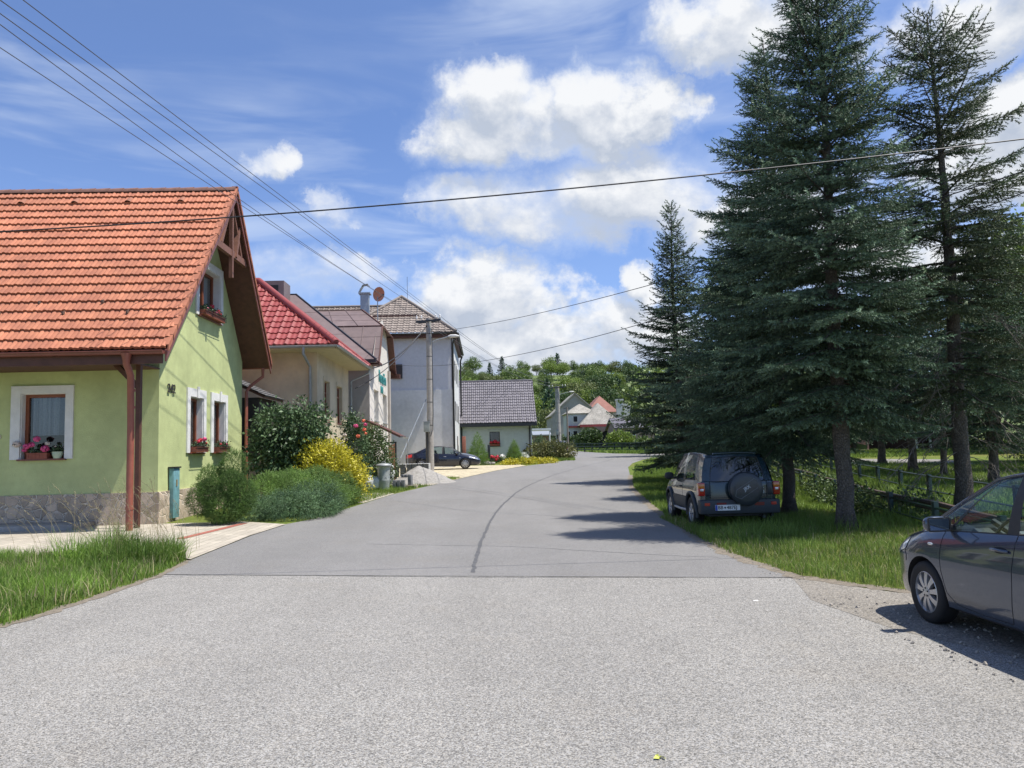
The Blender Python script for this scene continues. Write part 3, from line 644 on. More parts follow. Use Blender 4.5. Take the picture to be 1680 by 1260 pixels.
def window(fr, u0, u1, v0, v1, depth, parent, fmat, fw=.07, curtain=None, mull=0, surround=None, smat=None, sill=None, sillmat=None, room=True, name='window', mid=None, keystone=False):
    b = MB(); n1 = -depth+.07; n0 = -depth
    fr.box(b, u0, u0+fw, v0, v1, n0, n1); fr.box(b, u1-fw, u1, v0, v1, n0, n1); fr.box(b, u0+fw, u1-fw, v1-fw, v1, n0, n1); fr.box(b, u0+fw, u1-fw, v0, v0+fw, n0, n1)
    for k in range(mull): c = u0+(u1-u0)*(k+1)/(mull+1); fr.box(b, c-fw*.55, c+fw*.55, v0+fw, v1-fw, n0, n1+.006)
    if mid: fr.box(b, u0+fw, u1-fw, mid-fw*.4, mid+fw*.4, n0, n1+.004)
    w = b.build(name, fmat, parent)
    g = MB(); g.poly(fr.p(u0+fw*.8, v0+fw*.8, n0+.03), fr.p(u1-fw*.8, v0+fw*.8, n0+.03), fr.p(u1-fw*.8, v1-fw*.8, n0+.03), fr.p(u0+fw*.8, v1-fw*.8, n0+.03)); g.build('pane', GLASS, w)
    if room:
        d = MB(); fr.box(d, u0-.3, u1+.3, v0-.3, v1+.3, -depth-1.0, -depth-.02); 
        d2 = MB(); q = [fr.p(u0-.02, v0-.02, -depth-.6), fr.p(u1+.02, v0-.02, -depth-.6), fr.p(u1+.02, v1+.02, -depth-.6), fr.p(u0-.02, v1+.02, -depth-.6)]; f = [fr.p(u0-.02, v0-.02, -depth), fr.p(u1+.02, v0-.02, -depth), fr.p(u1+.02, v1+.02, -depth), fr.p(u0-.02, v1+.02, -depth)]
        d2.poly(*q)
        for i in range(4): d2.poly(q[i], q[(i+1) % 4], f[(i+1) % 4], f[i])
        d2.build('room', DARKIN, w)
    if curtain:
        a, c, bot = curtain; cb = MB(); n = 40; rows = []
        for v in (bot, v1-fw): rows.append([fr.p(u0+fw+(u1-u0-2*fw)*(a+(c-a)*i/n), v, -depth-.09+.03*math.sin(i*1.7)+.012*math.sin(i*4.1)) for i in range(n+1)])
        cb.grid(rows); cb.build('curtain', CURT, w)
    if surround:
        L, Rr, B, T, pr = surround; s = MB()
        fr.box(s, u0-L, u0, v0-B, v1+T, .002, pr); fr.box(s, u1, u1+Rr, v0-B, v1+T, .002, pr); fr.box(s, u0, u1, v1, v1+T, .002, pr)
        if B > 0.01: fr.box(s, u0, u1, v0-B, v0, .002, pr)
        fr.box(s, u0-.004, u0+.004, v0, v1, -depth+.07, .002); 
        for (a0, a1, b0, b1) in ((u0, u0+.02, v0, v1), (u1-.02, u1, v0, v1), (u0+.02, u1-.02, v1-.02, v1)): fr.box(s, a0, a1, b0, b1, -depth+.072, .004)
        if keystone: c = (u0+u1)/2; fr.box(s, c-.07, c+.07, v1-.02, v1+T+.07, pr, pr+.04); 
        s.build('surround', smat or WHITEP, w)
    if sill: s = MB(); fr.box(s, u0-.04, u1+.04, v0-.03, v0+.01, -depth+.05, sill); s.build('sill', sillmat or BROWNM, w)
    return w

# ================================================================== GREEN COTTAGE
gx = -8.35; FY, BY = 20.0, 26.75
RT = (23.2, 9.8); FE = (18.2, 4.27); BE = (27.0, 4.85); XR = -7.45; XL = -20.5
gh = thing('cottage', 'lime green cottage with orange tiled roof and stone plinth on the left of the road', 'house', (-13, 23, 0))
w = MB()
fr_g = Fr((gx, 0, 0), (0, 1, 0), (1, 0, 0)); fr_f = Fr((0, FY, 0), (1, 0, 0), (0, -1, 0))
roofz = lambda y: (FE[1]+(RT[1]-FE[1])*(y-FE[0])/(RT[0]-FE[0]) if y < RT[0] else BE[1]+(RT[1]-BE[1])*(BE[0]-y)/(BE[0]-RT[0])) - .22
gw = [(22.02, 23.06, 1.82, 3.42), (23.9, 24.98, 1.82, 3.42), (22.62, 24.42, 5.86, 7.38)]
w.holed([(FY, .8), (BY, .8), (BY, roofz(BY)), (RT[0], roofz(RT[0])), (FY, roofz(FY))], gw, (gx, 0, 0), (0, 1, 0), (0, 0, 1), (1, 0, 0), .28)
fw_ = [(-11.80, -10.68, 1.74, 3.42)]
w.holed([(XL, .8), (gx, .8), (gx, roofz(FY)), (XL, roofz(FY))], fw_, (0, FY, 0), (1, 0, 0), (0, 0, 1), (0, -1, 0), .28)
w.poly((gx, BY, 0), (XL, BY, 0), (XL, BY, roofz(BY)), (gx, BY, roofz(BY))); w.poly((XL, FY, 0), (XL, BY, 0), (XL, BY, 4.5), (XL, RT[0], roofz(RT[0])), (XL, FY, 4.5))
w.build('wall', GREENW, gh)
p = MB(); p.box(gx-.3, gx+.05, FY-.05, BY, 0, .84); p.box(XL, gx-.3, FY-.05, FY+.2, 0, .84); p.build('stone_plinth', STONE, gh)
# roof
rf = roof_obj('roof', [((XL, FE[0], FE[1]), (XR, FE[0], FE[1]), (XL, RT[0], RT[1]), (XR, RT[0], RT[1]))], TILE, gh, rows=20, tw=.235, wave=.042, step=.055, samp=6)
rb = roof_obj('roof', [((XR, BE[0], BE[1]), (XL, BE[0], BE[1]), (XR, RT[0], RT[1]), (XL, RT[0], RT[1]))], TILE, gh, rows=15, tw=.235, wave=.042, step=.05, samp=4)
b = MB(); x = XL
while x < XR-.05:
    x1 = min(x+.42, XR+.03); n = 7; r0, r1 = .155, .135
    b.grid([[Vector((xx, RT[0]+rr*math.cos(math.pi*k/n)*1.0, RT[1]-.05+rr*math.sin(math.pi*k/n))) for k in range(n+1)] for xx, rr in ((x, r1), (x1+.03, r0))]); 
    b.poly(*[Vector((x1+.03, RT[0]+r0*math.cos(math.pi*k/n), RT[1]-.05+r0*math.sin(math.pi*k/n))) for k in range(n+1)]); x = x1
b.build('ridge_tiles', pm('dark_ridge_tile', (.20, .10, .075), .85, .25, 5), rf, smooth=40)
b = MB(); n_ = Vector((0, -(RT[1]-FE[1]), RT[0]-FE[0])).normalized(); upv = Vector((0, RT[0]-FE[0], RT[1]-FE[1])); L_ = upv.length; upv.normalize()
for xx, rr in [(-8.9-1.55*k*1.0, .82*0+L_-.45) for k in range(8)]:
    c = Vector((xx, FE[0], FE[1])) + upv*(L_-.62)+n_*.03
    b = MB(); n = 6; b.grid([[c + Vector((math.cos(math.pi*k/n)*r1, 0, 0)) + n_*(math.sin(math.pi*k/n)*h1) + upv*l for k in range(n+1)] for r1, h1, l in ((.11, .10, -.14), (.07, .04, .14))]); b.build('vent_tile', pm('vent_tile', (.30, .12, .07), .8, .2, 5), rf, smooth=40)
for row, off in ((.235, 0), (.175, .75)):
    for k in range(7):
        c = Vector((-9.5+off-1.55*k, FE[0], FE[1])) + upv*(L_*row)+n_*.05; b = MB(); b.box(-.02, .02, -.03, .05, 0, .07, Matrix.Translation(c)); b.bar(c+n_*.06+Vector((0, 0, 0)), c+upv*.14+n_*.0, .015); b.build('snow_guard', pm('snow_guard', (.12, .08, .06), .6, .2, 8), rf)
# boarding under the verge and eaves, barge boards
def plane_pt(x, y): return Vector((x, y, roofz(y)+.22))
b = MB()
for (y0, z0, y1, z1) in ((FE[0], FE[1], RT[0], RT[1]), (BE[0], BE[1], RT[0], RT[1])):
    o = Vector((0, 0, -.06)); slab(b, [Vector((XL, y0, z0))+o, Vector((XR-.02, y0, z0))+o, Vector((XR-.02, y1, z1))+o, Vector((XL, y1, z1))+o], .10)
sb = b.build('soffit', BROWN, gh)
b = MB()
for (y0, z0, y1, z1) in ((FE[0]-.02, FE[1]-.02, RT[0], RT[1]), (BE[0]+.02, BE[1]-.02, RT[0], RT[1])):
    d = Vector((0, y1-y0, z1-z0)).normalized(); a, c = Vector((XR+.015, y0, z0-.13)), Vector((XR+.015, y1, z1-.13)); b.bar(a, c, .035, .24, up=(1, 0, 0)) if 0 else b.prism([Vector((XR-.02, y0, z0-.30)), Vector((XR-.02, y0, z0-.03)), Vector((XR-.02, y1, z1-.01)), Vector((XR-.02, y1, z1-.32))], (.04, 0, 0))
    b.prism([Vector((XR+.021, y0, z0-.12)), Vector((XR+.021, y0, z0-.02)), Vector((XR+.021, y1, z1+.0)), Vector((XR+.021, y1, z1-.12))], (.02, 0, 0))
b.build('barge_board', BROWNM, gh)
# verge tiles
b = MB(); N = 20
for side, (E0) in ((1, FE), (-1, BE)):
    for k in range(N if side == 1 else 15):
        M_ = N if side == 1 else 15; a = Vector((XR, E0[0], E0[1])).lerp(Vector((XR, RT[0], RT[1])), k/M_); c = Vector((XR, E0[0], E0[1])).lerp(Vector((XR, RT[0], RT[1])), (k+1)/M_+.008)
        b.prism([a+Vector((.03, 0, -.07)), a+Vector((.03, 0, .075)), c+Vector((.03, 0, .055)), c+Vector((.03, 0, -.07))], (.03, 0, 0)); b.prism([a+Vector((-.12, 0, .075)), a+Vector((.06, 0, .075)), c+Vector((.06, 0, .055)), c+Vector((-.12, 0, .055))], (0, 0, .014))
b.build('verge_tiles', TILE, rf)
# exposed truss in the gable
b = MB(); xt = XR-.14
ya, yb = 21.65, 24.55; zc = 7.82
b.bar((xt, ya, zc), (xt, yb, zc), .12, .20); b.bar((xt+.02, 23.15, zc-.75), (xt+.02, 23.15, 9.55), .11, .11)
b.bar((xt, 22.25, zc+.1), (xt, 23.1, 9.35), .09, .12, up=(1, 0, 0)); b.bar((xt, 24.05, zc+.1), (xt, 23.2, 9.35), .09, .12, up=(1, 0, 0)); b.bar((xt+.03, 23.75, zc+.95), (xt+.03, 23.45, zc-.05), .10, .14, up=(1, 0, 0))
b.build('gable_truss', pm('truss_wood', (.19, .085, .055), .6, .2, 6), gh)
# gutters, posts, brackets, downpipes
b = MB(); half_gutter(b, (XL, FE[0]-.09, FE[1]-.07), (XR-.02, FE[0]-.09, FE[1]-.07), .085); 
for k in range(12): xk = XR-.5-k*1.05; b.bar((xk, FE[0]-.18, FE[1]-.06), (xk, FE[0], FE[1]-.06), .03, .008)
gt = b.build('gutter', BROWNM, gh, smooth=50)
b = MB(); b.box(XL, XR-.08, FE[0]-.0, FE[0]+.04, FE[1]-.36, FE[1]-.10); b.box(XL, gx+.02, FE[0]+.04, FY, FE[1]-.30, FE[1]-.27); b.build('eaves_board', BROWN, gh)
dx, dz0 = at(213, 700, 18.3).x, 0
b = MB(); b.tube([(dx-.02, FE[0]-.09, FE[1]-.12), (dx-.02, FE[0]-.09, FE[1]-.36), (dx+.0, 18.3, FE[1]-.62), (dx+.0, 18.35, 2.5), (dx, 18.35, .02)], [.085, .08, .08, .08, .08], 14); b.lathe([(.12, 0), (.085, -.16)], (dx-.02, FE[0]-.09, FE[1]-.12), 14)
for z in (3.3, 2.9, .55): b.lathe([(.082, -.03), (.09, -.03), (.09, .03), (.082, .03)], (dx, 18.35, z), 14)
b.build('downpipe', PIPE, gh, smooth=50)
b = MB(); px_ = at(228, 700, 19.0).x; b.box(px_-.06, px_+.05, 18.92, 19.04, .05, FE[1]+.35); b.bar((px_-.62, 19.0, FE[1]-.22), (px_-.02, 19.0, FE[1]-.85), .11, .12, up=(0, 1, 0)); b.build('porch_post', BROWN, gh)
b = MB(); yd = BY+.02; xd = -8.22
b.tube([(-7.7, 26.95, BE[1]-.12), (-7.7, 26.95, BE[1]-.42), (-8.1, 26.85, BE[1]-.75), (-8.2, 26.75, BE[1]-.95), (-8.2, 26.75, .5)], .055, 12); half_gutter(b, (-14, BE[0]+.06, BE[1]-.07), (XR-.05, BE[0]+.06, BE[1]-.07), .08); b.build('downpipe', PIPE, gh, smooth=50)
# windows
wd = window(fr_f, *fw_[0], .22, gh, REDWOOD, .10, (0.02, .98, 2.35), surround=(.24, .20, .0, .19, .05), sill=.09)
for k, g_ in enumerate(gw[:2]): window(fr_g, *g_, .24, gh, REDWOOD, .09, (0, 1, 2.2), mull=1, surround=(.22, .20, 0, .24, .045), sill=.08, keystone=True)
window(fr_g, *gw[2], .26, gh, REDWOOD, .09, (.45, 1, 6.0), mull=1, surround=(.22, .24, 0, .24, .045), sill=.08)
def text_mesh(txt, size, M, mat, name, parent, depth=.01, bold=0):
    cu = bpy.data.curves.new('t', 'FONT'); cu.body = txt; cu.size = size; cu.extrude = depth; cu.offset = bold; cu.align_x = 'CENTER'; cu.align_y = 'CENTER'; cu.resolution_u = 3
    o = bpy.data.objects.new('t', cu); C.objects.link(o); dg = bpy.context.evaluated_depsgraph_get(); me = bpy.data.meshes.new_from_object(o.evaluated_get(dg)); bpy.data.objects.remove(o); bpy.data.curves.remove(cu)
    og = worg(parent) if parent is not None else Vector((0, 0, 0)); me.transform(Matrix.Translation(-og) @ M); me.materials.clear(); return link_mesh(name, me, mat, parent)
def facing(loc, N, upv=(0, 0, 1)):        # text matrix: reads on a face with outward normal N
    N = Vector(N).normalized(); u = Vector(upv); x = u.cross(N).normalized(); y = N.cross(x)
    return Matrix(((x.x, y.x, N.x, loc[0]), (x.y, y.y, N.y, loc[1]), (x.z, y.z, N.z, loc[2]), (0, 0, 0, 1)))
text_mesh('242', .34, facing((gx+.03, 20.72, 3.52), (1, 0, 0)), pm('wrought_iron', (.03, .028, .026), .5, .2, 9), 'house_number', gh, .012, .0)
b = MB(); b.box(-12.38, -12.28, FY-.035, FY, 2.28, 2.38); b.build('switch_cover', pm('cream_plastic', (.55, .52, .38), .5, .05, 5), gh); b = MB(); b.lathe([(.05, -.04), (.05, 0)], (-12.62, FY, 2.33), 12, axis='Y'); b.build('switch_cover', pm('cream_plastic', (.55, .52, .38), .5, .05, 5), gh)
b = MB(); b.box(XL, -9.9, 18.9, 19.94, 0, .16); tag(b.build('kerb_step', CONC, bevel=.015, origin=(-15, 19.4, 0)), 'low pale concrete step along the front of the green cottage', 'step')
# meter cabinet
mc = thing('meter_cabinet', 'weathered turquoise electricity cabinet against the green gable wall', 'cabinet', (-8.2, 20.85, 0))
b = MB(); b.box(-8.32, -8.2, 20.62, 21.02, .12, 1.42); b.build('body', pm('turquoise_paint', (.16, .33, .36), .6, .25, 6, big=.2), mc, bevel=.01)
b = MB(); b.box(-8.34, -8.17, 20.59, 21.05, 1.422, 1.46); b.build('cap', DARKM, mc); b = MB(); b.box(-8.198, -8.185, 20.78, 20.84, .95, 1.12); b.build('lock_plate', pm('old_brass', (.3, .22, .1), .5, .2, 9), mc)

# ---- flower boxes and pots
FLG = pm('geranium_leaf', (.045, .085, .03), .6, .3, 8, attr=.5)
def petals(g, c, r, n, s, mat, name, parent, sq=(1, 1, .8)):
    d = g.normal(size=(n, 3)); d /= np.linalg.norm(d, axis=1, keepdims=True); P = np.array(c)+d*r*np.array(sq); TV = np.array([(-.5, -.35, 0), (.5, -.35, 0), (.6, .35, .15), (-.6, .35, .15)]); M = rotmats(d+g.normal(size=d.shape)*.3, rng=g)
    V, F_ = stamp(TV, np.array([(0, 1, 2, 3)]), P, M, np.full(n, s)); return V, F_
def flowerbox(name, label, cat, c, axis, L, potmat, fl, seed, group=None, h=.15, dep=.17, round_=False, rail=True):
    """planter with leaves and flower heads; fl = [(u offset, height, radius, material)]"""
    g = np.random.default_rng(seed); root = thing(name, label, cat, c, 0 if axis == 'x' else R(90), group)
    b = MB()
    if round_: b.lathe([(L*.36, 0), (L*.5, h*.6), (L*.52, h), (L*.46, h), (L*.44, h*.8)], (0, 0, 0), 16)
    else:
        for (x0, x1, y0, y1) in ((-L/2, L/2, -dep/2, -dep/2+.012), (-L/2, L/2, dep/2-.012, dep/2), (-L/2, -L/2+.012, -dep/2+.012, dep/2-.012), (L/2-.012, L/2, -dep/2+.012, dep/2-.012)): b.box(x0, x1, y0, y1, 0, h)
        b.box(-L/2+.012, L/2-.012, -dep/2+.012, dep/2-.012, 0, h*.8); b.box(-L/2-.012, L/2+.012, -dep/2-.012, -dep/2, h-.03, h)
        for k in range(int(L/.09)): b.box(-L/2+.03+k*.09, -L/2+.05+k*.09, -dep/2-.008, -dep/2-.001, .02, h-.035)
    b.build('planter', potmat, root, local=True)
    if rail:
        r = MB()
        for z in (.03, h+.03): r.tube([(-L/2-.05, dep/2, z), (-L/2-.05, -dep/2-.04, z), (L/2+.05, -dep/2-.04, z), (L/2+.05, dep/2, z)], .007, 5)
        for k in range(int(L/.06)+2): x = -L/2-.05+k*.06; r.tube([(x, -dep/2-.04, .03), (x, -dep/2-.05, h*.5), (x, -dep/2-.04, h+.03)], .005, 4)
        r.build('rail', pm('wrought_iron', (.03, .028, .026)), root, local=True)
    n = int(420*L/.8); P = np.stack([g.uniform(-L/2, L/2, n), g.normal(0, dep*.32, n), h+np.abs(g.normal(0, .075, n))], 1); TV, TF = leaf_tmpl(); M = rotmats(g.normal(size=P.shape)+np.array((0, -.3, .6)), rng=g)
    V, F_ = stamp(TV*np.array((1.4, 1, 1)), TF, P, M, g.uniform(.03, .06, n)); np_mesh('leaves', V, F_, FLG, root, rnd=np.repeat(g.uniform(size=n), len(TV)))
    by = {}
    for (u, z, r, m) in fl: by.setdefault(m.name, (m, []))[1].append(petals(g, (u, -dep*.3+g.uniform(-.05, .02), z), r, int(30+900*r), r*.55, m, '', None))
    for m, L2 in by.values():
        for V, F_ in L2: np_mesh('blossom', V, F_, m, root)
    return root
PINK = pm('pink_petals', (.72, .10, .26), .6, .15, 20); PALE = pm('pale_petals', (.7, .6, .52), .6, .1, 20); RED = pm('red_petals', (.62, .03, .06), .6, .15, 20); WHT = pm('white_petals', (.8, .78, .74), .6, .08, 20); ORG = pm('salmon_petals', (.85, .22, .12), .6, .12, 20); YEL = pm('yellow_petals', (.72, .58, .04), .6, .12, 20)
TERR = pm('terracotta_pot', (.26, .075, .045), .7, .15, 9)
zf = 1.755
flowerbox('flower_box', 'terracotta box of pink geraniums in the big front window of the green cottage', 'flower box', (-11.33, 19.98, zf), 'x', .5, TERR, [(-.25, .32, .07, PINK), (-.13, .36, .065, PINK), (.0, .50, .075, PINK), (.19, .25, .085, PINK), (.25, .38, .05, PALE), (-.52, .38, .085, PALE), (-.3, .22, .05, PINK)], 3, rail=False)
flowerbox('flower_pot', 'round pale green flower pot at the right end of the front window sill', 'flower pot', (-10.86, 19.98, zf), 'x', .24, pm('pale_green_pot', (.42, .5, .36), .5, .08, 6), [(.0, .3, .02, PALE)], 4, round_=True, rail=False, h=.17)
GF = 'red flower boxes under the gable windows'
for k, (a, c, d) in enumerate(((22.02, 23.06, 'left'), (23.9, 24.98, 'right'))):
    flowerbox('flower_box', f'brown box with red geraniums under the {d} of the two narrow gable windows', 'flower box', (gx+.11, (a+c)/2, 1.84), 'y', .95, TERR, ([(-.3, .3, .05, RED), (-.05, .34, .06, RED), (.2, .37, .06, PINK), (.33, .26, .04, RED)] if k == 0 else [(-.35, .24, .035, RED), (.3, .24, .03, PINK), (-.05, .22, .025, RED)]), 8+k, GF)
flowerbox('flower_box', 'long brown box with red geraniums under the upper gable window of the green cottage', 'flower box', (gx+.12, 23.5, 5.88), 'y', 1.7, TERR, [(-.25+.0, .34, .06, RED), (-.6, .22, .04, PINK), (.35, .30, .05, RED), (.5, .24, .06, RED), (.15, .22, .04, PINK), (-.1, .2, .04, RED)], 12)

# ================================================================== SHED
sh = thing('shed', 'small dark shed with shingle roof between the green and the cream house', 'shed', (-9, 28.6, .1))
b = MB(); slab(b, [(-10.2, 27.35, 5.0), (-10.2, 29.9, 5.0), (-7.75, 29.9, 3.78), (-7.75, 27.35, 3.78)], .07); b.build('under_roof', BROWN, sh)
roof_obj('roof', [((-7.72, 27.3, 3.80), (-7.72, 29.95, 3.80), (-10.2, 27.3, 5.05), (-10.2, 29.95, 5.05))], pm('old_shingle', (.13, .125, .12), .9, .3, 8, attr=.3), sh, rows=9, tw=.2, wave=.01, step=.03, samp=2)
b = MB(); b.box(-10.1, -8.0, 27.5, 29.75, .1, 3.75); b.build('wall', pm('dark_boards', (.045, .035, .028), .85, .3, 9), sh)
# plank fence piece
fn = thing('board_fence', 'weathered grey board fence behind the low green shrubs', 'fence', (-7.7, 27.2, .1))
b = MB(); rnd = random.Random(2)
for k in range(9): x = -8.25+k*.17; b.box(x, x+.155, 27.2, 27.23, .1, 1.62+rnd.uniform(-.04, .04))
b.build('boards', pm('grey_boards', (.25, .22, .18), .9, .3, 7), fn); b = MB(); b.box(-8.3, -6.7, 27.24, 27.29, .5, .6); b.box(-8.3, -6.7, 27.24, 27.29, 1.2, 1.3); b.build('rail', pm('grey_boards', (.25, .22, .18)), fn)

# ================================================================== CREAM HOUSE WITH RED ROOF
def hip_roof(E, slope, tx, ty):            # helper values of a hip: returns corner points
    pass
ch = thing('house', 'cream plastered house with red metal tile hip roof behind the dark shrub', 'house', (-10, 34, .2))
EX, EY0, EY1, EZ = -5.75, 30.0, 38.4, 5.95; hy = (EY0+EY1)/2; t_ = hy-EY0; AZ = EZ+t_*.82; AX = EX-t_; LX = -20
w = MB(); wx = -6.72; wy0, wy1 = 31.1, 38.2; hol = [(32.35, 33.5, 3.05, 4.78), (35.1, 36.4, 3.05, 4.78)]
w.holed([(wy0, 0), (wy1, 0), (wy1, EZ), (wy0, EZ)], hol, (wx, 0, 0), (0, 1, 0), (0, 0, 1), (1, 0, 0), .25); w.poly((LX, wy0, 0), (wx, wy0, 0), (wx, wy0, EZ), (LX, wy0, EZ)); w.poly((wx, wy1, 0), (LX, wy1, 0), (LX, wy1, EZ), (wx, wy1, EZ)); w.build('wall', CREAM, ch)
rf = roof_obj('roof', [((LX, EY0, EZ), (EX, EY0, EZ), (LX, hy, AZ), (AX, hy, AZ)), ((EX, EY0, EZ), (EX, EY1, EZ), (AX, hy, AZ), (AX, hy+.001, AZ)), ((EX, EY1, EZ), (LX, EY1, EZ), (AX, hy, AZ), (LX, hy, AZ))], REDM, ch, rows=12, tw=.42, wave=.07, step=.045, kind='double', samp=8)
b = MB(); b.tube([(EX, EY0, EZ+.07), (AX, hy, AZ+.09)], .13, 10); b.tube([(EX, EY1, EZ+.07), (AX, hy, AZ+.09)], .13, 10); b.tube([(AX, hy, AZ+.09), (LX, hy, AZ+.09)], .13, 10); b.build('ridge_cap', REDM, rf, smooth=60)
b = MB(); b.box(LX, EX-.02, EY0+.04, wy0+.0, EZ-.16, EZ-.12); b.box(wx, EX-.06, EY0+.04, EY1-.04, EZ-.162, EZ-.122); b.box(LX, EX, EY0, EY0+.03, EZ-.16, EZ-.01); b.box(EX-.03, EX, EY0, EY1, EZ-.16, EZ-.01)
b.build('soffit', pm('cream_boards', (.55, .47, .30), .7, .12, 6), ch)
b = MB(); half_gutter(b, (LX, EY0-.08, EZ-.05), (EX+.08, EY0-.08, EZ-.05), .075); half_gutter(b, (EX+.08, EY1, EZ-.05), (EX+.08, EY0-.08, EZ-.05), .075)
xd = at(508, 640, 31.0).x; b.tube([(xd, EY0-.08, EZ-.1), (xd, EY0-.08, EZ-.35), (xd+.02, 30.98, EZ-.75), (xd+.02, 31.0, .2)], .055, 10); xd2 = -6.6; b.tube([(EX+.05, EY1, EZ-.1), (EX, EY1, EZ-.3), (-6.6, 38.25, EZ-.7), (-6.6, 38.25, .3)], .05, 8); b.build('gutter', GREYM, ch, smooth=60)
fr2 = Fr((wx, 0, 0), (0, 1, 0), (1, 0, 0))
for q in hol: window(fr2, *q, .2, ch, REDWOOD, .08, (0, 1, 3.9), mull=1, surround=(.12, .12, .1, .16, .03), smat=CREAM, sill=.05, mid=4.3)

# ================================================================== GUEST HOUSE (brown sheet roof)
gh3 = thing('guest_house', 'off-white guest house with brown sheet metal roof and teal lettering on its gable', 'house', (-10, 44, .4))
X3, Y30, Y31 = -5.95, 40.0, 48.6
w = MB(); h3 = [(41.6, 43.3, 3.4, 5.12), (45.1, 46.9, 3.4, 5.12)]
prof = [(Y30, 0), (Y31, 0), (Y31, 6.9), (47.25, 8.75), (45.3, 9.5), (42.95, 8.75), (41.2, 6.75), (Y30, 6.3)]
w.holed(prof, h3, (X3, 0, 0), (0, 1, 0), (0, 0, 1), (1, 0, 0), .3); w.build('wall', SAND, gh3)
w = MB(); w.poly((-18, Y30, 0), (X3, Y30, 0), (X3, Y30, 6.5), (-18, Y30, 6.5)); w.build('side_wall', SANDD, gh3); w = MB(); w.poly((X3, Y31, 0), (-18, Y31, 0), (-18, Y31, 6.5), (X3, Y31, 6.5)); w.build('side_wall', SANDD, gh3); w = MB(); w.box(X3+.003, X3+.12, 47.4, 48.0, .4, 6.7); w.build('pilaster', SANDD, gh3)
def seamed(b, pts, n_, run=None):          # sheet-metal plane with standing seams
    P = [Vector(p) for p in pts]; b.poly(*P); nn = (P[1]-P[0]).cross(P[2]-P[0]).normalized(); nn = nn if nn.z > 0 else -nn
    for k in range(1, n_):
        a = P[0].lerp(P[1], k/n_); c = P[3].lerp(P[2], k/n_); b.bar(a+nn*.015, c+nn*.015, .025, .03, up=nn)
    for q in (.36, .7):
        b.bar(P[0].lerp(P[3], q)+nn*.006, P[1].lerp(P[2], q)+nn*.006, .02, .012, up=nn)
E3 = (-5.5, 39.3, 6.45); t3 = 5.36; A3 = (-5.5-t3, 39.3+t3, 11.0)
b = MB(); seamed(b, [(-20, 39.3, 6.45), E3, A3, (-20, A3[1], 11.0)], 12); b.poly(E3, (-5.5, 41.6, 6.45), (-7.5, 41.6, 8.15), A3); b.poly((-5.5, 48.4, 6.45), (-5.5, 50, 6.45), A3, (-7.6, 48.4, 8.2)); b.poly((-5.5, 50, 6.45), (-20, 50, 6.45), (-20, A3[1], 11), A3)
rf3 = b.build('roof', SEAM, gh3)
b = MB(); b.bar((E3[0], E3[1], E3[2]+.03), (A3[0], A3[1], A3[2]+.03), .07, .06); b.bar(A3, (-20, A3[1], 11.02), .1, .08); b.box(-20, -5.5, 39.2, 39.3, 6.28, 6.46); b.build('ridge_flashing', DARKM, rf3)
b = MB(); slab(b, [(-20, 39.32, 6.42), (-5.52, 39.32, 6.42), (-5.52, 39.95, 6.42), (-20, 39.95, 6.42)], .08); b.build('soffit', BROWN, gh3)
# big gabled dormer facing the road, mansard section
S3 = [(41.3, 6.55), (42.9, 8.75), (45.2, 10.1), (47.3, 8.75), (49.0, 6.6)]; xf = -5.62; xb = -11
b = MB()
seamed(b, [(xb, S3[0][0], S3[0][1]), (xf, S3[0][0], S3[0][1]), (xf, S3[1][0], S3[1][1]), (xb, S3[1][0], S3[1][1])], 5); seamed(b, [(xb, S3[1][0], S3[1][1]+.01), (xf, S3[1][0], S3[1][1]+.01), (xf-1.5, S3[2][0], S3[2][1]), (xb, S3[2][0], S3[2][1])], 4)
b.poly((xf, S3[1][0], S3[1][1]), (xf, S3[3][0], S3[3][1]), (xf-1.5, S3[2][0], S3[2][1])); b.poly((xf, S3[3][0], S3[3][1]), (xb, S3[3][0], S3[3][1]), (xb, S3[2][0], S3[2][1]), (xf-1.5, S3[2][0], S3[2][1])); b.poly((xf, S3[4][0], S3[4][1]), (xb, S3[4][0], S3[4][1]), (xb, S3[3][0], S3[3][1]), (xf, S3[3][0], S3[3][1]))
b.build('dormer_roof', SEAM, rf3)
b = MB()
for a, c in ((S3[3], S3[4]),): b.prism([(xf-.4, a[0]-.12, a[1]-.02), (xf-.4, c[0]-.25, c[1]-.02), (xf-.4, c[0]+.03, c[1]-.02), (xf-.4, a[0]+.1, a[1]+.02)], (.45, 0, 0))
b.bar((xf, S3[1][0], S3[1][1]+.01), (xf, S3[3][0], S3[3][1]+.01), .06, .08); b.bar((xf, S3[0][0], S3[0][1]), (xf, S3[1][0], S3[1][1]), .05, .09, up=(1, 0, 0)); b.bar((xf, 42.9, 8.78), (xf-1.5, 45.2, 10.13), .06, .06); b.bar((xf-1.5, 45.2, 10.12), (xb, 45.2, 10.12), .07, .05)
b.bar((xb+1, S3[1][0], S3[1][1]+.02), (xf, S3[1][0], S3[1][1]+.02), .06, .06); b.box(-6.1, -5.35, 48.75, 49.2, 6.35, 6.62); b.box(-5.95, -5.45, 40.2, 41.25, 6.3, 6.44); b.build('barge_board', BROWN, rf3)
b = MB(); b.box(-12.4, -11.0, 42.5, 43.9, 10.2, 11.35); b.build('roof_box', SEAM, rf3); b = MB(); b.box(-12.0, -11.3, 42.47, 42.5, 10.75, 11.1); b.build('vent', DARKIN, rf3)
fr3 = Fr((X3, 0, 0), (0, 1, 0), (1, 0, 0))
for q in h3: window(fr3, *q, .28, gh3, WHITEP, .08, (0, 1, 3.5), mull=1, sill=.09, sillmat=GREYM)
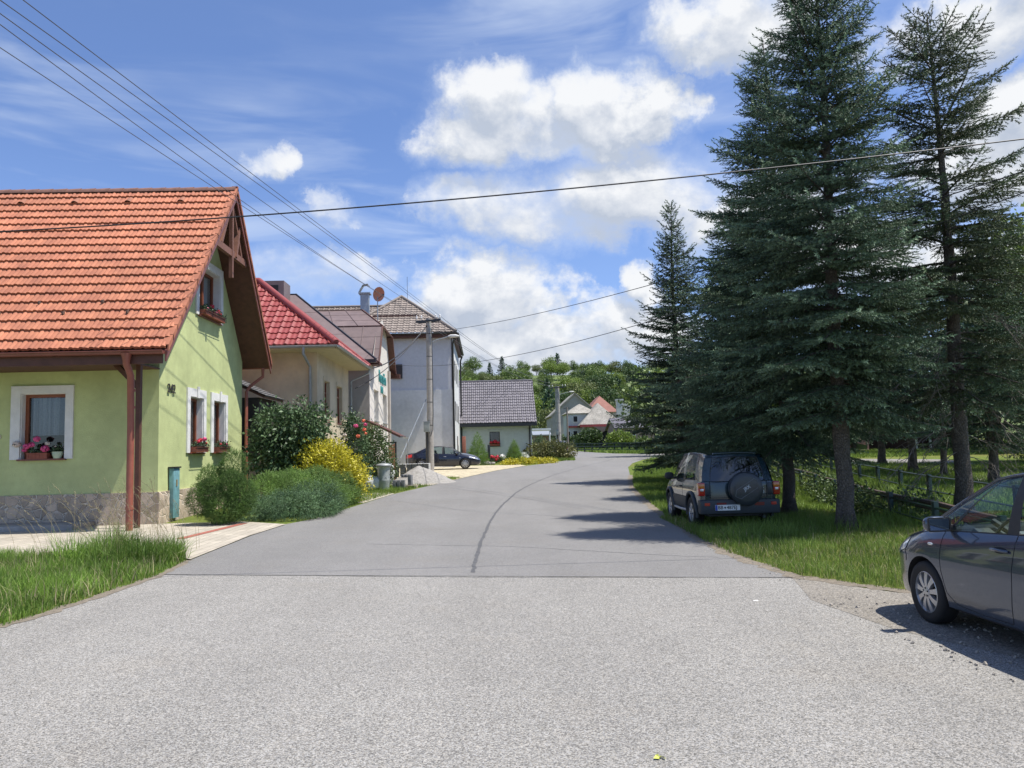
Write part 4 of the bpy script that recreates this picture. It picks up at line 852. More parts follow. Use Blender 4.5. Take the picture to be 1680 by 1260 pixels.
ch_ = MB(); ch_.box(-7.35, -6.85, 46.0, 46.45, 8.9, 11.25); ch_.box(-7.45, -6.75, 45.9, 46.55, 11.25, 11.33); ch_.tube([(-7.45, 46.2, 11.33), (-7.38, 46.2, 11.6), (-7.1, 46.2, 11.82), (-6.8, 46.2, 11.75)], .03, 6); ch_.add([(-7.45, 45.95, 11.36), (-7.45, 46.5, 11.36), (-7.2, 46.5, 11.8), (-7.2, 45.95, 11.8), (-6.9, 46.5, 11.86), (-6.9, 45.95, 11.86)], [(0, 1, 2, 3), (3, 2, 4, 5)]); ch_.build('chimney', GREYM, rf3)
TEAL = pm('teal_lettering', (.03, .22, .22), .5, .1, 5)
text_mesh('Penzión', .98, facing((X3+.03, 44.9, 5.98), (1, 0, -.0), (0, 0, 1)), TEAL, 'sign_lettering', gh3, .02, .012); text_mesh('BAR', .55, facing((X3+.03, 44.6, 5.28), (1, 0, 0)), TEAL, 'sign_lettering', gh3, .02, .01)
ds = thing('satellite_dish', 'salmon coloured satellite dish on a short mast beside the grey chimney', 'satellite dish', (-6.35, 46.2, 8.9))
b = MB(); b.tube([(-6.35, 46.25, 9.0), (-6.35, 46.25, 11.1)], .03, 8); b.build('mast', GREYM, ds)
b = MB(); b.lathe([(.0, -.06), (.18, -.05), (.34, .0), (.44, .07), (.45, .07), (.34, -.015), (.0, -.08)], (0, 0, 0), 24, axis='Y', close=False)
M_ = Matrix.Translation((-6.28, 46.15, 11.25)) @ Matrix.Rotation(R(205), 4, 'Z') @ Matrix.Rotation(R(-22), 4, 'X') @ Matrix.Diagonal((.8, 1, 1, 1)); b.v = [tuple(M_ @ Vector(v)) for v in b.v]; b.build('dish', pm('salmon_paint', (.50, .22, .15), .5, .12, 4), ds, smooth=60)
b = MB(); b.tube([(-6.3, 46.1, 10.95), (-5.95, 45.75, 11.1)], .015, 5); b.box(-5.98, -5.9, 45.68, 45.76, 11.07, 11.15); b.build('receiver_arm', DARKM, ds)
# canopy over its entrance
cp = thing('canopy', 'brown sloping canopy projecting from the front of the guest house', 'canopy', (-5.2, 41.3, 3))
b = MB(); slab(b, [(X3+.02, 38.4, 3.35), (X3+.02, 41.2, 3.35), (-4.2, 41.2, 2.5), (-4.2, 38.4, 2.5)], .1); b.build('roof', BROWN, cp); b = MB(); half_gutter(b, (-4.15, 38.4, 2.45), (-4.15, 41.2, 2.45), .06); b.tube([(-4.15, 41.15, 2.4), (-4.15, 41.15, .4)], .02, 6); b.build('gutter', GREYM, cp)

# ================================================================== TALL GREY HOUSE
th = thing('tall_house', 'tall three-storey grey house with brown tiled hip roof behind the concrete pole', 'house', (-8, 60, .6))
ex, ey, ez = -1.9, 53.3, 9.95; tt = 4.2; ap = (ex-tt, ey+tt, 13.3); ey1 = 66.0; wx4, wy4, wy5 = -2.27, 54.0, 66.2
w = MB(); w.box(-18, wx4, wy4, wy5, 6.0, 9.75); w.build('upper_wall', GREYL, th)
w = MB(); w.box(-18, wx4+.06, wy4-.06, wy5+.05, 0, 6.0); w.build('lower_wall', GREYW, th); w = MB(); w.box(wx4+.062, wx4+.10, wy4-.02, wy5, .6, 9.7); wf = w.build('front_facade', stucco('white_facade', (.66, .66, .64)), th)
b = MB(); 
for (yy, zz) in ((56.3, 6.9), (59.2, 6.9), (62.4, 6.9), (56.3, 3.9), (59.2, 3.9), (62.4, 3.9), (59.2, 1.4)): 
    wb = MB(); wb.box(wx4+.104, wx4+.125, yy, yy+1.1, zz, zz+1.4); wb.build('window', DARKF, th)
rf4 = roof_obj('roof', [((-10.3, ey, ez), (ex, ey, ez), (ap[0]-.001, ap[1], ap[2]), ap), ((ex, ey, ez), (ex, ey1, ez), ap, (ap[0], ey1, ap[2])), ((-18, 56.0, 11.3-.9), (-8.2, 56.0, 11.3-.9), (-18, 60.2, 13.1), (-8.0, 60.2, 13.1))], BRTILE, th, rows=16, tw=.42, wave=.07, step=.05, kind='double', samp=6)
b = MB(); b.tube([(ex, ey, ez+.06), (ap[0], ap[1], ap[2]+.08)], .11, 8); b.tube([(-10.3, ey, ez+.06), (ap[0], ap[1], ap[2]+.08)], .11, 8); b.tube([(ap[0], ap[1], ap[2]+.08), (ap[0], ey1, ap[2]+.08)], .11, 8); b.tube([(-18, 60.2, 13.2), (-7.5, 60.2, 13.2)], .1, 8); b.build('ridge_cap', BRTILE, rf4, smooth=60)
b = MB(); b.bar((-7.9, 54.9, 11.45), (-4.6, 54.9, 11.45), .06, .12); b.build('snow_fence', BROWN, rf4)
b = MB(); b.box(-18, ex, ey, ey+.05, ez-.28, ez-.02); b.box(ex-.05, ex, ey+.05, ey1, ez-.28, ez-.02); b.box(-18, ex-.05, ey+.05, ey1, ez-.30, ez-.24); b.build('soffit', BROWN, th)
b = MB(); half_gutter(b, (-18, ey-.1, ez-.06), (ex+.1, ey-.1, ez-.06), .09); half_gutter(b, (ex+.1, ey1, ez-.06), (ex+.1, ey-.1, ez-.06), .09)
b.tube([(ex+.05, ey, ez-.2), (wx4+.1, wy4-.12, ez-.75), (wx4+.1, wy4-.12, .6)], .07, 8); b.tube([(ex+.05, ey1-.2, ez-.2), (wx4+.25, ey1, ez-.6), (wx4+.25, ey1, .7)], .07, 8); b.build('gutter', DARKM, th, smooth=60)
b = MB(); b.tube([(ap[0]+.4, ap[1]+.5, 13.2), (ap[0]+.4, ap[1]+.5, 15.0)], .015, 5); b.build('lightning_rod', DARKM, rf4)
b = MB(); b.box(-9.9, -9.3, 53.88, 53.94, .0, .0+.001); tb = MB(); px0 = at(652, 620, 53.9); tb.box(px0.x-.35, px0.x+.35, 53.86, 53.938, px0.z-.05, px0.z+.95); tb.build('window', DARKF, th)

# ================================================================== GREY COTTAGE
gc = thing('grey_cottage', 'low pale grey cottage with dark grey tiled roof at the bend of the road', 'house', (1, 68, .7))
x0, x1 = -4.5, at(873, 720, 66).x; xr = at(881, 696, 65.4).x; w = MB(); hw = [(at(803, 720, 66).x, at(820.5, 720, 66).x, 1.98, 3.25)]
w.holed([(x0, 1.1), (x1, 1.1), (x1, 4.1), (x0, 4.1)], hw, (0, 66, 0), (1, 0, 0), (0, 0, 1), (0, -1, 0), .2); w.poly((x1, 66, 1.1), (x1, 73, 1.1), (x1, 73, 4), (x1, 69.5, 7.5), (x1, 66, 4)); w.build('wall', LGREY, gc)
b = MB(); b.box(x0, x1+.04, 65.96, 73, 0, 1.12); b.build('plinth', pm('dark_plinth', (.06, .055, .055), .8, .2, 5), gc)
rf5 = roof_obj('roof', [((x0-.3, 65.35, 3.95), (xr, 65.35, 3.95), (x0-.3, 69.5, 7.85), (xr-.05, 69.5, 7.85))], GRTILE, gc, rows=15, tw=.36, wave=.075, step=.05, samp=6, kind='double')
b = MB(); slab(b, [(x0-.3, 73.6, 3.95), (xr, 73.6, 3.95), (xr, 69.5, 7.83), (x0-.3, 69.5, 7.83)], .1); slab(b, [(x0-.3, 65.37, 3.9), (xr-.03, 65.37, 3.9), (xr-.03, 69.5, 7.79), (x0-.3, 69.5, 7.79)], .12); b.tube([(x0-.3, 69.5, 7.88), (xr-.03, 69.5, 7.88)], .1, 8); b.build('roof_deck', GRTILE, rf5)
b = MB(); b.box(x0-.3, xr, 65.3, 65.36, 3.66, 3.9); b.box(x0-.3, xr-.1, 65.36, 66, 3.66, 3.7); b.tube([(at(869.5, 730, 65.9).x, 65.4, 3.8), (at(869.5, 730, 65.9).x, 65.88, 3.4), (at(869.5, 730, 65.9).x, 65.88, .7)], .07, 6); b.build('gutter', DARKM, gc)
fr5 = Fr((0, 66, 0), (1, 0, 0), (0, -1, 0)); window(fr5, *hw[0], .14, gc, DARKF, .08, (.0, .25, 2.6), mull=0, surround=(.12, .12, .1, .14, .03), smat=LGREY, sill=.1, sillmat=DARKM)
b = MB(); rows = []; n = 14
c0 = (hw[0][0]+hw[0][1])/2
for rr in (1.0, .95): rows.append([Vector((c0+rr*.92*math.cos(math.pi*(.22+.56*k/n)), 65.975, 3.05+rr*.82*math.sin(math.pi*(.22+.56*k/n)))) for k in range(n+1)])
b.grid(rows); b.build('arch_moulding', pm('pale_trim', (.58, .61, .6), .8), gc)
flowerbox('flower_box', 'box of dark red flowers in the window of the grey cottage', 'flower box', (c0, 65.93, 2.02), 'x', .9, TERR, [(-.3, .3, .12, RED), (0, .36, .16, RED), (.3, .28, .12, RED)], 31, rail=False)
# ================================================================== GRASS
BLADE = pm('grass_blades', (.19, .30, .05), .55, .25, .8, attr=.4, col2=(.12, .21, .035), spec=.35, trans=.35)
BLADE2 = pm('verge_grass_blades', (.19, .27, .05), .55, .25, .5, attr=.4, col2=(.12, .19, .035), spec=.35, trans=.35)
DRY = pm('dry_grass', (.42, .36, .20), .8, .2, 2, attr=.3, trans=.3)
def in_poly(x, y, P):
    c = np.zeros(len(x), bool); n = len(P)
    for i in range(n):
        (x1, y1), (x2, y2) = P[i], P[(i+1) % n]
        if y1 == y2: continue
        m = ((y1 > y) != (y2 > y)) & (x < (x2-x1)*(y-y1)/(y2-y1)+x1); c ^= m
    return c
def blades(name, poly, dens, h, w, mat, seed, lean=.45, hmap=None, label=None, cat='grass', thin=None):
    g = np.random.default_rng(seed); P = np.array(poly); a, b = P.min(0), P.max(0); n = int(dens*(b[0]-a[0])*(b[1]-a[1]))
    x = g.uniform(a[0], b[0], n); y = g.uniform(a[1], b[1], n); k = in_poly(x, y, poly)
    if thin is not None: k &= g.uniform(size=n) < thin(x, y)
    x, y = x[k], y[k]; n = len(x); z = np.array([ground_z(p, q) for p, q in zip(x, y)])
    lf = np.array([mnoise.noise(Vector((p*1.3, q*1.3, seed))) for p, q in zip(x, y)]); hh = h*g.uniform(.5, 1.25, n)*(1+.55*lf)
    if hmap is not None: hh *= hmap(x, y)
    az = g.uniform(0, 6.283, n); ln = np.abs(g.normal(0, lean, n)); d = np.stack([np.cos(az), np.sin(az)], 1); s = np.stack([-d[:, 1], d[:, 0]], 1); s = s*np.cos(g.uniform(0, 3.14, n))[:, None]+d*np.sin(g.uniform(0, 3.14, n))[:, None]
    ww = w*g.uniform(.6, 1.3, n)
    V = np.zeros((n, 5, 3)); 
    for j, (t, wk) in enumerate(((0, 1), (0, -1), (.5, .75), (.5, -.75), (1, 0))):
        off = ln*hh*t*t*1.1; V[:, j, 0] = x+d[:, 0]*off+s[:, 0]*ww*wk*.5; V[:, j, 1] = y+d[:, 1]*off+s[:, 1]*ww*wk*.5; V[:, j, 2] = z-.01+hh*t*(1-.25*ln*t)
    F_ = np.array([(0, 1, 3), (0, 3, 2), (2, 3, 4)])[None]+(np.arange(n)*5)[:, None, None]
    o = np_mesh(name, V.reshape(-1, 3), F_.reshape(-1, 3), mat, rnd=np.repeat(np.clip(g.normal(.5, .2, n)+.4*lf, 0, 1), 5)); tag(o, label, cat, kind='stuff'); return o
verge_L = [(-5.05, 7.9), (-4.93, 9.1), (-4.75, 11.4), (-4.92, 12.9), (-5.5, 13.7), (-8.2, 14.0), (-11, 14.0), (-13, 14.0), (-13, 11), (-9, 6.5), (-5.6, 2), (-5.2, 6.0)]
blades('tall_grass', verge_L, 1400, .21, .011, BLADE, 1, hmap=lambda x, y: np.clip(.45+(-x-4.9)*1.1, .35, 1.0), label='lush tall green grass on the left verge beside the road')
blades('tall_grass', [(-4.95, 12.4), (-4.98, 13.2), (-5.7, 14.0), (-6.6, 14.1), (-6.9, 12.6), (-5.8, 12.1)], 1300, .46, .011, BLADE, 2, lean=.6, label='long tufted grass in front of the downpipe of the green cottage')
V_R1 = [(3.95, 9.75), (4.6, 8.65), (6.5, 8.4), (14, 7.9), (14, 17), (9, 18), (4.0, 18), (3.85, 14.3), (3.72, 12)]
blades('verge_grass', V_R1, 1100, .13, .009, BLADE2, 3, label='mown grass on the right verge in front of the off-road car')
blades('verge_grass', [(3.74, 13.3), (4.3, 13.0), (8, 14.2), (9, 16), (4.3, 16.2), (3.85, 15)], 420, .30, .010, BLADE2, 7, lean=.6, label='longer unmown grass round the wheels of the off-road car')
V_R2 = [(4.15, 18), (9.3, 18), (13.5, 36), (13.5, 48), (9.3, 48), (7, 36.7), (5.45, 28.6), (4.35, 19)]
blades('verge_grass', V_R2, 380, .15, .016, BLADE2, 4, label='grass on the right verge beyond the off-road car')
V_R3 = [(9.6, 13), (30, 13), (44, 17), (29, 33), (20, 44), (14.5, 49), (13.5, 38), (10.9, 19)]
blades('meadow_grass', V_R3, 150, .20, .022, BLADE2, 5, label='grass between the stream and the side road')
blades('ditch_weeds', [(7.0, 10.5), (9.9, 13.5), (15, 34.5), (12.6, 34.5), (7.9, 13.5)], 420, .42, .022, BLADE2, 6, lean=.7, label='rank weeds growing down both banks of the stream', cat='weeds')
blades('verge_grass', [(-4.4, 25.3), (-4.0, 25), (-3.45, 28.8), (-2.85, 31.7), (-2.3, 33.0), (-3.3, 33.6), (-4.9, 31.6), (-5.2, 27)], 380, .13, .015, BLADE2, 8, label='short grass strip in front of the grey bin and the gravel heap')
blades('verge_grass', [(-1.95, 34.7), (-1.2, 38.2), (-1.9, 38.4), (-2.6, 35.2)], 380, .15, .018, BLADE2, 9, label='small tuft of grass between the gravel heap and the yellow paving')
blades('verge_grass', [(7.2, 62), (8.4, 74), (8.8, 92), (6, 92), (2, 70), (3, 62)], 60, .25, .05, BLADE2, 10, label='grass at the bend of the road by the second pole')
blades('verge_grass', [(10.4, 51), (12.9, 60), (17.6, 65.5), (45, 71.0), (45, 52), (20, 50.5)], 45, .25, .05, BLADE2, 12, label='grass inside the bend behind the farthest spruce')
blades('verge_grass', [(13.2, 118), (13.6, 96), (14.7, 86.3), (18, 79.3), (26, 77.8), (70, 80), (70, 92), (22, 100), (17, 118)], 22, .4, .09, BLADE2, 13, label='sunlit grass along the far side of the bend')
blades('dry_grass_blades', verge_L, 110, .28, .008, DRY, 21, label='dry straw blades mixed into the left verge')
blades('dry_grass_blades', V_R1, 110, .15, .008, DRY, 22, label='dry straw blades mixed into the right verge')
# seed stalks
def stalks():
    g = np.random.default_rng(12); b = MB(); s = MB()
    for k in range(85):
        x = g.normal(-6.0, .75); y = g.uniform(12.6, 14.6); h = g.uniform(.75, 1.55)*(1 if k < 70 else .7); a = g.normal(2.6, .9); r = h*g.uniform(.15, .75); z0 = gz(y); pts = []
        if x > -5.1: x = -5.3
        for i in range(9):
            t = i/8; pts.append(Vector((x+math.cos(a)*r*t*t, y+math.sin(a)*r*.5*t*t, z0+h*(t-.22*r/h*t**3*1.6))))
        b.tube(pts, [.0032*(1-.6*i/8) for i in range(9)], 3, caps=False)
        L = int(g.uniform(14, 26))
        for i in range(L):
            t = .68+.32*i/L; j = min(int(t*8), 7); p = pts[j].lerp(pts[j+1], t*8-j); dd = (pts[j+1]-pts[j]).normalized()
            q = (dd+Vector(g.normal(size=3)*.35)).normalized()*g.uniform(.025, .055); w_ = q.cross(Vector(g.normal(size=3))).normalized()*.004; s.add([p-w_, p+w_, p+q], [(0, 1, 2)])
    root = thing('seeding_grass', 'dry feathery seed stalks of grass standing before the terracotta downpipe', 'grass tuft', (-6, 13.6, 0)); b.build('stems', DRY, root); s.build('seed_heads', DRY, root)
stalks()
def rubble(name, label, cat, pts, mat, seed, size=(.03, .1), origin=(0, 0, 0), kind=None):
    g = random.Random(seed); b = MB()
    for (x, y, z) in pts:
        r = g.uniform(*size); M = Matrix.Translation((x, y, z+r*.25)) @ Matrix.Rotation(g.uniform(0, 6), 4, Vector((g.random(), g.random(), g.random()+.01)).normalized()) @ Matrix.Diagonal((r*g.uniform(.8, 1.4), r, r*g.uniform(.5, .9), 1))
        vs = [M @ (Vector(v).normalized()*g.uniform(.8, 1.15)) for v in [(1, 1, 1), (-1, 1, 1), (-1, -1, 1), (1, -1, 1), (1, 1, -1), (-1, 1, -1), (-1, -1, -1), (1, -1, -1), (0, 0, 1.4), (0, 0, -1.4)]]
        b.add(vs, [(0, 1, 8), (1, 2, 8), (2, 3, 8), (3, 0, 8), (5, 4, 9), (6, 5, 9), (7, 6, 9), (4, 7, 9), (0, 4, 5, 1), (1, 5, 6, 2), (2, 6, 7, 3), (3, 7, 4, 0)])
    return tag(b.build(name, mat, origin=origin), label, cat, kind=kind)
rg = random.Random(4)
rubble('stones', 'dark rubble stones at the left edge behind the tall grass', 'stones', [(rg.uniform(-12.5, -9.6), rg.uniform(13.9, 14.4), .02) for k in range(60)], CONCD, 3, (.05, .16), kind='stuff')
rubble('loose_chippings', 'loose chippings scattered along the gritty road shoulder', 'gravel', [(rg.uniform(3.5, 8.5), rg.uniform(5.3, 8.4), .012) for k in range(900)] + [(3.75+rg.gauss(0, .15), rg.uniform(9.5, 14), .01) for k in range(160)], pm('chippings', (.30, .27, .23), .9, .4, 30), 5, (.006, .019), kind='stuff')
b = MB(); 
for (a, s, c) in ((.2, .045, 0), (1.9, .035, 1), (3.6, .05, 2), (5.1, .03, 3)): 
    q = Vector((1.02+.01*c, 3.72, .012)); d = Vector((math.cos(a), math.sin(a), .1)); n = Vector((-math.sin(a), math.cos(a), 0)); b.poly(q, q+d*s*.5+n*s*.28, q+d*s, q+d*s*.5-n*s*.28+Vector((0, 0, .01)))
lp = G(1087, 1245); b.v = [(v[0]-1.05+lp[0], v[1]-3.72+lp[1], v[2]) for v in b.v]
tag(b.build('fallen_leaf', pm('yellow_leaf', (.45, .48, .08), .6, .2, 30), origin=(lp[0], lp[1], .03)), 'small yellow-green fallen leaf on the asphalt near the bottom edge', 'leaf')
lp = G(1237, 986); b = MB(); b.add([(lp[0]-.035, lp[1]-.02, .008), (lp[0]+.04, lp[1]-.03, .009), (lp[0]+.05, lp[1]+.02, .014), (lp[0]-.02, lp[1]+.03, .009)], [(0, 1, 2, 3)]); tag(b.build('paper_scrap', WHT, origin=(lp[0], lp[1], 0)), 'white scrap of paper lying on the worn asphalt right of centre', 'litter')

# ================================================================== SHRUBS OF THE LEFT SIDE
DKLEAF = pm('dark_leaves', (.10, .16, .07), .5, .3, 3, attr=.5, col2=(.06, .10, .045), spec=.3, trans=.15)
JUN = pm('juniper_green', (.21, .33, .075), .6, .25, 1.6, attr=.4, col2=(.13, .22, .065), trans=.15)
JUNB = pm('juniper_blue_green', (.17, .27, .12), .6, .25, 1.6, attr=.4, col2=(.10, .18, .10), trans=.15)
DWF = pm('dwarf_pine_green', (.115, .21, .04), .6, .3, 3, attr=.5, col2=(.065, .13, .03), trans=.15)
YLW = pm('golden_leaves', (.56, .50, .04), .5, .22, 5, attr=.4, col2=(.38, .36, .03), trans=.25)
CYL = pm('bright_conifer_green', (.17, .28, .05), .6, .25, 3, attr=.5, trans=.2)
SH2 = needle_shoot(10, seed=6, wid=.05, out=.16)
bush('dwarf_conifer', 'rounded dark green dwarf conifer with several lobes against the gable wall', (-6.55, 19.6, .02), [(0, 0, .7, .6, .55, .68), (-.30, -.1, 1.12, .30, .28, .34), (.22, 0, 1.35, .33, .32, .50), (-.48, -.2, .62, .34, .32, .40), (.46, -.15, .70, .36, .34, .46), (.1, -.42, .42, .42, .36, .38), (-.2, -.4, .8, .3, .28, .33), (.3, -.36, 1.0, .28, .26, .34)], 19000, .075, DWF, 3, cat='shrub', tmpl=SH2, shell=.28, warp=.12, wsc=2.2, jit=.6, up=.25, part='needles', stems=[(0, 0, .7, .05, .05, 0)])
SPR = needle_shoot(9, seed=8, wid=.045, out=.15)
bush('spreading_juniper', 'low spreading juniper mound of blue-green sprays at the road edge', (-5.05, 20.7, .03), [(0, 0, .25, 1.0, 1.0, .42), (-.9, -.2, .22, .7, .7, .34), (.3, .9, .35, .8, 1.1, .5)], 9000, .13, JUNB, 5, tmpl=SPR, shell=.3, warp=.2, jit=.5, up=.15, part='sprays', sag=.1)
bush('spreading_juniper', 'large green spreading juniper between the dwarf conifer and the yellow shrub', (-5.25, 23.2, .06), [(0, 0, .5, 1.15, 1.6, .66), (-.9, -.3, .45, .8, 1.2, .6), (.45, 1.3, .4, .85, 1.3, .52), (.35, -1.2, .4, .8, 1.0, .5)], 21000, .135, JUN, 7, tmpl=SPR, shell=.25, warp=.2, jit=.5, up=.25, part='sprays')
bush('golden_shrub', 'bright yellow leaved shrub behind the green juniper', (-5.0, 24.95, .1), [(0, 0, .95, 1.05, .95, .95), (-.45, 0, 1.35, .6, .5, .66), (.55, .1, .75, .65, .7, .75), (.1, -.3, 1.45, .55, .5, .55)], 14000, .075, YLW, 9, shell=.4, warp=.4, wsc=2, jit=.8, stems=[(0, 0, .9, .04, .1, 0)])
bush('leafy_shrub', 'big shrub of dark drooping leaves between the green and the cream house', (-6.35, 25.5, .08), [(0, 0, 2.15, 1.05, .95, 1.0), (-.55, 0, 2.5, .75, .7, .75), (.5, -.1, 2.6, .8, .7, .72), (-.65, -.1, 1.6, .75, .7, .8), (.6, -.1, 1.6, .75, .7, .75), (0, -.2, 1.2, .8, .7, .7)], 11000, .135, DKLEAF, 13, shell=.45, warp=.35, wsc=1.8, jit=.55, up=-.15, sag=.35, stems=[(0, 0, 1.6, .05, -.4, 0), (.1, .1, 1.8, .05, .5, .1), (-.1, 0, 1.4, .04, .1, -.2)], aspect=.8)
bush('rose_bush', 'rose bush with salmon and pink blooms against the cream house', (-5.15, 30.6, .2), [(0, 0, 1.7, .62, .6, 1.1), (.0, -.1, .9, .65, .6, .8), (-.1, 0, 2.5, .4, .4, .6)], 6500, .085, DKLEAF, 15, shell=.5, warp=.45, wsc=2, stems=[(0, 0, 1.6, .03, .2, 0), (.1, 0, 2.2, .03, -.1, 0)])
rb_ = bpy.data.objects['rose_bush']
g = np.random.default_rng(4)
for (dx_, dy_, dz_, m_, r_) in ((-.55, -.45, 1.75, ORG, .075), (.13, -.5, 2.55, PINK, .08), (.42, -.45, 2.75, ORG, .06), (.45, -.5, 2.4, ORG, .07), (.22, -.5, 2.15, ORG, .075), (-.3, -.5, 2.2, PALE, .07), (.48, -.4, 2.6, PINK, .06), (.5, -.45, 2.25, ORG, .05)):
    V, F_ = petals(g, (dx_, dy_, dz_), r_, 70, r_*.6, m_, '', None); np_mesh('rose', V, F_, m_, rb_)
bush('green_shrub', 'green shrub between the rose bush and the guest house canopy', (-4.6, 32.4, .22), [(0, 0, 1.35, .72, .65, 1.1), (-.1, 0, 2.0, .5, .5, .62), (.2, -.1, .8, .7, .6, .7)], 6500, .085, pm('mid_green_leaves', (.085, .13, .04), .5, .3, 3, attr=.5, trans=.2), 17, shell=.45, warp=.4, wsc=2, stems=[(0, 0, 1.4, .04, 0, 0)])
for (px, py0, py1, Y, sd, lb) in ((783, 712, 757, 57, 21, 'larger bright conical dwarf spruce by the black fence of the grey cottage'), (843, 724, 764, 55.5, 22, 'smaller conical dwarf spruce near the right corner of the grey cottage')):
    a = at(px, py0, Y); z0 = gz(Y); H = a.z-z0; bush('conical_spruce', lb, (a.x, Y, z0), [(0, 0, H*f, H*.40*(1-f)**.9+.05, H*.40*(1-f)**.9+.05, H*.14) for f in (.1, .2, .3, .4, .5, .6, .7, .8, .9)]+[(0, 0, H*.95, .05, .05, H*.06)], 3600, .16, CYL, sd, cat='conifer', tmpl=SPR, shell=.3, warp=.12, jit=.3, up=.4, part='needles', group='conical spruces by the grey cottage', stems=[(0, 0, H*.6, .05, 0, 0)])
def at_ground(px, Y): p = at(px, 740, Y); return (p.x, Y, gz(Y))
bush('flower_bed', 'bed of red and white flowers below the window of the grey cottage', at_ground(807, 60), [(-.9, 0, .25, .6, .4, .3), (0, 0, .3, .7, .4, .38), (.9, 0, .25, .6, .4, .3)], 1800, .10, DKLEAF, 31, cat='flower bed')
fb = bpy.data.objects['flower_bed']; g = np.random.default_rng(9)
for k in range(26):
    x = g.uniform(-1.3, 1.3); m_ = RED if -.45 < x < .5 else WHT; V, F_ = petals(g, (x, g.uniform(-.45, -.1), g.uniform(.28, .68)), .10, 26, .07, m_, '', None); np_mesh('blossom', V, F_, m_, fb)
bush('yellow_ground_cover', 'low mat of yellow leaves along the edge of the road before the grey cottage', at_ground(868, 55.5), [(-1.4, -.9, .15, .7, .5, .26), (-.5, -.3, .18, .8, .5, .3), (.5, .2, .18, .8, .5, .3), (1.4, 1.2, .15, .7, .6, .26)], 3600, .11, YLW, 33, cat='ground cover')
bush('white_flower_clump', 'small clump of white flowers beside the smaller conical spruce', at_ground(858, 60), [(0, 0, .35, .5, .4, .38)], 700, .11, pm('whitish_leaves', (.55, .56, .48), .6, .15, 8), 34, cat='flowers')
bush('reddish_shrub', 'wide shrub of green and rust leaves in front of the second pole', at_ground(906, 66), [(-1.3, 0, .7, 1.2, .9, .75), (0, 0, .8, 1.2, .9, .85), (1.1, 0, .7, 1.0, .9, .7)], 4600, .15, pm('rusty_leaves', (.15, .14, .05), .6, .5, 1.2, attr=.5, col2=(.09, .14, .035), trans=.2), 35)
bush('climbing_roses', 'flowering shrub at the right corner of the grey cottage', at_ground(886, 68), [(0, 0, 1.0, .6, .5, 1.1), (.6, 0, .8, .5, .5, .8)], 2200, .13, DKLEAF, 36)
# black metal fence of the grey cottage
mf = thing('metal_fence', 'black metal railing with posts between the dark saloon and the grey cottage', 'fence', at_ground(780, 59))
b = MB(); xa, xb_ = at(757, 740, 59).x, at(800, 740, 59).x; zb = gz(59)
for k in range(22): x = xa+(xb_-xa)*k/21; b.box(x-.012, x+.012, 58.99, 59.015, zb+.1, zb+1.1+.12*math.sin(math.pi*k/21))
b.box(xa, xb_, 58.985, 59.02, zb+.15, zb+.19); b.box(xa, xb_, 58.985, 59.02, zb+.85, zb+.89); b.build('railing', DARKM, mf); b = MB(); b.box(xb_, xb_+.2, 58.9, 59.1, zb, zb+1.45); b.build('post', DARKM, mf, bevel=.01)
b = MB(); xw = at(745, 700, 62).x; b.box(at(758.5, 720, 62).x, at(764, 720, 62).x, 61.5, 62.4, zb, at(760, 716, 62).z); tag(b.build('brick_pier', pm('brick_red', (.34, .13, .09), .85, .2, 12), origin=(0, 62, zb), bevel=.02), 'red pier in the shadow between the tall grey house and the grey cottage', 'pier')
rubble('edging_stones', 'low row of edging stones before the flower bed of the grey cottage', 'stones', [(at(792+k*2.6, 757, 57).x, 57+rg.uniform(-.2, .2), gz(57)+.05) for k in range(8)], CONC, 8, (.14, .24))

# ================================================================== BUILDING MATERIALS BY THE ROAD
def block(b, x, y, z, rz=0, w=.1, L=.25, h=.5): b.box(-L/2, L/2, -w/2, w/2, 0, h, Matrix.Translation((x, y, z)) @ Matrix.Rotation(rz, 4, 'Z'))
# gravel heap
def heap(name, label, c, rx, ry, h, mat, seed, sheared=0):
    b = MB(); n, m = 36, 16; rows = []
    for j in range(m+1):
        t = j/m; row = []
        for i in range(n+1):
            a = 2*math.pi*i/n; r = t*(1+.10*mnoise.noise(Vector((math.cos(a)*1.5, math.sin(a)*1.5, seed)))); z = h*(1-t**1.35)*(1-t*.25)*(1+.1*mnoise.noise(Vector((math.cos(a)*t*4, math.sin(a)*t*4, seed+3)))) + .03*mnoise.noise(Vector((math.cos(a)*t*14, math.sin(a)*t*14, seed)))*(1-t)
            row.append((c[0]+math.cos(a)*r*rx+sheared*(1-t), c[1]+math.sin(a)*r*ry, c[2]-.03+z))
        rows.append(row)
    b.grid(rows[::-1]); return tag(b.build(name, mat, origin=c, smooth=60), label, 'heap')
heap('gravel_heap', 'heap of pale grey gravel at the foot of the concrete pole', (-2.95, 35.4, gz(35.4)), 1.55, 1.5, .80, pm('gravel', (.29, .275, .25), .95, .25, 9, bump=1.6, bsc=28, attr=0), 4, -.1)
bn = thing('dustbin', 'dented round galvanised dustbin with lid beside the white sacks', 'bin', (-4.12, 31.3, gz(31.3)))
b = MB(); zb = gz(31.3); r_ = []
b.lathe([(.21, 0), (.215, .02), (.235, .35), (.24, .37), (.235, .39), (.25, .78), (.26, .92), (.27, .93), (.27, .95), (.255, .95)], (-4.12, 31.3, zb), 26); b.build('body', pm('zinc_bin', (.40, .43, .42), .5, .15, 8, metal=.25, big=.1), bn, smooth=50)
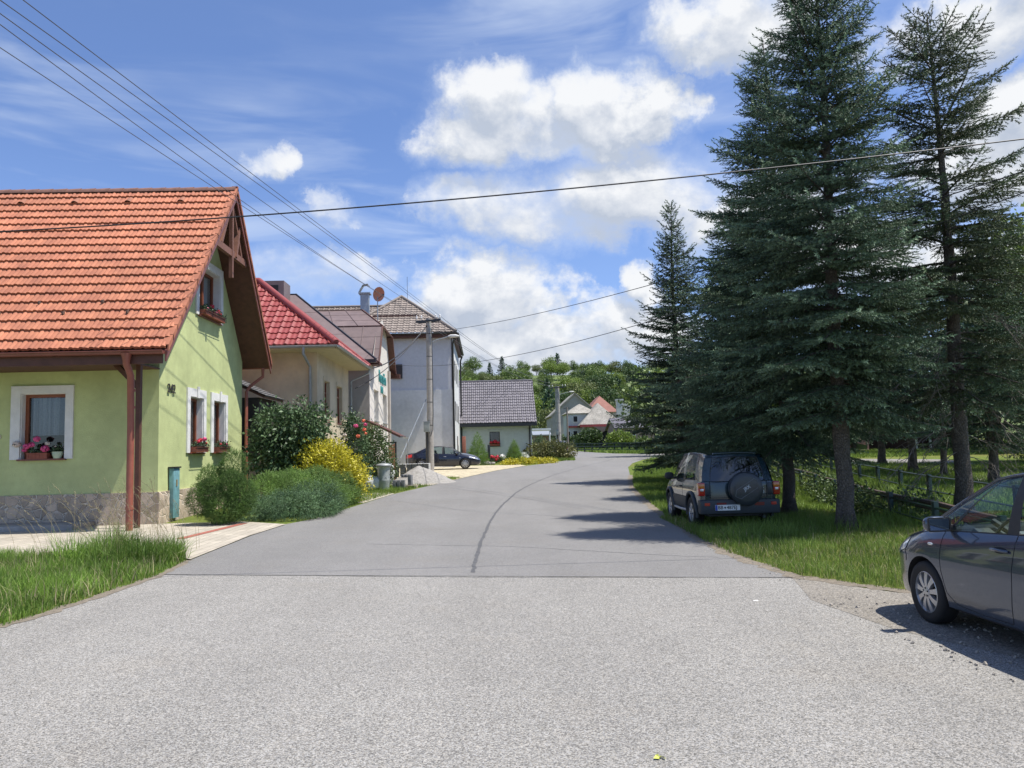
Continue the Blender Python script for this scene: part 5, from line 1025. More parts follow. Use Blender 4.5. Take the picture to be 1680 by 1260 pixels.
b = MB(); b.lathe([(.31, .93), (.325, .96), (.31, 1.0), (.2, 1.045), (.05, 1.06)], (-4.12, 31.3, zb), 26); b.tube([(-4.2, 31.3, zb+1.06), (-4.18, 31.3, zb+1.11), (-4.06, 31.3, zb+1.11), (-4.04, 31.3, zb+1.06)], .012, 6); b.build('lid', pm('bin_lid', (.30, .31, .31), .5, .15, 8, metal=.2), bn, smooth=50)
b = MB(); b.tube([(-3.86, 31.2, zb+.78), (-3.82, 31.2, zb+.74), (-3.84, 31.2, zb+.62), (-3.88, 31.2, zb+.6)], .012, 6); b.tube([(-4.05, 31.03, zb+.45), (-4.0, 31.0, zb+.5), (-3.98, 31.02, zb+.42)], .01, 5); b.build('handle', DARKM, bn)
SACK = pm('white_sack', (.66, .66, .65), .75, .08, 4, bump=.6, bsc=9)
def sack(name, label, c, sx, sy, sz, seed, rz=0):
    n, m = 28, 14; rows = []
    for j in range(m+1):
        v = j/m*math.pi; row = []
        for i in range(n+1):
            a = 2*math.pi*i/n; ca, sa = math.cos(a), math.sin(a); sq = (abs(ca)**4+abs(sa)**4)**-.25; rr = math.sin(v)**.45*sq*(1+.10*mnoise.noise(Vector((ca*2, sa*2, v*2+seed)))+.04*mnoise.noise(Vector((ca*7, sa*7, v*6+seed))))
            z = (1-math.cos(v))/2*sz*(1+.06*mnoise.noise(Vector((ca*3, sa*3, seed)))); x, y = ca*rr*sx/2, sa*rr*sy/2; row.append((c[0]+x*math.cos(rz)-y*math.sin(rz), c[1]+x*math.sin(rz)+y*math.cos(rz), c[2]+z))
        rows.append(row)
    t = thing(name, label, 'sack', c); b = MB(); b.grid(rows); b.build('sack', SACK, t, smooth=50); b = MB()
    for s in (-1, 1): b.tube([(c[0]+s*sx*.35, c[1]-sy*.3, c[2]+sz*.93), (c[0]+s*sx*.32, c[1]-sy*.33, c[2]+sz*1.06), (c[0]+s*sx*.18, c[1]-sy*.28, c[2]+sz*1.04), (c[0]+s*sx*.15, c[1]-sy*.3, c[2]+sz*.95)], .02, 5)
    b.build('strap', DARKM, t)
sack('big_sack', 'tall white builder sack behind the galvanised dustbin', (-4.55, 32.9, gz(33)), 1.3, 1.0, 1.12, 3); sack('big_sack', 'small white sack slumped on the ground to the left of the dustbin', (-4.66, 31.3, gz(31.3)), .75, .6, .55, 8, .2)
GBk = 'concrete edging blocks stacked by the road'
zb = gz(32.2)
pl = thing('pallet', 'wooden pallet boards under the concrete edging blocks', 'pallet', (-3.45, 32.0, zb)); b = MB()
for y in (31.75, 32.0, 32.25): b.box(-3.75, -2.85, y-.05, y+.05, zb+.09, zb+.11)
for x in (-3.7, -3.3, -2.9): b.box(x-.05, x+.05, 31.7, 32.3, zb, zb+.088)
b.build('boards', pm('pale_wood', (.45, .38, .28), .8, .25, 6), pl)
k = 0
for (x, y, z, r, nm) in ((-3.72, 31.62, 0, 1.5, 'leftmost'), (-3.55, 31.6, 0, 1.5, 'second from the left'), (-3.38, 31.62, 0, 1.55, 'third from the left'), (-3.12, 31.9, .11, 1.35, 'rightmost, standing on the pallet')):
    b = MB(); block(b, x, y, zb+z, r, .14, .25, .34 if z == 0 else .42); tag(b.build('concrete_block', CONCD, origin=(x, y, zb), bevel=.012), f'dark concrete edging block beside the gravel heap, {nm}', 'block', GBk)
b = MB(); 
for i in range(3): block(b, -3.45+.13*i, 32.2, zb+.42, 1.4+.1*i, .1, .2, .12)
tag(b.build('broken_blocks', CONCD, origin=(-3.4, 32.2, zb), bevel=.01), 'few dark broken blocks lying on top behind the standing blocks', 'blocks')
zb = gz(38.3); GC = 'packs of hollow concrete blocks beside the pole'
pk = bpy.data.objects.new('x', None)
xs_ = [at(px, 770, 38.3).x for px in (650, 661, 672, 681, 690, 699)]
nm = ('leftmost', 'second from the left', 'third from the left', 'fourth from the left', 'fifth from the left', 'rightmost, half wrapped in white film')
for i, x in enumerate(xs_):
    t = thing('block_stack', f'stack of grey concrete blocks before the dark saloon, {nm[i]}', 'block stack', (x, 38.3, zb), group=GC)
    for j in range(4):
        b = MB(); o_ = Vector((rg.uniform(-.02, .02), rg.uniform(-.02, .02), 0)); b.box(x-.125+o_.x, x+.125+o_.x, 38.05, 38.5, zb+.12+j*.155, zb+.27+j*.155); b.build('block', CONCD, t, bevel=.012)
    b = MB(); b.box(x-.15, x+.15, 38.02, 38.52, zb+.742, zb+.765); 
    if i == 5: b.box(x+.135, x+.20, 38.0, 38.5, zb+.1, zb+.76)
    b.build('film_wrap', SACK, t)
bpy.data.objects.remove(pk)
b = MB(); fx0, fx1 = at(637, 750, 36).x, at(649.5, 750, 36).x; fz0, fz1 = gz(36), at(645, 726, 36).z
b.bar((fx1, 36, fz0), (fx1, 36, fz1), .07); b.bar((fx0-.3, 36, fz1), (fx1+.035, 36, fz1+.0), .07); b.bar((fx0, 36, fz0+.1), (fx1, 36, fz0+.1), .05); tag(b.build('square_arch', DARKM, origin=(fx1, 36, fz0)), 'black square-section metal frame standing left of the concrete blocks', 'frame')
b = MB(); 
for i in range(4): x = at(637.5, 740, 36.6).x+i*.085; b.box(x, x+.075, 36.6, 36.63, fz0, at(640, 731-i, 36.6).z)
tag(b.build('upright_boards', pm('orange_boards', (.42, .17, .08), .75, .2, 8), origin=(fx0, 36.6, fz0)), 'orange-brown boards standing upright behind the black frame', 'boards')

# ================================================================== POLES AND WIRES
INS = pm('porcelain', (.72, .70, .66), .25, .05, 9); WIRE = pm('wire_black', (.02, .02, .022), .5, .1, 9); WIREG = pm('wire_aluminium', (.10, .105, .11), .45, .1, 9, metal=.3)
PX, PY = at(707, 773, 46).x, 46.0; pz = gz(PY); top = at(703, 523, PY); PX = (PX+top.x)/2; TZ = top.z
def pole(name, label, x, y, z0, zt, r0, r1, arm, lamp=None, mat=CONC, box_=True):
    p = thing(name, label, 'utility pole', (x, y, z0)); b = MB(); n = 14
    b.tube([(x, y, z0+(zt-z0)*i/n) for i in range(n+1)], [r0+(r1-r0)*i/n for i in range(n+1)], 18); b.build('post', mat, p, smooth=60)
    b = MB()
    for k in range(5): zz = z0+(zt-z0)*(.3+.15*k); rr = r0+(r1-r0)*(.3+.15*k)+.006; b.lathe([(rr, -.015), (rr+.004, 0), (rr, .015)], (x, y, zz), 16)
    b.build('band', DARKM, p, smooth=60)
    b = MB(); b.bar((x-arm/2, y-r1-.05, zt-.22), (x+arm/2, y-r1-.05, zt-.08), .09, .11); b.bar((x-arm*.42, y+r1+.05, zt-.22), (x+arm*.42, y+r1+.05, zt-.1), .08, .09); b.build('crossarm', DARKM, p)
    pins = []
    for k, u in enumerate((-.46, -.27, .30, .46)):
        q = Vector((x+arm*u, y-r1-.05, zt-.03+.07*u)); b = MB(); b.lathe([(.012, -.1), (.012, .02), (.05, .03), (.065, .07), (.05, .10), (.035, .13), (.05, .17), (.03, .22), (.005, .24)], q, 12); b.build('insulator', INS, p, smooth=60); pins.append(q+Vector((0, 0, .14)))
    if box_:
        b = MB(); b.box(x-.36, x-.02, y-r0-.22, y-r0-.0, z0+2.35, z0+2.95); bx = b.build('junction_box', pm('grey_box', (.26, .29, .28), .5, .1, 6), p, bevel=.015)
        b = MB(); b.box(x-.39, x+.01, y-r0-.25, y-r0+.0, z0+2.953, z0+2.98); b.build('box_cover', GREYM, bx)
        b = MB(); b.tube([(x-.2, y-r0-.05, z0+2.35), (x-.19, y-r0-.02, z0+2.1), (x-.20, y-r0-.02, z0+.02)], .075, 8); b.tube([(x-.05, y-r0-.1, z0+2.36), (x+.05, y-r0-.12, z0+2.1), (x+.17, y-r0*.9, z0+2.5), (x+.2, y-.1, z0+3.4), (x+.2, y-.05, z0+5.5), (x+.18, y, zt-.6)], .02, 6); b.build('cable_duct', DARKM, p, smooth=60)
    if lamp:
        b = MB(); lx, lz = lamp; b.tube([(x+r1, y, lz-.35), (x+r1+.3, y-.02, lz-.2), (x+lx-.3, y-.05, lz)], .03, 8); b.build('lamp_arm', GREYM, p, smooth=60)
        b = MB(); b.tube([(x+lx-.35, y-.05, lz-.0), (x+lx-.2, y-.05, lz+.02), (x+lx+.1, y-.05, lz+.02), (x+lx+.3, y-.05, lz)], [.05, .10, .10, .04], 12); b.build('lamp_head', pm('pale_lamp', (.55, .55, .52), .4, .05, 5), p, smooth=60)
    return p, pins
lz_ = at(742, 552, PY).z; P1, pins1 = pole('utility_pole', 'thick grey concrete power pole with street lamp before the tall grey house', PX, PY, pz, TZ, .20, .155, 1.5, (at(745, 552, PY).x-PX, lz_))
y2 = 99.; p2b = at(916, 745, y2); p2t = at(915, 634, y2); P2, pins2 = pole('utility_pole', 'farther concrete power pole with lamp at the bend of the road', (p2b.x+p2t.x)/2, y2, gz(y2), p2t.z, .36, .28, 2.3, (at(937, 642, y2).x-p2b.x, at(937, 643, y2).z))
y3 = 112.; p3b = at(932, 735, y3); p3t = at(930, 668, y3)
t = thing('wooden_pole', 'thin wooden pole right of the farther concrete pole', 'utility pole', (p3b.x, y3, gz(y3))); b = MB(); b.tube([(p3b.x, y3, gz(y3)), (p3t.x, y3, p3t.z)], [.17, .12], 10); b.build('post', pm('grey_wood', (.22, .19, .16), .9, .2, 6), t); b = MB(); b.bar((p3t.x-.5, y3, p3t.z-.15), (p3t.x+.5, y3, p3t.z-.15), .08); b.build('crossarm', DARKM, t)
def wire(name, label, pts, r, mat, t0=0., t1=1., group=None, n=60):
    """a cable through three given points, each (t, position); parabolic sag"""
    (ta, A), (tb, B_), (tc, Cc) = [(t, Vector(p)) for t, p in pts]; out = []
    for i in range(n+1):
        t = t0+(t1-t0)*i/n
        la = (t-tb)*(t-tc)/((ta-tb)*(ta-tc)); lb = (t-ta)*(t-tc)/((tb-ta)*(tb-tc)); lc = (t-ta)*(t-tb)/((tc-ta)*(tc-tb)); out.append(A*la+B_*lb+Cc*lc)
    b = MB(); b.tube(out, r, 5); return tag(b.build(name, mat, origin=out[0], smooth=180), label, 'cable', group)
GW = 'power lines running from the upper left to the concrete pole'
lines = [((0, 78), (200, 209), pins1[0], 'lowest'), ((0, 40), (200, 187.5), pins1[1]+Vector((0, 0, -.02)), 'second lowest'), ((0, 22), (200, 166), pins1[2]+Vector((-.3, 0, 0)), 'middle'), ((0, 0), (200, 142), pins1[2], 'second highest'), ((0, -29), (200, 123), pins1[3], 'highest')]
for (a, m_, B_, nmw) in lines:
    Xc, Yc = B_.x, B_.y; k0 = ray(*a); s0 = k0.x/k0.y; ux, uy = -5.9, -48
    def tpar(px, py):
        k = ray(px, py); s = k.x/k.y; t = (s*Yc-Xc)/(ux-s*uy); return t, at(px, py, Yc+uy*t)
    tA, A_ = tpar(*a); tM, M_ = tpar(*m_)
    wire('power_line', f'{nmw} of the five power lines from the upper left to the concrete pole', [(0, B_), (tM, M_), (tA, A_)], .0085, WIREG, 0, 1.15, GW, 90)
GW2 = 'power lines from the concrete pole to the farther pole'
for i in range(4):
    a, c = pins1[i], pins2[i]; m_ = (a+c)/2; m_.z -= .75+.12*i; wire('power_line', ('lowest', 'second', 'third', 'highest')[i]+' of four power lines between the near and the farther concrete pole', [(0, a), (.5, m_), (1, c)], .012, WIREG, 0, 1, GW2)
wire('street_cable', 'black cable crossing high over the street in front of the orange roof and the spruces', [(0, at(0, 380, 11)), (.5, at(800, 322, 11)), (1, at(1680, 228, 11))], .011, WIRE, -.15, 1.2)
wire('service_cable', 'upper black cable from the concrete pole passing behind the top of the slim spruce', [(0, (PX, PY, at(703, 545, PY).z)), (.64, at(1050, 472, 23.3)), (.964, at(1680, 281, 12.2))], .011, WIRE, 0, 1.1)
wire('service_cable', 'lower black cable from the tall grey house to the spruces on the right', [(0, at(640, 597, 48)), (.508, at(870, 578, 28.7)), (.967, at(1680, 316, 12.2))], .010, WIRE, 0, 1.1)
Pk = Vector((PX-.1, PY-.16, at(700, 535, PY).z)); 
wire('house_cable', 'thick black cable sagging from the pole to the roof edge of the guest house', [(0, Pk), (.5, at(656, 581, 43.4)), (1, at(612, 604, 39.4))], .03, WIRE)
wire('house_cable', 'second black cable from the pole to the bracket on the cream house', [(0, Pk+Vector((0, 0, -.06))), (.5, at(643, 597, 42.2)), (1, at(583, 637, 38.3))], .022, WIRE)
b = MB(); q0, q1 = at(699, 655, 46), at(657, 752, 44); b.tube([q0, q1], .03, 6); tag(b.build('pole_stay', GREYM, origin=q1), 'slanting grey stay bracing the concrete pole on its left', 'stay')

# ================================================================== FENCES OF THE STREAM
FEN = pm('dark_green_paint', (.010, .028, .020), .4, .2, 8); RUST = pm('rusty_pipe', (.10, .07, .055), .6, .3, 8, metal=.2)
def rail_fence(name, label, fx, y0, y1, n, h, rails, mat, pw=.085, lean=0):
    t = thing(name, label, 'fence', (fx(y0), y0, gz(y0)))
    ys = [y0+(y1-y0)*k/(n-1) for k in range(n)]
    for y in ys:
        b = MB(); x = fx(y); b.box(x-pw/2, x+pw/2, y-pw/2, y+pw/2, gz(y)-.3, gz(y)+h+.03); b.build('post', mat, t, bevel=.008)
    for rz_, rr in rails: b = MB(); b.tube([(fx(y), y-pw*.0, gz(y)+rz_) for y in ys], rr, 6); b.build('rail', mat, t)
    return t
rail_fence('pipe_fence', 'dark green pipe railing on the near bank of the stream', near_fence_x, 10.3, 41.5, 13, .60, [(.52, .022), (.25, .020)], FEN)
rail_fence('pipe_fence', 'dark green pipe railing on the far bank of the stream', far_fence_x, 11.6, 49.4, 16, .76, [(.74, .024), (.38, .022)], FEN, .095)
b = MB(); 
for dz_, r_ in ((.47, .05), (.36, .035)): b.tube([(near_fence_x(y)+.45, y, gz(y)+dz_+.02*math.sin(y)) for y in np.arange(10, 38, 2)], r_, 8)
tag(b.build('water_pipes', RUST, origin=(8, 12, 0)), 'pair of old dark pipes running along the stream behind the near railing', 'pipes')
WEED = pm('weed_leaves', (.10, .15, .05), .5, .3, 3, attr=.5, trans=.25)
for (x, y, s, sd, lb) in ((8.75, 15.6, .62, 41, 'leafy green bush by the near railing left of the grey hatchback mirror'), (8.45, 17.4, .5, 42, 'low bramble at the edge of the stream below the near railing'), (9.3, 20.8, .5, 43, 'weeds climbing between the railings behind the middle spruce trunk'), (10.6, 24.5, .5, 44, 'tall yellow-green weeds between the two fences')):
    bush('bramble', lb, (x, y, gz(y)-.35), [(0, 0, .5, s, s*1.2, .5), (s*.7, s*.4, .4, s*.8, s, .42), (-s*.2, -s, .35, s*.7, s*.6, .4)], 1900, .085, WEED, sd, cat='bush', shell=.6, warp=.4)
# ================================================================== VEHICLES
def carpaint(name, col, rough=.25, metal=.35, fl=0):
    return pm(name, col, rough, .06, 1.2, metal=metal, coat=1.0, spec=.5)
RUBBER = pm('tyre_rubber', (.014, .014, .015), .8, .2, 12); ALLOY = pm('alloy_wheel', (.50, .50, .51), .32, .08, 6, metal=.7); BLACKP = pm('black_plastic', (.025, .026, .028), .55, .15, 20); SEAT = pm('grey_seat_cloth', (.10, .105, .11), .9, .15, 30)
DASH = pm('dashboard_plastic', (.16, .165, .17), .7, .1, 20); CHROME = pm('chrome', (.65, .65, .66), .12, .03, 5, metal=1); CARGL = glass('car_glass', (.74, .84, .82), .75); CARGLD = glass('tinted_car_glass', (.16, .2, .2), 2.0)
LAMPC = pm('lamp_lens', (.62, .64, .66), .08, .06, 30, metal=.5, coat=1); REDL = pm('red_lens', (.42, .015, .015), .15, .1, 20, coat=1); AMB = pm('amber_lens', (.55, .16, .02), .15, .1, 20, coat=1); GREYC = pm('grey_cladding', (.036, .042, .047), .55, .1, 10)
SEAMK = pm('panel_gap', (.006, .006, .007), .8, .1, 5)
def pch(xk, yk, x):
    xk, yk = np.array(xk, float), np.array(yk, float); o_ = np.argsort(xk); xk, yk = xk[o_], yk[o_]; x = np.clip(x, xk[0], xk[-1]); h = np.diff(xk); d = np.diff(yk)/h; m = np.zeros_like(yk); m[0], m[-1] = d[0], d[-1]
    for i in range(1, len(d)): m[i] = 0 if d[i-1]*d[i] <= 0 else 2*d[i-1]*d[i]/(d[i-1]+d[i])
    i = np.clip(np.searchsorted(xk, x)-1, 0, len(h)-1); t = (x-xk[i])/h[i]
    return (2*t**3-3*t**2+1)*yk[i]+(t**3-2*t**2+t)*h[i]*m[i]+(-2*t**3+3*t**2)*yk[i+1]+(t**3-t**2)*h[i]*m[i+1]
def cut(me_obj, cyls):
    for c in cyls:
        md = me_obj.modifiers.new('b', 'BOOLEAN'); md.operation = 'DIFFERENCE'; md.solver = 'EXACT'; md.object = c
    bpy.context.view_layer.update(); dg = bpy.context.evaluated_depsgraph_get(); me = bpy.data.meshes.new_from_object(me_obj.evaluated_get(dg)); me_obj.modifiers.clear(); old = me_obj.data; me_obj.data = me; bpy.data.meshes.remove(old)
    for c in cyls: bpy.data.objects.remove(c)
def wheel(root, x, y, r, side, spokes, name='wheel', w=.19, rimr=.66, steer=0, dark=False):
    s = side; M = Matrix.Translation((x, y, r)) @ Matrix.Rotation(steer, 4, 'Z')
    def put(b, n, mat, par, sm=50): b.v = [tuple(M @ Vector((v[0], v[1], v[2]))) for v in b.v]; return b.build(n, mat, par, smooth=sm, local=True)
    R_ = r*rimr; b = MB(); b.lathe([(R_, -w/2+.01), (r*.80, -w/2-.004), (r*.94, -w/2+.004), (r*.985, -w/2+.025), (r, -w/2+.05), (r, w/2-.05), (r*.985, w/2-.025), (r*.94, w/2-.004), (r*.80, w/2+.004), (R_, w/2-.01), (R_*.97, 0), (R_, -w/2+.01)], (0, 0, 0), 40, axis='Y', close=False)
    for k in range(40):
        a = 2*math.pi*k/40; c = Vector((math.cos(a)*r, 0, math.sin(a)*r)); t = Vector((-math.sin(a), 0, math.cos(a)))
    ty = put(b, 'tyre', RUBBER, root)
    b = MB(); b.lathe([(R_*1.0, s*(w/2-.012)), (R_*.955, s*(w/2-.008)), (R_*.93, s*(w/2-.03)), (R_*.90, -s*(w/2-.02)), (R_*1.0, -s*(w/2-.02))], (0, 0, 0), 36, axis='Y', close=False)
    for k in range(spokes):
        a = 2*math.pi*(k+.25)/spokes; d = Vector((math.cos(a), 0, math.sin(a))); t = Vector((-math.sin(a), 0, math.cos(a))); w0, w1 = R_*.085, R_*(1.15/spokes+.03); yo = Vector((0, s, 0))
        p0, p1 = d*R_*.15+yo*(w/2-.012), d*R_*.95+yo*(w/2-.020); dp = -yo*.035
        b.add([p0-t*w0, p0+t*w0, p1+t*w1, p1-t*w1, p0-t*w0+dp, p0+t*w0+dp, p1+t*w1+dp, p1-t*w1+dp, (p0+p1)/2+yo*.008-t*(w0+w1)*.42, (p0+p1)/2+yo*.008+t*(w0+w1)*.42], [(0, 1, 9, 8), (8, 9, 2, 3), (0, 4, 5, 1), (1, 5, 6, 2), (2, 6, 7, 3), (3, 7, 4, 0), (4, 7, 6, 5), (0, 8, 3), (1, 2, 9)])
    b.lathe([(R_*.26, s*(w/2-.035)), (R_*.25, s*(w/2-.008)), (R_*.12, s*(w/2-.002)), (.001, s*(w/2))], (0, 0, 0), 20, axis='Y', close=False); put(b, 'rim', GREYC if dark else ALLOY, ty, 35)
    b = MB(); b.lathe([(R_*.88, s*.01), (.01, s*.012)], (0, 0, 0), 20, axis='Y', close=False); put(b, 'brake_disc', pm('brake_dark', (.03, .03, .032), .5, .2, 9, metal=.5), ty)
    b = MB()
    for k in range(5): a = 2*math.pi*k/5+.3; b.lathe([(.009, s*(w/2-.014)), (.009, s*(w/2-.001)), (.001, s*(w/2))], (math.cos(a)*R_*.19, 0, math.sin(a)*R_*.19), 6, axis='Y', close=False)
    put(b, 'wheel_nuts', SEAMK, ty)
    return ty
class Car:
    def __init__(s, name, label, cat, K, cabin, loc, heading, paint, axles, r, arch, seams=True, glassm=None, group=None):
        """K rows: x, zb, w, zw, zt, wt, zc.  x points forward, y to the car's left; heading = direction of travel as an angle from +X"""
        s.root = thing(name, label, cat, (0, 0, 0), 0, group); s.K = np.array(K, float); s.cab = cabin; s.paint = paint; s.gl = glassm or CARGL
        xs = np.unique(np.concatenate([np.linspace(s.K[0, 0], s.K[-1, 0], 84), s.K[:, 0], [cabin[0], cabin[0]+.01, cabin[1], cabin[1]-.01]])); b = MB(); rows = []; inner = MB(); irow = []
        for x in xs: rows.append(s.section(x))
        n = len(rows[0]); full = []
        for sec in rows: full.append([Vector((p[0], -p[1], p[2])) for p in sec[::-1]][:-1]+[Vector(p) for p in sec] if False else [Vector((p[0], p[1], p[2])) for p in sec] + [Vector((p[0], -p[1], p[2])) for p in sec[::-1]][1:-1])
        m = len(full[0]); vs = [p for f in full for p in f]; fs = []
        for i in range(len(full)-1):
            for k in range(m): fs.append((i*m+k, i*m+(k+1) % m, (i+1)*m+(k+1) % m, (i+1)*m+k))
        fs += [tuple(range(m)), tuple(reversed(range((len(full)-1)*m, len(full)*m)))]
        b.add(vs, fs); s.body = b.build('body', paint, s.root, local=True)
        bm = bmesh.new(); bm.from_mesh(s.body.data); bmesh.ops.recalc_face_normals(bm, faces=bm.faces); bm.to_mesh(s.body.data); bm.free()
        cy = []
        for ax in axles:
            for sd in (-1, 1):
                q = MB(); q.lathe([(arch, -.2), (arch, .2)], (ax, sd*(s.hw(ax)-.06), r), 40, axis='Y'); c = q.build('cutter', None, None, origin=(0, 0, 0)); 
                bm = bmesh.new(); bm.from_mesh(c.data); bmesh.ops.recalc_face_normals(bm, faces=bm.faces); bm.to_mesh(c.data); bm.free(); cy.append(c)
        cut(s.body, cy); me = s.body.data; me.materials.clear(); me.materials.append(paint); me.materials.append(DASH); me.materials.append(BLACKP)
        for p in me.polygons:
            c = p.center; nrm = p.normal; p.use_smooth = True
            if cabin[0]-.005 < c.x < cabin[1]+.005 and abs(c.y) < s.wt(c.x)-.045 and c.z > .3: p.material_index = 1
            for ax in axles:
                d = math.hypot(c.x-ax, c.z-r)
                if d < arch+.012 and abs(c.y) < s.hw(ax)-.01 and (abs(nrm.y) > .9 and abs(c.y) < s.hw(ax)-.12 or abs(nrm.y) < .1 and d > arch-.04): p.material_index = 2
        me.set_sharp_from_angle(angle=R(38)); s.r = r; s.axles = axles
    def k(s, x, j): return float(pch(s.K[:, 0], s.K[:, j], np.array(x)))
    def hw(s, x): return s.k(x, 2)
    def wt(s, x): return s.k(x, 5)
    def section(s, x):
        zb, w, zw, zt, wt, zc = [s.k(x, j) for j in range(1, 7)]; ins = s.cab[0] <= x <= s.cab[1]
        P = [(0, zb), (w*.84, zb), (w*.955, zb+.035), (w*.985, zb+.10*(zw-zb)/.3), (w*.995, zb+.55*(zw-zb)), (w, zw), (w*.997, zw+.25*(zt-zw)), (w+(wt-w)*.30, zw+.55*(zt-zw)), (w+(wt-w)*.62, zw+.82*(zt-zw)), (wt, zt)]
        P += [(wt-.05, zt+.004), (wt-.07, .42), (0.0, .42)] if ins else [(wt-.05, zt+.012), (wt*.6, zc-.012), (0.0, zc)]
        return [(x, a, c) for a, c in P]
    def side(s, x, z, off=0.):
        sec = s.section(x)[2:10]; zz = [p[2] for p in sec]; yy = [p[1] for p in sec]; return Vector((x, float(np.interp(z, zz, yy))+off, z))
    def seam(s, pts, r=.0032, name='panel_gap', mirror=True, mat=None, off=0.0, sub=8):
        P = []
        for i in range(len(pts)-1):
            for q in range(sub): t = q/sub; P.append((pts[i][0]*(1-t)+pts[i+1][0]*t, pts[i][1]*(1-t)+pts[i+1][1]*t))
        P.append(pts[-1]); 
        for sg in ((1, -1) if mirror else (1,)):
            b = MB(); b.tube([Vector((v.x, v.y*sg, v.z)) for v in (s.side(x, z, off) for x, z in P)], r, 5); b.build(name, mat or SEAMK, s.root, local=True)
    def greenhouse(s, cols, roofz, yr, crown=.035, zoff=-.004, rear=True, gtop=.93, glass2=None, bow=.03, pill=BLACKP):
        """cols: (x at belt, x at roof, kind of the panel that follows going backwards)"""
        s.rz = lambda x: float(pch([p[0] for p in roofz], [p[1] for p in roofz], np.array(x))); yrr = (lambda x: float(pch([p[0] for p in yr], [p[1] for p in yr], np.array(x))))
        def P(xb, xr, v, sg=1, o=0.):
            zb = s.k(xb, 4)+zoff; yb = s.wt(xb)-.012; zr = s.rz(xr); y = yb+(yrr(xr)-yb)*v+bow*math.sin(math.pi*v)*.9+o; return Vector((xb+(xr-xb)*v, sg*y, zb+(zr-zb)*v))
        s.P = P
        for i in range(len(cols)-1):
            (xb0, xr0, kd), (xb1, xr1, _) = cols[i], cols[i+1]
            for sg in (1, -1):
                def grid(v0, v1, o=0., nu=4, nv=7, u0=0., u1=1.):
                    return [[P(xb0+(xb1-xb0)*(u0+(u1-u0)*a/nu), xr0+(xr1-xr0)*(u0+(u1-u0)*a/nu), v0+(v1-v0)*c/nv, sg, o) for c in range(nv+1)] for a in range(nu+1)]
                if kd == 'glass': b = MB(); b.grid(grid(.02, gtop, -.004)); b.build('side_window', glass2 if (glass2 and i > 3) else s.gl, s.root, smooth=180, local=True); b = MB(); b.grid(grid(gtop, 1.0)); b.grid(grid(0, .03, .002)); b.build('window_trim', s.paint if False else BLACKP, s.root, smooth=60, local=True)
                elif kd == 'black': b = MB(); b.grid(grid(0, 1, .001)); b.build('pillar', BLACKP, s.root, smooth=60, local=True)
                else: b = MB(); b.grid(grid(0, 1)); b.grid(grid(0, 1, -.03)); b.build('pillar', s.paint, s.root, smooth=60, local=True)
        x0r, x1r = cols[0][1], cols[-1][1]; b = MB(); n = 20; rows = []; prof = [(-1, 0), (-.97, .55), (-.9, .8), (-.7, .93), (-.35, .99), (0, 1), (.35, .99), (.7, .93), (.9, .8), (.97, .55), (1, 0)]
        for i in range(n+1): x = x0r+(x1r-x0r)*i/n; rows.append([Vector((x, u*(yrr(x)+.004), s.rz(x)-.012+crown*c)) for u, c in prof])
        b.grid(rows); b.grid([[p-Vector((0, 0, .03)) for p in r_] for r_ in rows]); b.build('roof', s.paint, s.root, smooth=60, local=True)
        # windscreen and rear window
        def screen(xb, xr, nm, bulge, mat, v1=.97):
            rows = []; tr = []
            for i in range(9):
                v = i/8; row = []
                for j in range(13):
                    u = -1+2*j/12; pp = P(xb, xr, v, 1); row.append(Vector((pp.x+bulge*(1-u*u), u*pp.y, pp.z+crown*v*(1-u*u)*.8+(.012*(1-u*u)))))
                rows.append(row)
            b = MB(); b.grid(rows); b.build(nm, mat, s.root, smooth=180, local=True)
            b = MB(); b.tube(rows[0], .014, 5); b.tube(rows[-1], .010, 5); b.tube([q[0] for q in rows], .010, 5); b.tube([q[-1] for q in rows], .010, 5); b.build('screen_seal', BLACKP, s.root, smooth=60, local=True)
        screen(cols[0][0], cols[0][1], 'windscreen', .10, s.gl)
        if rear: screen(cols[-1][0], cols[-1][1], 'rear_window', -.05, glass2 or s.gl)
    def blob(s, name, c, size, mat, rot=0, parent=None, n=14, e=2.4):
        b = MB(); rows = []
        for j in range(n+1):
            v = -math.pi/2+math.pi*j/n; row = []
            for i in range(n*2+1):
                a = math.pi*i/n; f = lambda q: math.copysign(abs(q)**(2/e), q); row.append(Vector((f(math.cos(v))*f(math.cos(a))*size[0], f(math.cos(v))*f(math.sin(a))*size[1], f(math.sin(v))*size[2])))
            rows.append(row)
        M = Matrix.Translation(c) @ Matrix.Rotation(rot, 4, 'Z'); b.grid([[M @ p for p in r] for r in rows]); return b.build(name, mat, parent or s.root, smooth=60, local=True)
    def lens(s, name, pts, mat, off=.006, sg=1, thick=.0, n=6):
        """a lamp lens that follows the side skin; pts = 4 corners (x, z)"""
        b = MB(); rows = []
        for i in range(n+1):
            u = i/n; row = []
            for j in range(n+1):
                v = j/n; x = (pts[0][0]*(1-u)+pts[1][0]*u)*(1-v)+(pts[3][0]*(1-u)+pts[2][0]*u)*v; z = (pts[0][1]*(1-u)+pts[1][1]*u)*(1-v)+(pts[3][1]*(1-u)+pts[2][1]*u)*v
                q = s.side(x, z, off+.012*math.sin(math.pi*u)*math.sin(math.pi*v)); row.append(Vector((q.x, q.y*sg, q.z)))
            rows.append(row)
        b.grid(rows); b.build(name, mat, s.root, smooth=60, local=True)
    def place(s, loc, heading): s.root.location = loc; s.root.rotation_euler = (0, 0, heading); return s.root
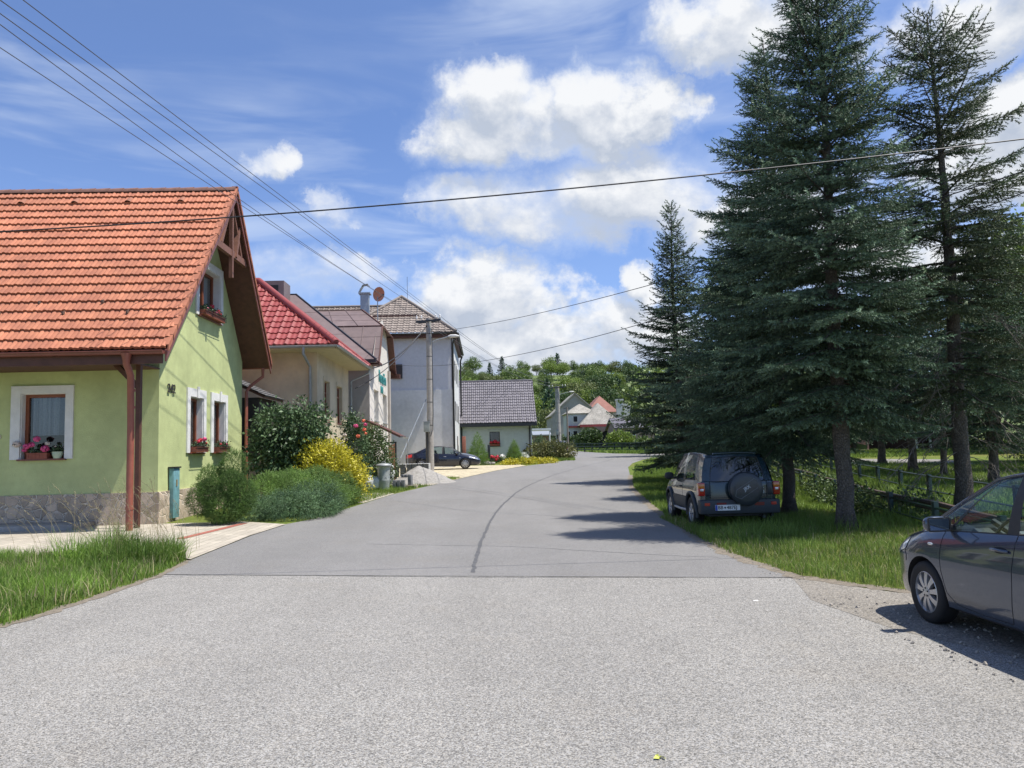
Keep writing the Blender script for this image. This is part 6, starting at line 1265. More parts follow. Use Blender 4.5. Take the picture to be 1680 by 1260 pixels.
    def interior(s, wheelx, seats, zs=.55):
        for (x, y) in seats:
            b = MB(); b.box(x-.25, x+.25, y-.25, y+.25, .42, zs); st = b.build('seat', SEAT, s.root, bevel=.05, local=True)
            b = MB(); b.box(-.06, .06, -.23, .23, 0, .55, Matrix.Translation((x-.26, y, zs-.05)) @ Matrix.Rotation(R(-14), 4, 'Y')); b.build('backrest', SEAT, st, bevel=.04, local=True)
            b = MB(); b.box(-.045, .045, -.12, .12, .55, .72, Matrix.Translation((x-.27, y, zs-.05)) @ Matrix.Rotation(R(-14), 4, 'Y')); b.build('headrest', SEAT, st, bevel=.03, local=True)
        b = MB(); n = 26; M = Matrix.Translation((wheelx, .36, .90)) @ Matrix.Rotation(R(-24), 4, 'Y'); b.tube([M @ Vector((0, .185*math.cos(2*math.pi*k/n), .185*math.sin(2*math.pi*k/n))) for k in range(n+1)], .015, 8)
        b.tube([M @ Vector((0, -.18, 0)), M @ Vector((0, .18, 0))], .018, 6); b.tube([M @ Vector((0, 0, 0)), M @ Vector((0, 0, -.18))], .016, 6); b.tube([M @ Vector((0, 0, 0)), M @ Vector((.3, 0, -.02))], .03, 6); b.build('steering_wheel', BLACKP, s.root, smooth=60, local=True)

# ---- grey hatchback at the right edge, seen from its left side, pointing away
def hatchback(label, loc, heading, paint, detail=True):
    K = [(-1.87, .34, .56, .55, .78, .52, .80), (-1.84, .28, .68, .56, .92, .62, .93), (-1.76, .24, .775, .58, .99, .70, 1.0), (-1.5, .22, .83, .60, 1.01, .735, 1.02), (-1.0, .20, .845, .60, 1.03, .755, 1.03), (-.3, .19, .848, .60, .985, .765, 1.0), (.3, .19, .848, .60, .948, .765, .98), (.8, .19, .845, .60, .915, .762, .965), (1.12, .20, .838, .62, .895, .745, .95), (1.35, .20, .82, .62, .85, .715, .90), (1.6, .20, .765, .60, .78, .655, .815), (1.76, .21, .68, .55, .70, .58, .725), (1.85, .24, .54, .48, .62, .46, .635), (1.885, .30, .36, .45, .54, .30, .55)]
    c = Car('hatchback', label, 'car', K, (-1.6, .93), loc, heading, paint, (1.10, -1.36), .30, .345)
    cols = [(1.22, .34, 'body'), (1.12, .28, 'black'), (1.075, .255, 'glass'), (.80, .235, 'black'), (.755, .215, 'glass'), (-.02, -.04, 'black'), (-.16, -.14, 'glass'), (-1.02, -.93, 'black'), (-1.12, -1.0, 'body'), (-1.70, -1.42, 'end')]
    c.greenhouse(cols, [(.36, 1.405), (.2, 1.445), (-.2, 1.51), (-.6, 1.53), (-1.0, 1.52), (-1.42, 1.46), (-1.6, 1.44)], [(.36, .53), (0, .565), (-.6, .575), (-1.2, .56), (-1.6, .52)], crown=.03)
    # roof-side drip line and pillar skin
    for sg in (1, -1):
        b = MB(); b.tube([c.P(1.22, .34, v/10, sg, .006) for v in range(11)]+[Vector((x, sg*(.565+.006), c.rz(x)-.012)) for x in (.1, -.3, -.7, -1.1, -1.42)], .014, 6); b.build('roof_rail', paint, c.root, smooth=60, local=True)
    c.seam([(.80, .93), (.82, .80), (.80, .55), (.74, .36), (.62, .275), (.30, .25), (-.10, .25), (-.12, .30), (-.155, .60), (-.165, .975)]); c.seam([(-.2, .25), (-.8, .25), (-.95, .45), (-1.06, .62), (-1.10, .99)])
    c.seam([(.9, .915), (1.1, .885), (1.3, .845), (1.5, .79)], .004); c.seam([(1.52, .79), (1.46, .70), (1.42, .62), (1.43, .56)], .004)
    c.seam([(.66, .225), (0, .215), (-.8, .225)], .008, off=-.002)
    for sg in (1, -1):
        c.lens('headlight', [(1.70, .60), (1.44, .68), (1.42, .80), (1.66, .735)], LAMPC, .006, sg)
        q = c.side(.98, .78, .006); c.blob('side_repeater', (q.x, q.y*sg, q.z), (.038, .010, .014), LAMPC)
        q = c.side(.70, .955); b = MB(); b.bar((q.x+.06, sg*(q.y-.05), q.z+.0), (q.x+.05, sg*(q.y+.10), q.z+.02), .09, .05); b.build('mirror_arm', BLACKP, c.root, bevel=.012, local=True)
        m_ = c.blob('mirror', (q.x+.06, sg*(q.y+.125), q.z+.035), (.06, .115, .075), paint, e=2.8); g_ = MB(); x_ = q.x-.004; y_, z_ = sg*(q.y+.125), q.z+.035
        g_.add([(x_-.0, y_-.092, z_-.052), (x_-.0, y_+.092, z_-.052), (x_, y_+.092, z_+.052), (x_, y_-.092, z_+.052)], [(0, 1, 2, 3)]); g_.build('mirror_glass', pm('mirror_silver', (.75, .78, .8), .03, .02, 3, metal=1), m_, local=True); b = MB(); b.bar((x_+.004, y_-.10, z_-.06), (x_+.004, y_+.10, z_-.06), .012); b.bar((x_+.004, y_-.10, z_+.06), (x_+.004, y_+.10, z_+.06), .012); b.bar((x_+.004, y_-.105, z_-.06), (x_+.004, y_-.105, z_+.06), .012); b.bar((x_+.004, y_+.105, z_-.06), (x_+.004, y_+.105, z_+.06), .012); b.build('mirror_rim', BLACKP, m_, local=True)
        for hx in (.0, -.93):
            q = c.side(hx, .83, .0); c.blob('handle_recess', (q.x, sg*(q.y-.012), q.z), (.10, .018, .035), SEAMK); b = MB(); b.tube([(q.x-.10, sg*(q.y+.005), q.z+.01), (q.x-.07, sg*(q.y+.032), q.z+.012), (q.x+.07, sg*(q.y+.032), q.z+.012), (q.x+.10, sg*(q.y+.005), q.z+.01)], [.012, .014, .014, .012], 8); b.build('door_handle', paint, c.root, smooth=60, local=True)
        c.lens('tail_light', [(-1.84, .70), (-1.62, .78), (-1.60, .98), (-1.78, .97)], REDL, .006, sg)
    b = MB(); rows = []
    for i in range(7): x = .93+.30*i/6; rows.append([Vector((x-.03*(u*u), u*.70, c.k(x, 4)+.012-.0*u)) for u in np.linspace(-1, 1, 9)])
    b.grid(rows); b.build('scuttle', BLACKP, c.root, smooth=60, local=True)
    b = MB(); b.prism([(.5, -.70, .86), (.93, -.70, .88), (.93, -.70, .60), (.62, -.70, .58)], (0, 1.40, 0)); b.build('dashboard', DASH, c.root, bevel=.03, local=True); b = MB(); b.prism([(.50, .18, .865), (.70, .18, .95), (.80, .18, .88)], (0, .38, 0)); b.build('instrument_hood', BLACKP, c.root, bevel=.015, local=True)
    c.interior(.42, [(-.15, .36), (-.15, -.36), (-1.0, .36), (-1.0, -.36)]); b = MB(); b.box(-.12, .06, .02, .30, .985, 1.03); 
    for ax in (1.10, -1.36):
        for sg in (1, -1): wheel(c.root, ax, sg*(c.hw(ax)-.105), .30, sg, 9, w=.185, steer=R(-3) if ax > 0 else 0)
    return c.place(loc, heading)
GREYP = carpaint('dark_grey_blue_paint', (.045, .062, .095), metal=.4)
hatchback('dark grey-blue hatchback parked at the right edge of the road in the foreground', (4.858, 6.115, 0), R(91.5), GREYP).scale = (.95, .95, .95)

# ---- off-road car on the verge, seen from behind
def offroader(label, loc, heading, paint):
    K = [(-1.86, .50, .70, .70, .98, .70, .99), (-1.85, .44, .76, .70, 1.02, .735, 1.03), (-1.80, .40, .80, .70, 1.04, .765, 1.05), (-1.5, .38, .825, .70, 1.05, .775, 1.06), (-.8, .36, .83, .70, 1.04, .78, 1.05), (.4, .36, .83, .70, 1.01, .78, 1.03), (.95, .38, .825, .70, .99, .77, 1.02), (1.4, .40, .81, .70, .95, .75, .99), (1.68, .42, .77, .68, .88, .69, .92), (1.80, .46, .68, .64, .78, .60, .82), (1.84, .50, .56, .62, .70, .50, .72)]
    c = Car('offroad_car', label, 'off-road car', K, (-1.70, .78), loc, heading, paint, (1.12, -1.08), .345, .42)
    cols = [(.90, .35, 'black'), (.80, .29, 'glass'), (-.18, -.20, 'body'), (-.36, -.36, 'glass'), (-1.30, -1.18, 'body'), (-1.80, -1.62, 'end')]
    c.greenhouse(cols, [(.40, 1.585), (.1, 1.62), (-.6, 1.645), (-1.2, 1.63), (-1.65, 1.59)], [(.4, .60), (0, .63), (-1.0, .635), (-1.65, .60)], crown=.03, rear=False, glass2=CARGLD, gtop=.92)
    RY = -1.80; P = c.P
    # tailgate: window, frame, lower panel
    b = MB(); rows = []
    for i in range(9):
        v = i/8; pp = P(-1.80, -1.62, v, 1); rows.append([Vector((pp.x-.035*(1-u*u)-.004, u*(pp.y-.03), pp.z+.03*v*(1-u*u))) for u in np.linspace(-1, 1, 11)])
    b.grid([r[1:-1] for r in rows[0:8]]); b.build('rear_window', CARGLD, c.root, smooth=60, local=True)
    b = MB(); b.grid([[r[0]+Vector((0, .03, 0)), r[0], r[1]] for r in rows]); b.grid([[r[-2], r[-1], r[-1]-Vector((0, .03, 0))*-1] for r in rows]); b.grid([[p+Vector((0, 0, .0)) for p in rows[7]], [p for p in rows[8]]]); b.build('tailgate_frame', paint, c.root, smooth=60, local=True)
    b = MB(); b.tube([rows[8][k]+Vector((-.03, 0, .012)) for k in range(1, 10)], .022, 8); b.build('roof_spoiler', paint, c.root, smooth=60, local=True)
    b = MB(); q = [rows[0][1], rows[0][-2], rows[7][-2], rows[7][1]]; b.tube([q[0], rows[3][1], q[3], rows[7][5], q[2], rows[3][-2], q[1], rows[0][5], q[0]], .010, 5); b.build('window_seal', BLACKP, c.root, smooth=60, local=True)
    xr = -1.868
    b = MB(); 
    for sg in (1, -1): b.tube([(xr, sg*.60, 1.03), (xr, sg*.60, .70)], .005, 4)
    b.tube([(xr, -.60, .695), (xr, .60, .695)], .006, 4); b.build('tailgate_gap', SEAMK, c.root, local=True)
    # lamps
    for sg in (1, -1):
        b = MB(); b.box(-1.885, -1.72, sg*.795-.085, sg*.795+.055, .74, 1.02); l_ = b.build('tail_light', REDL, c.root, bevel=.025, local=True)
        b = MB(); b.box(-1.892, -1.74, sg*.795-.075, sg*.795+.058, .90, 1.0); b.build('indicator', AMB, l_, bevel=.015, local=True); b = MB(); b.box(-1.897, -1.86, sg*.79-.05, sg*.79+.02, .84, .89); b.build('reversing_lens', LAMPC, l_, bevel=.01, local=True)
        b = MB(); b.box(-1.875, -1.80, sg*.66-.05, sg*.66+.045, .74, 1.0); b.build('light_panel', pm('dark_blue_panel', (.02, .03, .045), .3, .1, 6), c.root, bevel=.02, local=True)
    # bumper and cladding
    b = MB(); b.box(-1.97, -1.72, -.845, .845, .36, .66); bp = b.build('bumper', GREYC, c.root, bevel=.05, local=True)
    for sg in (1, -1):
        b = MB(); b.box(-1.978, -1.965, sg*.70-.055, sg*.70+.055, .54, .60); b.build('reflector', REDL, bp, local=True); b = MB(); b.box(-1.976, -1.965, sg*.40-.10, sg*.40+.10, .53, .60); b.build('fog_light', pm('dark_red_lens', (.16, .01, .015), .2, .1, 9), bp, local=True)
        # arch flares and side cladding
        for ax in c.axles:
            b = MB(); pts = []; 
            for k in range(15): a = math.pi*(-.06+1.12*k/14); x, z = ax+.435*math.cos(a), .345+.435*math.sin(a); y = c.side(x, max(z, .42)).y; pts.append(Vector((x, sg*(y+.012), z)))
            b.tube(pts, .038, 7); b.build('wheel_arch_flare', GREYC, c.root, smooth=60, local=True)
        b = MB(); rows_ = [[Vector((x, sg*(c.side(x, z).y+.014), z)) for z in (.40, .45, .55, .66, .67)] for x in np.linspace(-.62, .66, 9)]; b.grid(rows_); b.build('side_cladding', GREYC, c.root, smooth=60, local=True)
        b = MB(); b.tube([(.64, sg*.80, .36), (0, sg*.81, .35), (-.60, sg*.80, .36)], .035, 8); b.build('side_step', pm('silver_step', (.35, .36, .37), .4, .1, 9, metal=.5), c.root, smooth=60, local=True)
        q = c.side(.70, 1.0); c.blob('mirror', (q.x+.02, sg*(q.y+.13), q.z+.09), (.06, .11, .085), BLACKP, e=2.8); b = MB(); b.bar((q.x, sg*(q.y-.04), q.z+.03), (q.x, sg*(q.y+.08), q.z+.06), .07, .04); b.build('mirror_arm', BLACKP, c.root, local=True)
        q = c.side(-.05, .88); b = MB(); b.box(q.x-.08, q.x+.08, sg*q.y-.012, sg*q.y+.022*1, q.z-.018, q.z+.018); b.build('door_handle', BLACKP, c.root, bevel=.008, local=True)
    c.seam([(.84, .98), (.86, .75), (.80, .5), (.66, .40)]); c.seam([(-.26, 1.03), (-.28, .70), (-.30, .40)])
    # spare wheel cover on the tailgate
    sw = (0, -.12, .86); b = MB(); b.lathe([(.345, -1.88), (.352, -1.90), (.352, -2.03), (.345, -2.055), (.32, -2.07), (.24, -2.078), (.01, -2.082)], (0, -.12, .88), 40, axis='X'); cv = b.build('spare_wheel_cover', pm('black_vinyl', (.028, .034, .04), .38, .15, 9, bump=.2, bsc=14, coat=.3), c.root, smooth=40, local=True)
    N_ = (-1, 0, 0)
    dg = R(32)
    M = Matrix.Translation((-2.084, -.12, .90)) @ Matrix.Rotation(-dg, 4, 'X') @ facing((0, 0, 0), N_); silver = pm('silver_print', (.45, .48, .5), .4, .1, 9)
    text_mesh('JRX', .095, M, silver, 'cover_lettering', cv, .002, .003)
    b = MB(); f = Matrix.Translation((-2.081, -.12, .88)) @ Matrix.Rotation(-dg, 4, 'X')
    gp = pm('grey_print', (.13, .145, .16), .4, .1, 9)
    for (a, e) in (((.20, .10), (-.24, .10)), ((.22, -.10), (-.20, -.10)), ((.20, .10), (.29, 0)), ((.29, 0), (.22, -.10)), ((-.24, .10), (-.28, .02))): b.bar(f @ Vector((0, a[0], a[1])), f @ Vector((0, e[0], e[1])), .008)
    b.build('cover_print', gp, cv, local=True)
    b = MB(); b.box(-1.885, -1.868, -.52, -.40, .93, .95); b.box(-1.885, -1.868, -.53, -.42, .88, .90); b.build('badge', silver, c.root, local=True); b = MB(); b.lathe([(.045, -1.885), (.045, -1.868)], (0, -.50, .81), 18, axis='X'); b.build('sticker', pm('pale_sticker', (.42, .45, .42), .5, .2, 40), c.root, local=True)
    # number plate
    b = MB(); b.box(-1.995, -1.975, .02, .54, .44, .555); pt_ = b.build('number_plate', pm('plate_white', (.72, .73, .70), .4, .04, 9), c.root, local=True)
    b = MB(); b.box(-1.9975, -1.9955, .495, .54, .442, .553); b.build('plate_band', pm('plate_blue', (.02, .06, .38), .4, .05, 9), pt_, local=True)
    K_ = pm('plate_black', (.015, .015, .015), .5); text_mesh('BB', .098, facing((-1.9965, .43, .498), N_), K_, 'plate_lettering', pt_, .001, .0015); text_mesh('487EJ', .098, facing((-1.9965, .19, .498), N_), K_, 'plate_lettering', pt_, .001, .0015)
    b = MB(); b.prism([(-1.9975, .355, .515), (-1.9975, .315, .515), (-1.9975, .318, .49), (-1.9975, .335, .475), (-1.9975, .352, .49)], (.001, 0, 0)); b.build('plate_crest', K_, pt_, local=True)
    b = MB(); b.tube([(-1.6, -.5, .30), (-1.93, -.5, .29)], .03, 8); b.build('exhaust', GREYC, c.root, smooth=60, local=True); b = MB(); b.box(-1.75, .9, -.62, .62, .30, .40); b.build('underbody', BLACKP, c.root, local=True)
    b = MB(); b.prism([(.40, -.66, 1.0), (.78, -.66, 1.02), (.78, -.66, .65), (.5, -.66, .65)], (0, 1.32, 0)); b.build('dashboard', DASH, c.root, local=True); c.interior(.32, [(-.15, .36), (-.15, -.36), (-1.0, .32), (-1.0, -.32)], .72)
    for ax in c.axles:
        for sg in (1, -1): wheel(c.root, ax, sg*(c.hw(ax)-.10), .345, sg, 5, w=.225, rimr=.60)
    return c.place(loc, heading)
TEALP = carpaint('dark_teal_paint', (.008, .028, .036), metal=.25)
offroader('dark teal off-road car with spare wheel on its tailgate parked on the right verge', (4.985, 16.8, 0), R(90-1.5), TEALP).scale = (.93, .93, .93)

# ---- black saloon in front of the tall grey house
def saloon(label, loc, heading, paint):
    K = [(-2.34, .42, .60, .62, .84, .56, .90), (-2.32, .32, .74, .64, .93, .68, 1.0), (-2.2, .28, .84, .64, 1.0, .74, 1.06), (-1.8, .25, .885, .64, 1.02, .77, 1.09), (-1.2, .22, .895, .64, 1.0, .80, 1.06), (0, .20, .90, .62, .96, .81, 1.0), (.8, .20, .895, .62, .92, .80, 1.0), (1.15, .20, .89, .62, .90, .78, 1.0), (1.6, .21, .87, .62, .84, .74, .93), (2.0, .22, .80, .60, .74, .66, .82), (2.22, .24, .68, .52, .62, .55, .68), (2.33, .30, .50, .46, .53, .44, .56)]
    c = Car('saloon_car', label, 'car', K, (-1.35, .98), loc, heading, paint, (1.38, -1.34), .33, .375)
    cols = [(1.25, .38, 'body'), (1.12, .30, 'glass'), (.05, .02, 'black'), (-.05, -.06, 'glass'), (-.98, -.75, 'black'), (-1.04, -.80, 'glass'), (-1.32, -.92, 'body'), (-1.80, -1.05, 'end')]
    c.greenhouse(cols, [(.42, 1.36), (.1, 1.42), (-.3, 1.445), (-.8, 1.41), (-1.1, 1.36)], [(.42, .56), (0, .60), (-.7, .59), (-1.1, .54)], crown=.03, glass2=CARGLD)
    c.seam([(1.0, .91), (1.02, .6), (.85, .27), (0, .25)]); c.seam([(0, .96), (-.02, .5), (-.05, .26)]); c.seam([(0, .25), (-.8, .26), (-.95, .5), (-1.15, .7), (-1.1, .98)])
    for sg in (1, -1):
        c.lens('headlight', [(2.22, .56), (1.62, .70), (1.66, .80), (2.14, .64)], LAMPC, .012, sg); c.lens('tail_light', [(-2.28, .72), (-1.92, .80), (-1.92, .98), (-2.26, .92)], REDL, .012, sg)
        q = c.side(.86, .93); c.blob('mirror', (q.x, sg*(q.y+.10), q.z+.05), (.08, .12, .07), paint); q = c.side(1.05, .70, .008); c.blob('side_repeater', (q.x, sg*q.y, q.z), (.04, .01, .015), LAMPC)
        for hx in (.12, -.85): q = c.side(hx, .80); b = MB(); b.box(q.x-.09, q.x+.09, sg*q.y-.012, sg*q.y+.018, q.z-.014, q.z+.014); b.build('door_handle', CHROME, c.root, bevel=.006, local=True)
    c.interior(.52, [(-.1, .38), (-.1, -.38), (-.95, .38), (-.95, -.38)])
    for ax in c.axles:
        for sg in (1, -1): wheel(c.root, ax, sg*(c.hw(ax)-.10), .33, sg, 10, w=.21, rimr=.70)
    return c.place(loc, heading)
saloon('black saloon car parked across the yellow paving before the tall grey house', (-2.68, 49.2, gz(49)+.03), R(0), carpaint('black_blue_paint', (.008, .010, .022), metal=.2))
p_ = at(920, 742, 84); hatchback('small purple-grey hatchback partly hidden behind the second pole at the bend', (p_.x, 84, gz(84)+.02), R(84), carpaint('purple_grey_paint', (.10, .085, .15)))
# ================================================================== DISTANT TREES, HILL, HOUSES
def hill_z(x, y):
    t = min(max((y-165)/175, 0), 1); s = t*t*(3-2*t)
    return gz(y)-.5 + s*(30.5+2.0*math.sin(x*.013+1)+3*mnoise.noise(Vector((x*.012, y*.012, 3)))-.03*max(0, -x)) + max(0, y-340)*.012
xs = np.linspace(-420, 420, 85); ys = np.linspace(150, 700, 56); V = np.array([(x, y, hill_z(x, y)) for y in ys for x in xs]); m = len(xs)
i, j = np.meshgrid(np.arange(len(ys)-1), np.arange(m-1), indexing='ij'); k = (i*m+j).ravel()
o = np_mesh('hillside', V, np.stack([k, k+1, k+m+1, k+m], 1), pm('hill_meadow', (.11, .15, .04), .95, .2, .05, col2=(.08, .12, .03), big=.1), smooth=180); tag(o, kind='structure')
def dec_tree(name, label, loc, H, W, mat, seed, n=1500, leaf=.38, group=None, trunk=.22, asp=1.0):
    r = random.Random(seed); sh = [(0, 0, H*.62, W*.42, W*.42, H*.30)]
    for k in range(7):
        a = k*2.4+r.random(); f = r.uniform(.38, .88); rad = W*.30*(1-abs(f-.55)); sh.append((math.cos(a)*rad, math.sin(a)*rad, H*f, W*r.uniform(.2, .3), W*r.uniform(.2, .3), H*r.uniform(.12, .18)))
    st = [(0, 0, H*.7, trunk, 0, 0)]+[(0, 0, H*r.uniform(.55, .8), trunk*.5, math.cos(q)*W*.28, math.sin(q)*W*.28) for q in (0.3, 1.7, 3.0, 4.4)]
    o = bush(name, label, loc, sh, n, leaf, mat, seed, cat='tree', tmpl='quad', stems=st, group=group, shell=.55, warp=.35, wsc=1.4, jit=.9, part='crown', zmin=H*.12); 
    for c in o.children:
        if c.name.startswith('stems'): c.name = 'trunk'
    return o
LG = [pm('leaf_mid', (.12, .18, .04), .6, .3, .25, attr=.45, trans=.2), pm('leaf_light', (.18, .25, .045), .6, .3, .25, attr=.45, trans=.25), pm('leaf_dark', (.07, .115, .035), .6, .3, .25, attr=.45, trans=.15), pm('leaf_olive', (.15, .18, .06), .6, .3, .25, attr=.45, trans=.2), pm('pine_dark', (.05, .085, .045), .6, .3, .25, attr=.45, trans=.1)]
KN = ['mid green rounded tree', 'bright green spreading tree', 'dark green dense tree', 'olive green loose tree', 'dark pointed conifer']
GH = 'trees covering the hillside behind the village'
rr = random.Random(77); protos = {}
def hill_tree(kind, x, y, H, lab):
    z = hill_z(x, y) if y > 165 else gz(y)
    if kind not in protos:
        if kind == 4:
            o = spruce('hill_tree', lab, (x, y, z), 12, 1.0, 3.2, 91, (BARK, LG[4]), tr=.2, shoot=.75, template=(leaf_tmpl('quad')[0]*np.array((.45, 1, 1)), leaf_tmpl('quad')[1]), dens=.22, wh=.55, nbr=6, group=GH); 
        else: o = dec_tree('hill_tree', lab, (x, y, z), 12, 11, LG[kind], 80+kind, group=GH, n=3600)
        protos[kind] = o
    else:
        o = copy_tree(protos[kind]); o.location = (x, y, z); o['label'] = lab
    w_ = max(H/12, .5)*rr.uniform(.85, 1.2); o.scale = (w_, w_, H/12); o.rotation_euler[2] = rr.uniform(0, 6.28); o['group'] = GH; o['category'] = 'tree'
    return o
spots = []
# the trees that stand out on the skyline and slope: (px, py of the crown top, depth, kind, height)
for (px, py, Y, kd, H) in ((775, 585, 330, 0, 12), (803, 596, 310, 4, 12), (823, 586, 318, 4, 15), (858, 592, 340, 0, 9), (899, 584, 330, 1, 15), (914, 581, 335, 4, 14), (880, 600, 330, 3, 10), (940, 592, 322, 0, 12), (965, 594, 300, 2, 15), (955, 597, 330, 1, 12), (985, 592, 320, 0, 13), (1010, 590, 300, 3, 12), (1030, 594, 320, 2, 12), (830, 612, 300, 1, 9), (765, 600, 300, 3, 10), (790, 612, 290, 3, 9), (852, 606, 305, 3, 10), (900, 640, 200, 4, 13), (893, 612, 300, 2, 10), (925, 640, 215, 2, 10), (1000, 620, 250, 1, 11), (1025, 630, 240, 0, 11), (975, 636, 225, 1, 9), (885, 628, 255, 0, 10), (1045, 610, 280, 1, 12), (945, 612, 280, 2, 12), (870, 640, 210, 1, 9), (910, 660, 185, 4, 12), (1060, 640, 220, 2, 11)):
    p = at(px, py, Y); spots.append((kd, p.x, Y, min(max(p.z-hill_z(p.x, Y), 5), 17), px))
rs = random.Random(5)
for row, (Y, n) in enumerate(((182, 11), (200, 13), (218, 14), (236, 15), (256, 16), (277, 16), (298, 16), (320, 15))):
    for k in range(n):
        x = -30+145*(k+rs.uniform(-.35, .35))/n*(Y/280)
        if Y > 290 and -8 < x < 22 and rs.random() < .75: continue
        if abs(x-52*Y/280) < 3.4 and 240 < Y < 290: continue
        spots.append((rs.choice((0, 1, 2, 3, 0, 1, 3, 2, 4)), x, Y+rs.uniform(-9, 9), (rs.uniform(7, 11) if Y < 270 else rs.uniform(5, 7.5)), 797+x/Y*1262))
for k in range(75):
    Y = rs.uniform(185, 335); x = rs.uniform(-22, 75)*Y/280
    if Y > 300 and rs.random() < .25: continue
    spots.append((rs.choice((0, 1, 2, 3)), x, Y, -rs.uniform(3.2, 5.0), 797+x/Y*1262))
cnt = {}
for (kd, x, y, H, px) in spots:
    slope = 'lower' if y < 215 else 'middle' if y < 270 else 'upper' if y < 305 else 'topmost'
    where = 'above the grey cottage' if px < 885 else 'above the far gabled houses' if px < 1060 else 'behind the row of spruces'
    low = H < 0; H = abs(H); hill_tree(kd, x, y, H, ('low bushy growth of the kind ' if False else '')+f'{"low " if low else ""}{KN[kd]} on the {slope} slope {where}')
# backdrop beyond the side road
GT = 'trees beyond the side road on the right'
for k, (x, y, H, kd) in enumerate(((22, 66, 11, 2), (30, 62, 10, 0), (38, 56, 11, 2), (33, 72, 12, 4), (45, 50, 10, 0), (28, 82, 12, 3), (44, 66, 12, 2), (52, 44, 11, 2), (20, 80, 10, 4), (56, 56, 13, 0), (50, 36, 9, 3), (38, 84, 11, 2), (60, 72, 12, 3), (16.5, 70, 8, 0), (19, 60, 8, 2), (26, 57, 9, 4), (62, 40, 12, 4), (70, 55, 12, 2), (43, 41, 8, 2))):
    o = hill_tree(kd, x, y, H, f'{KN[kd]} beyond the side road, number of trunks hidden'); o['label'] = f'{KN[kd]} in the shade {("directly behind the spruces", "beyond the side road", "at the far right edge")[0 if x < 31 else 1 if x < 50 else 2]}, {"nearer" if y < 63 else "farther"} back row'; o['group'] = GT
dec_tree('lime_tree', 'large sunlit yellow-green tree rising at the right edge behind the spruces', (29.5, 37.5, gz(37)), 12.5, 9.5, LG[1], 95, n=26000, leaf=.17)
dec_tree('garden_tree', 'small leafy tree with bright green sprigs behind the roof of the off-road car', (10.3, 29.5, gz(29)), 5.2, 3.8, LG[1], 97, n=6000, leaf=.10, trunk=.13)
bush('hedge', 'bright green shrubs beside the side road at the right edge', (31, 40.5, gz(40)), [(-1.5, 0, .8, 1.6, 1, .9), (1, 0, .9, 1.6, 1, 1.0), (3.5, -1, .8, 1.6, 1, .9)], 7000, .13, LG[1], 98)

def simple_house(name, label, x0, x1, y0, y1, zb, ze, zr, wallm, roofm, ridge='x', hipped=False, over=.4, wins=(), winm=DARKF, side_wins=()):
    t = thing(name, label, 'house', ((x0+x1)/2, (y0+y1)/2, zb)); b = MB(); cy, cx = (y0+y1)/2, (x0+x1)/2
    if ridge == 'y' and not hipped: b.prism([(x0, y0, zb), (x1, y0, zb), (x1, y0, ze), (cx, y0, zr-.15), (x0, y0, ze)], (0, y1-y0, 0))
    elif hipped: b.box(x0, x1, y0, y1, zb, ze)
    else: b.prism([(x0, y0, zb), (x0, y1, zb), (x0, y1, ze), (x0, cy, zr-.15), (x0, y0, ze)], (x1-x0, 0, 0))
    b.build('wall', wallm, t); b = MB(); o = over
    if hipped:
        d = min(x1-x0, y1-y0)/2+o; a = [(x0-o, y0-o, ze), (x1+o, y0-o, ze), (x1+o, y1+o, ze), (x0-o, y1+o, ze)]
        if x1-x0 > y1-y0: r0, r1 = (x0-o+d, cy, zr), (x1+o-d, cy, zr); P = [(a[0], a[1], r1, r0), (a[1], a[2], r1), (a[2], a[3], r0, r1), (a[3], a[0], r0)]
        else: r0, r1 = (cx, y0-o+d, zr), (cx, y1+o-d, zr); P = [(a[0], a[1], r0), (a[1], a[2], r1, r0), (a[2], a[3], r1), (a[3], a[0], r0, r1)]
        for q in P: slab(b, q, .14)
    elif ridge == 'y':
        s = (zr-ze)/(cx-x0)
        for sx, xe in ((-1, x0-o), (1, x1+o)): slab(b, [(xe, y0-o, ze-s*o), (cx, y0-o, zr), (cx, y1+o, zr), (xe, y1+o, ze-s*o)], .2)
    else:
        s = (zr-ze)/(cy-y0)
        for ye in (y0-o, y1+o): slab(b, [(x0-o, ye, ze-s*o), (x1+o, ye, ze-s*o), (x1+o, cy, zr), (x0-o, cy, zr)], .2)
    b.build('roof', roofm, t)
    for (u0, u1, v0, v1) in wins:
        f = MB(); f.box(u0, u1, y0-.06, y0-.01, v0, v1); wd_ = f.build('window', WHITEP, t); f = MB(); f.box(u0+.1, u1-.1, y0-.075, y0-.061, v0+.1, v1-.1); f.build('pane', DARKIN, wd_)
    return t
def rect(px0, px1, py0, py1, Y): a, b_ = at(px0, py1, Y), at(px1, py0, Y); return a.x, b_.x, a.z, b_.z
Yf = 150.; zb = gz(Yf)
a = at(905, 700, Yf).x; b_ = at(984, 700, Yf).x; zr = at(946, 644, Yf).z
simple_house('gabled_house', 'large grey house whose plain gable faces the street behind the far pole', a, b_, Yf, Yf+12, zb, at(905, 680, Yf).z, zr, stucco('grey_gable', (.34, .32, .29)), MOTT, ridge='y')
Yb = 135.; zb2 = gz(Yb); u = lambda *q: rect(*q, Yb)
x0 = at(932, 700, Yb).x; x1 = at(977, 700, Yb).x
simple_house('village_house', 'white two-storey house with mottled hip roof at the far bend', x0, x1, Yb, Yb+8, zb2, at(950, 678, Yb).z, at(966, 661, Yb).z, stucco('far_white', (.52, .52, .50)), MOTT, hipped=True, wins=[u(940, 948, 682, 693), u(940, 948, 706, 717), u(962, 970, 704, 716), u(922+10, 936, 707, 718)])
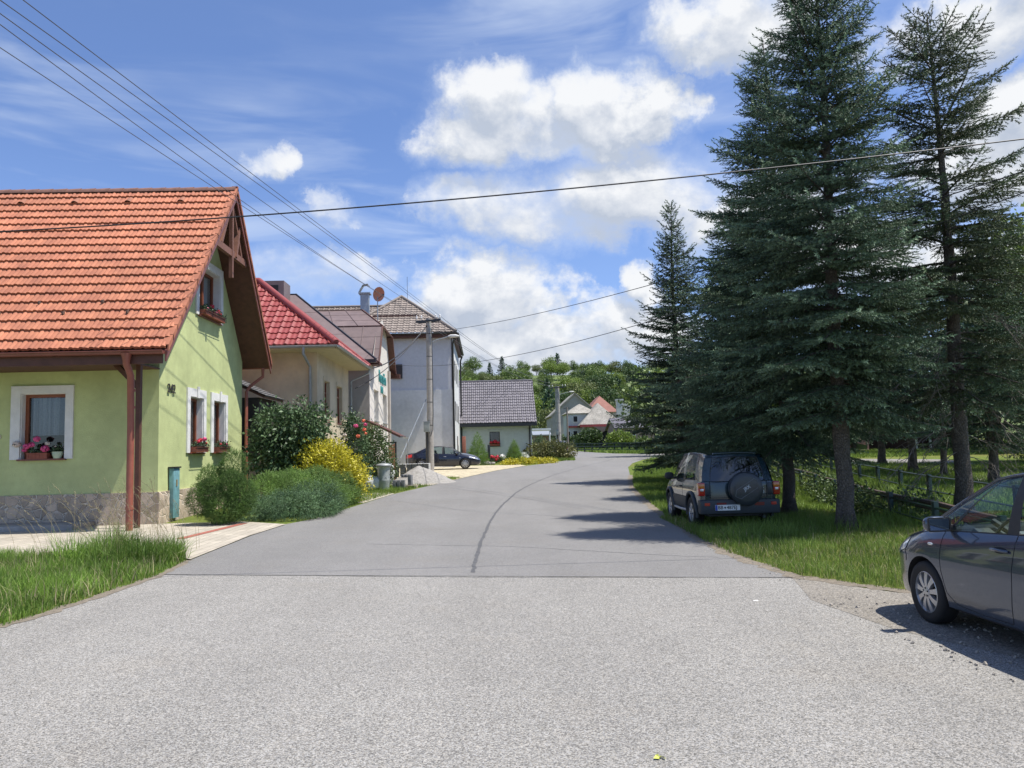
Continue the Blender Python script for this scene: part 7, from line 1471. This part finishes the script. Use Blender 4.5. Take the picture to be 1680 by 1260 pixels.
b = MB(); b.box(x0-.2, x1+.3, Yb-.3, Yb-.02, at(950, 701.5, Yb).z, at(950, 698.5, Yb).z); tag(b.build('awning_band', pm('dark_red_trim', (.22, .04, .04), .6), origin=((x0+x1)/2, Yb, zb2)), 'dark red ledge across the front of the white two-storey house', 'ledge')
x0c = at(958, 700, Yb-3).x; x1c = at(1014, 700, Yb-3).x; zc = at(985, 697, Yb-3).z
hc = simple_house('village_house', 'house with broad mottled roof, red eaves and dark porch at the far bend', x0c, x1c, Yb-3, Yb+5, zb2, zc, at(988, 661, Yb).z, stucco('far_beige', (.40, .36, .30)), MOTT, hipped=True, over=.8)
b = MB(); b.box(x0c-.8, x1c+.8, Yb-3.95, Yb-3.85, zc-.35, zc+.1); b.build('red_eaves', pm('red_trim', (.34, .06, .05), .6), hc)
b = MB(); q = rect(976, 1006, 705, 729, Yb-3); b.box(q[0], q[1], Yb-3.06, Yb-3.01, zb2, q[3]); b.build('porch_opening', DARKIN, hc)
pa, pb, pc = at(972, 700, Yb-4), at(988, 709, Yb-4), at(1004, 700, Yb-4); b = MB(); b.prism([(pa.x, Yb-4.6, pa.z), (pb.x, Yb-4.6, pb.z), (pc.x, Yb-4.6, pc.z)], (0, .5, 0)); b.build('porch_gable', pm('brown_boarding', (.20, .15, .12), .8), hc)
q = rect(963, 972, 672, 690, Yb+9); 
simple_house('village_house', 'house with orange-red roof rising behind the mottled roofs', at(965, 690, 165).x, at(1012, 690, 165).x, 165, 177, gz(165), at(990, 676, 165).z, at(985, 648, 165).z, stucco('far_cream', (.5, .46, .40)), pm('far_red_tiles', (.27, .12, .09), .8, .15, .8), hipped=True)
b = MB(); q = rect(1013, 1022, 657, 690, 150); b.box(q[0], q[1], 150, 151.2, gz(150), q[3]); b.box(q[0]-.15, q[1]+.15, 149.9, 151.3, q[3], q[3]+.3); q2 = rect(1022, 1034, 662, 690, 152); b.box(q2[0], q2[1], 152, 158, gz(150), q2[3]); tag(b.build('white_house', stucco('far_white', (.52, .52, .5)), origin=(q[0], 150, gz(150))), 'narrow white house wall with chimney beside the slim dark spruce', 'house')
simple_house('village_house', 'low brownish house partly hidden by the slim dark spruce', at(1012, 710, 118).x, at(1075, 710, 118).x, 118, 127, gz(118), at(1030, 700, 118).z, at(1030, 684, 118).z, stucco('far_pinkish', (.33, .24, .20)), GRTILE, wins=[rect(1038, 1043, 707, 715, 118)])
simple_house('village_house', 'small shed-like house with white flat canopy between the grey cottage and the far pole', at(878, 720, 120).x, at(900, 720, 120).x, 120, 126, gz(120), at(890, 712, 120).z, at(890, 704, 120).z, pm('shed_brown', (.22, .14, .09), .8), GREYM)
b = MB(); q = rect(872, 902, 703, 707, 116); b.box(q[0], q[1], 114, 118, q[2], q[3]); b.tube([(q[1]-.2, 114.1, gz(114)), (q[1]-.2, 114.1, q[2])], .08, 6); tag(b.build('flat_canopy', WHITEP, origin=(q[0], 116, gz(116))), 'white flat canopy roof right of the grey cottage', 'canopy')
simple_house('pink_house', 'reddish house wall glimpsed between the near spruce trunks', at(1375, 720, 75).x, at(1425, 720, 75).x, 75, 83, gz(75), at(1400, 690, 75).z, at(1400, 670, 75).z, stucco('pink_plaster', (.30, .19, .16)), BRTILE)
sb_ = simple_house('dark_barn', 'dark red barn with white posts behind the side road', at(1490, 720, 66).x, at(1580, 720, 66).x, 66, 73, gz(66), at(1500, 700, 66).z, at(1500, 680, 66).z, pm('dark_red_boards', (.045, .02, .018), .8, .2, 6), BRTILE)
b = MB(); 
for px in (1504, 1527, 1550): p = at(px, 740, 65.8); b.bar((p.x, 65.8, gz(66)), (p.x, 65.8, gz(66)+2.2), .16)
b.build('white_posts', WHITEP, sb_)
bush('round_bush', 'green bush in front of the white two-storey house', at_ground(965, 122), [(0, 0, 1.6, 1.7, 1.4, 1.7), (-1, 0, 1.1, 1.2, 1, 1.2), (1.2, 0, 2.0, 1.0, 1, 1.2)], 2200, .38, LG[2], 61)
bush('round_bush', 'wide rounded bush in front of the dark porch', at_ground(1017, 112), [(0, 0, 1.4, 1.6, 1.3, 1.5), (-1, 0, 1.0, 1.2, 1, 1.1), (1.2, 0, 1.2, 1.1, 1, 1.1)], 2200, .36, LG[1], 62)
bush('round_bush', 'dark low hedge left of the wooden pole', at_ground(921, 125), [(-1.5, 0, 1.2, 1.3, 1, 1.3), (.5, 0, 1.1, 1.6, 1, 1.2), (2, 0, 1.2, 1, 1, 1.2)], 1800, .38, LG[2], 63)
bush('round_bush', 'small bush with orange blossom by the slim dark spruce', at_ground(1056, 95), [(0, 0, .8, 1.2, 1, .9)], 900, .30, LG[0], 64)
ff = thing('village_fence', 'dark green horizontal rail fence along the far side of the bend', 'fence', at_ground(960, 100))
for k in range(16):
    px = 886+k*12.2; Yp = 112-k*1.6; p = at(px, 735, Yp); b = MB(); b.box(p.x-.09, p.x+.09, Yp-.09, Yp+.09, gz(Yp), gz(Yp)+1.2); b.build('post', FEN, ff)
for hh in (.35, .75, 1.12): b = MB(); b.bar((at(886, 735, 112).x, 112, gz(112)+hh), (at(1069, 735, 88).x, 88, gz(88)+hh), .08, .12); b.build('rail', FEN, ff)
b = MB(); p = at(887.5, 745, 78); b.box(p.x-.3, p.x+.3, 77.7, 78.3, gz(78), at(887, 727, 78).z); tag(b.build('gate_pillar', pm('pale_stone', (.42, .39, .34), .9, .15, 6), origin=(p.x, 78, gz(78)), bevel=.03), 'square pale stone gate pillar beside the reddish shrub', 'pillar')
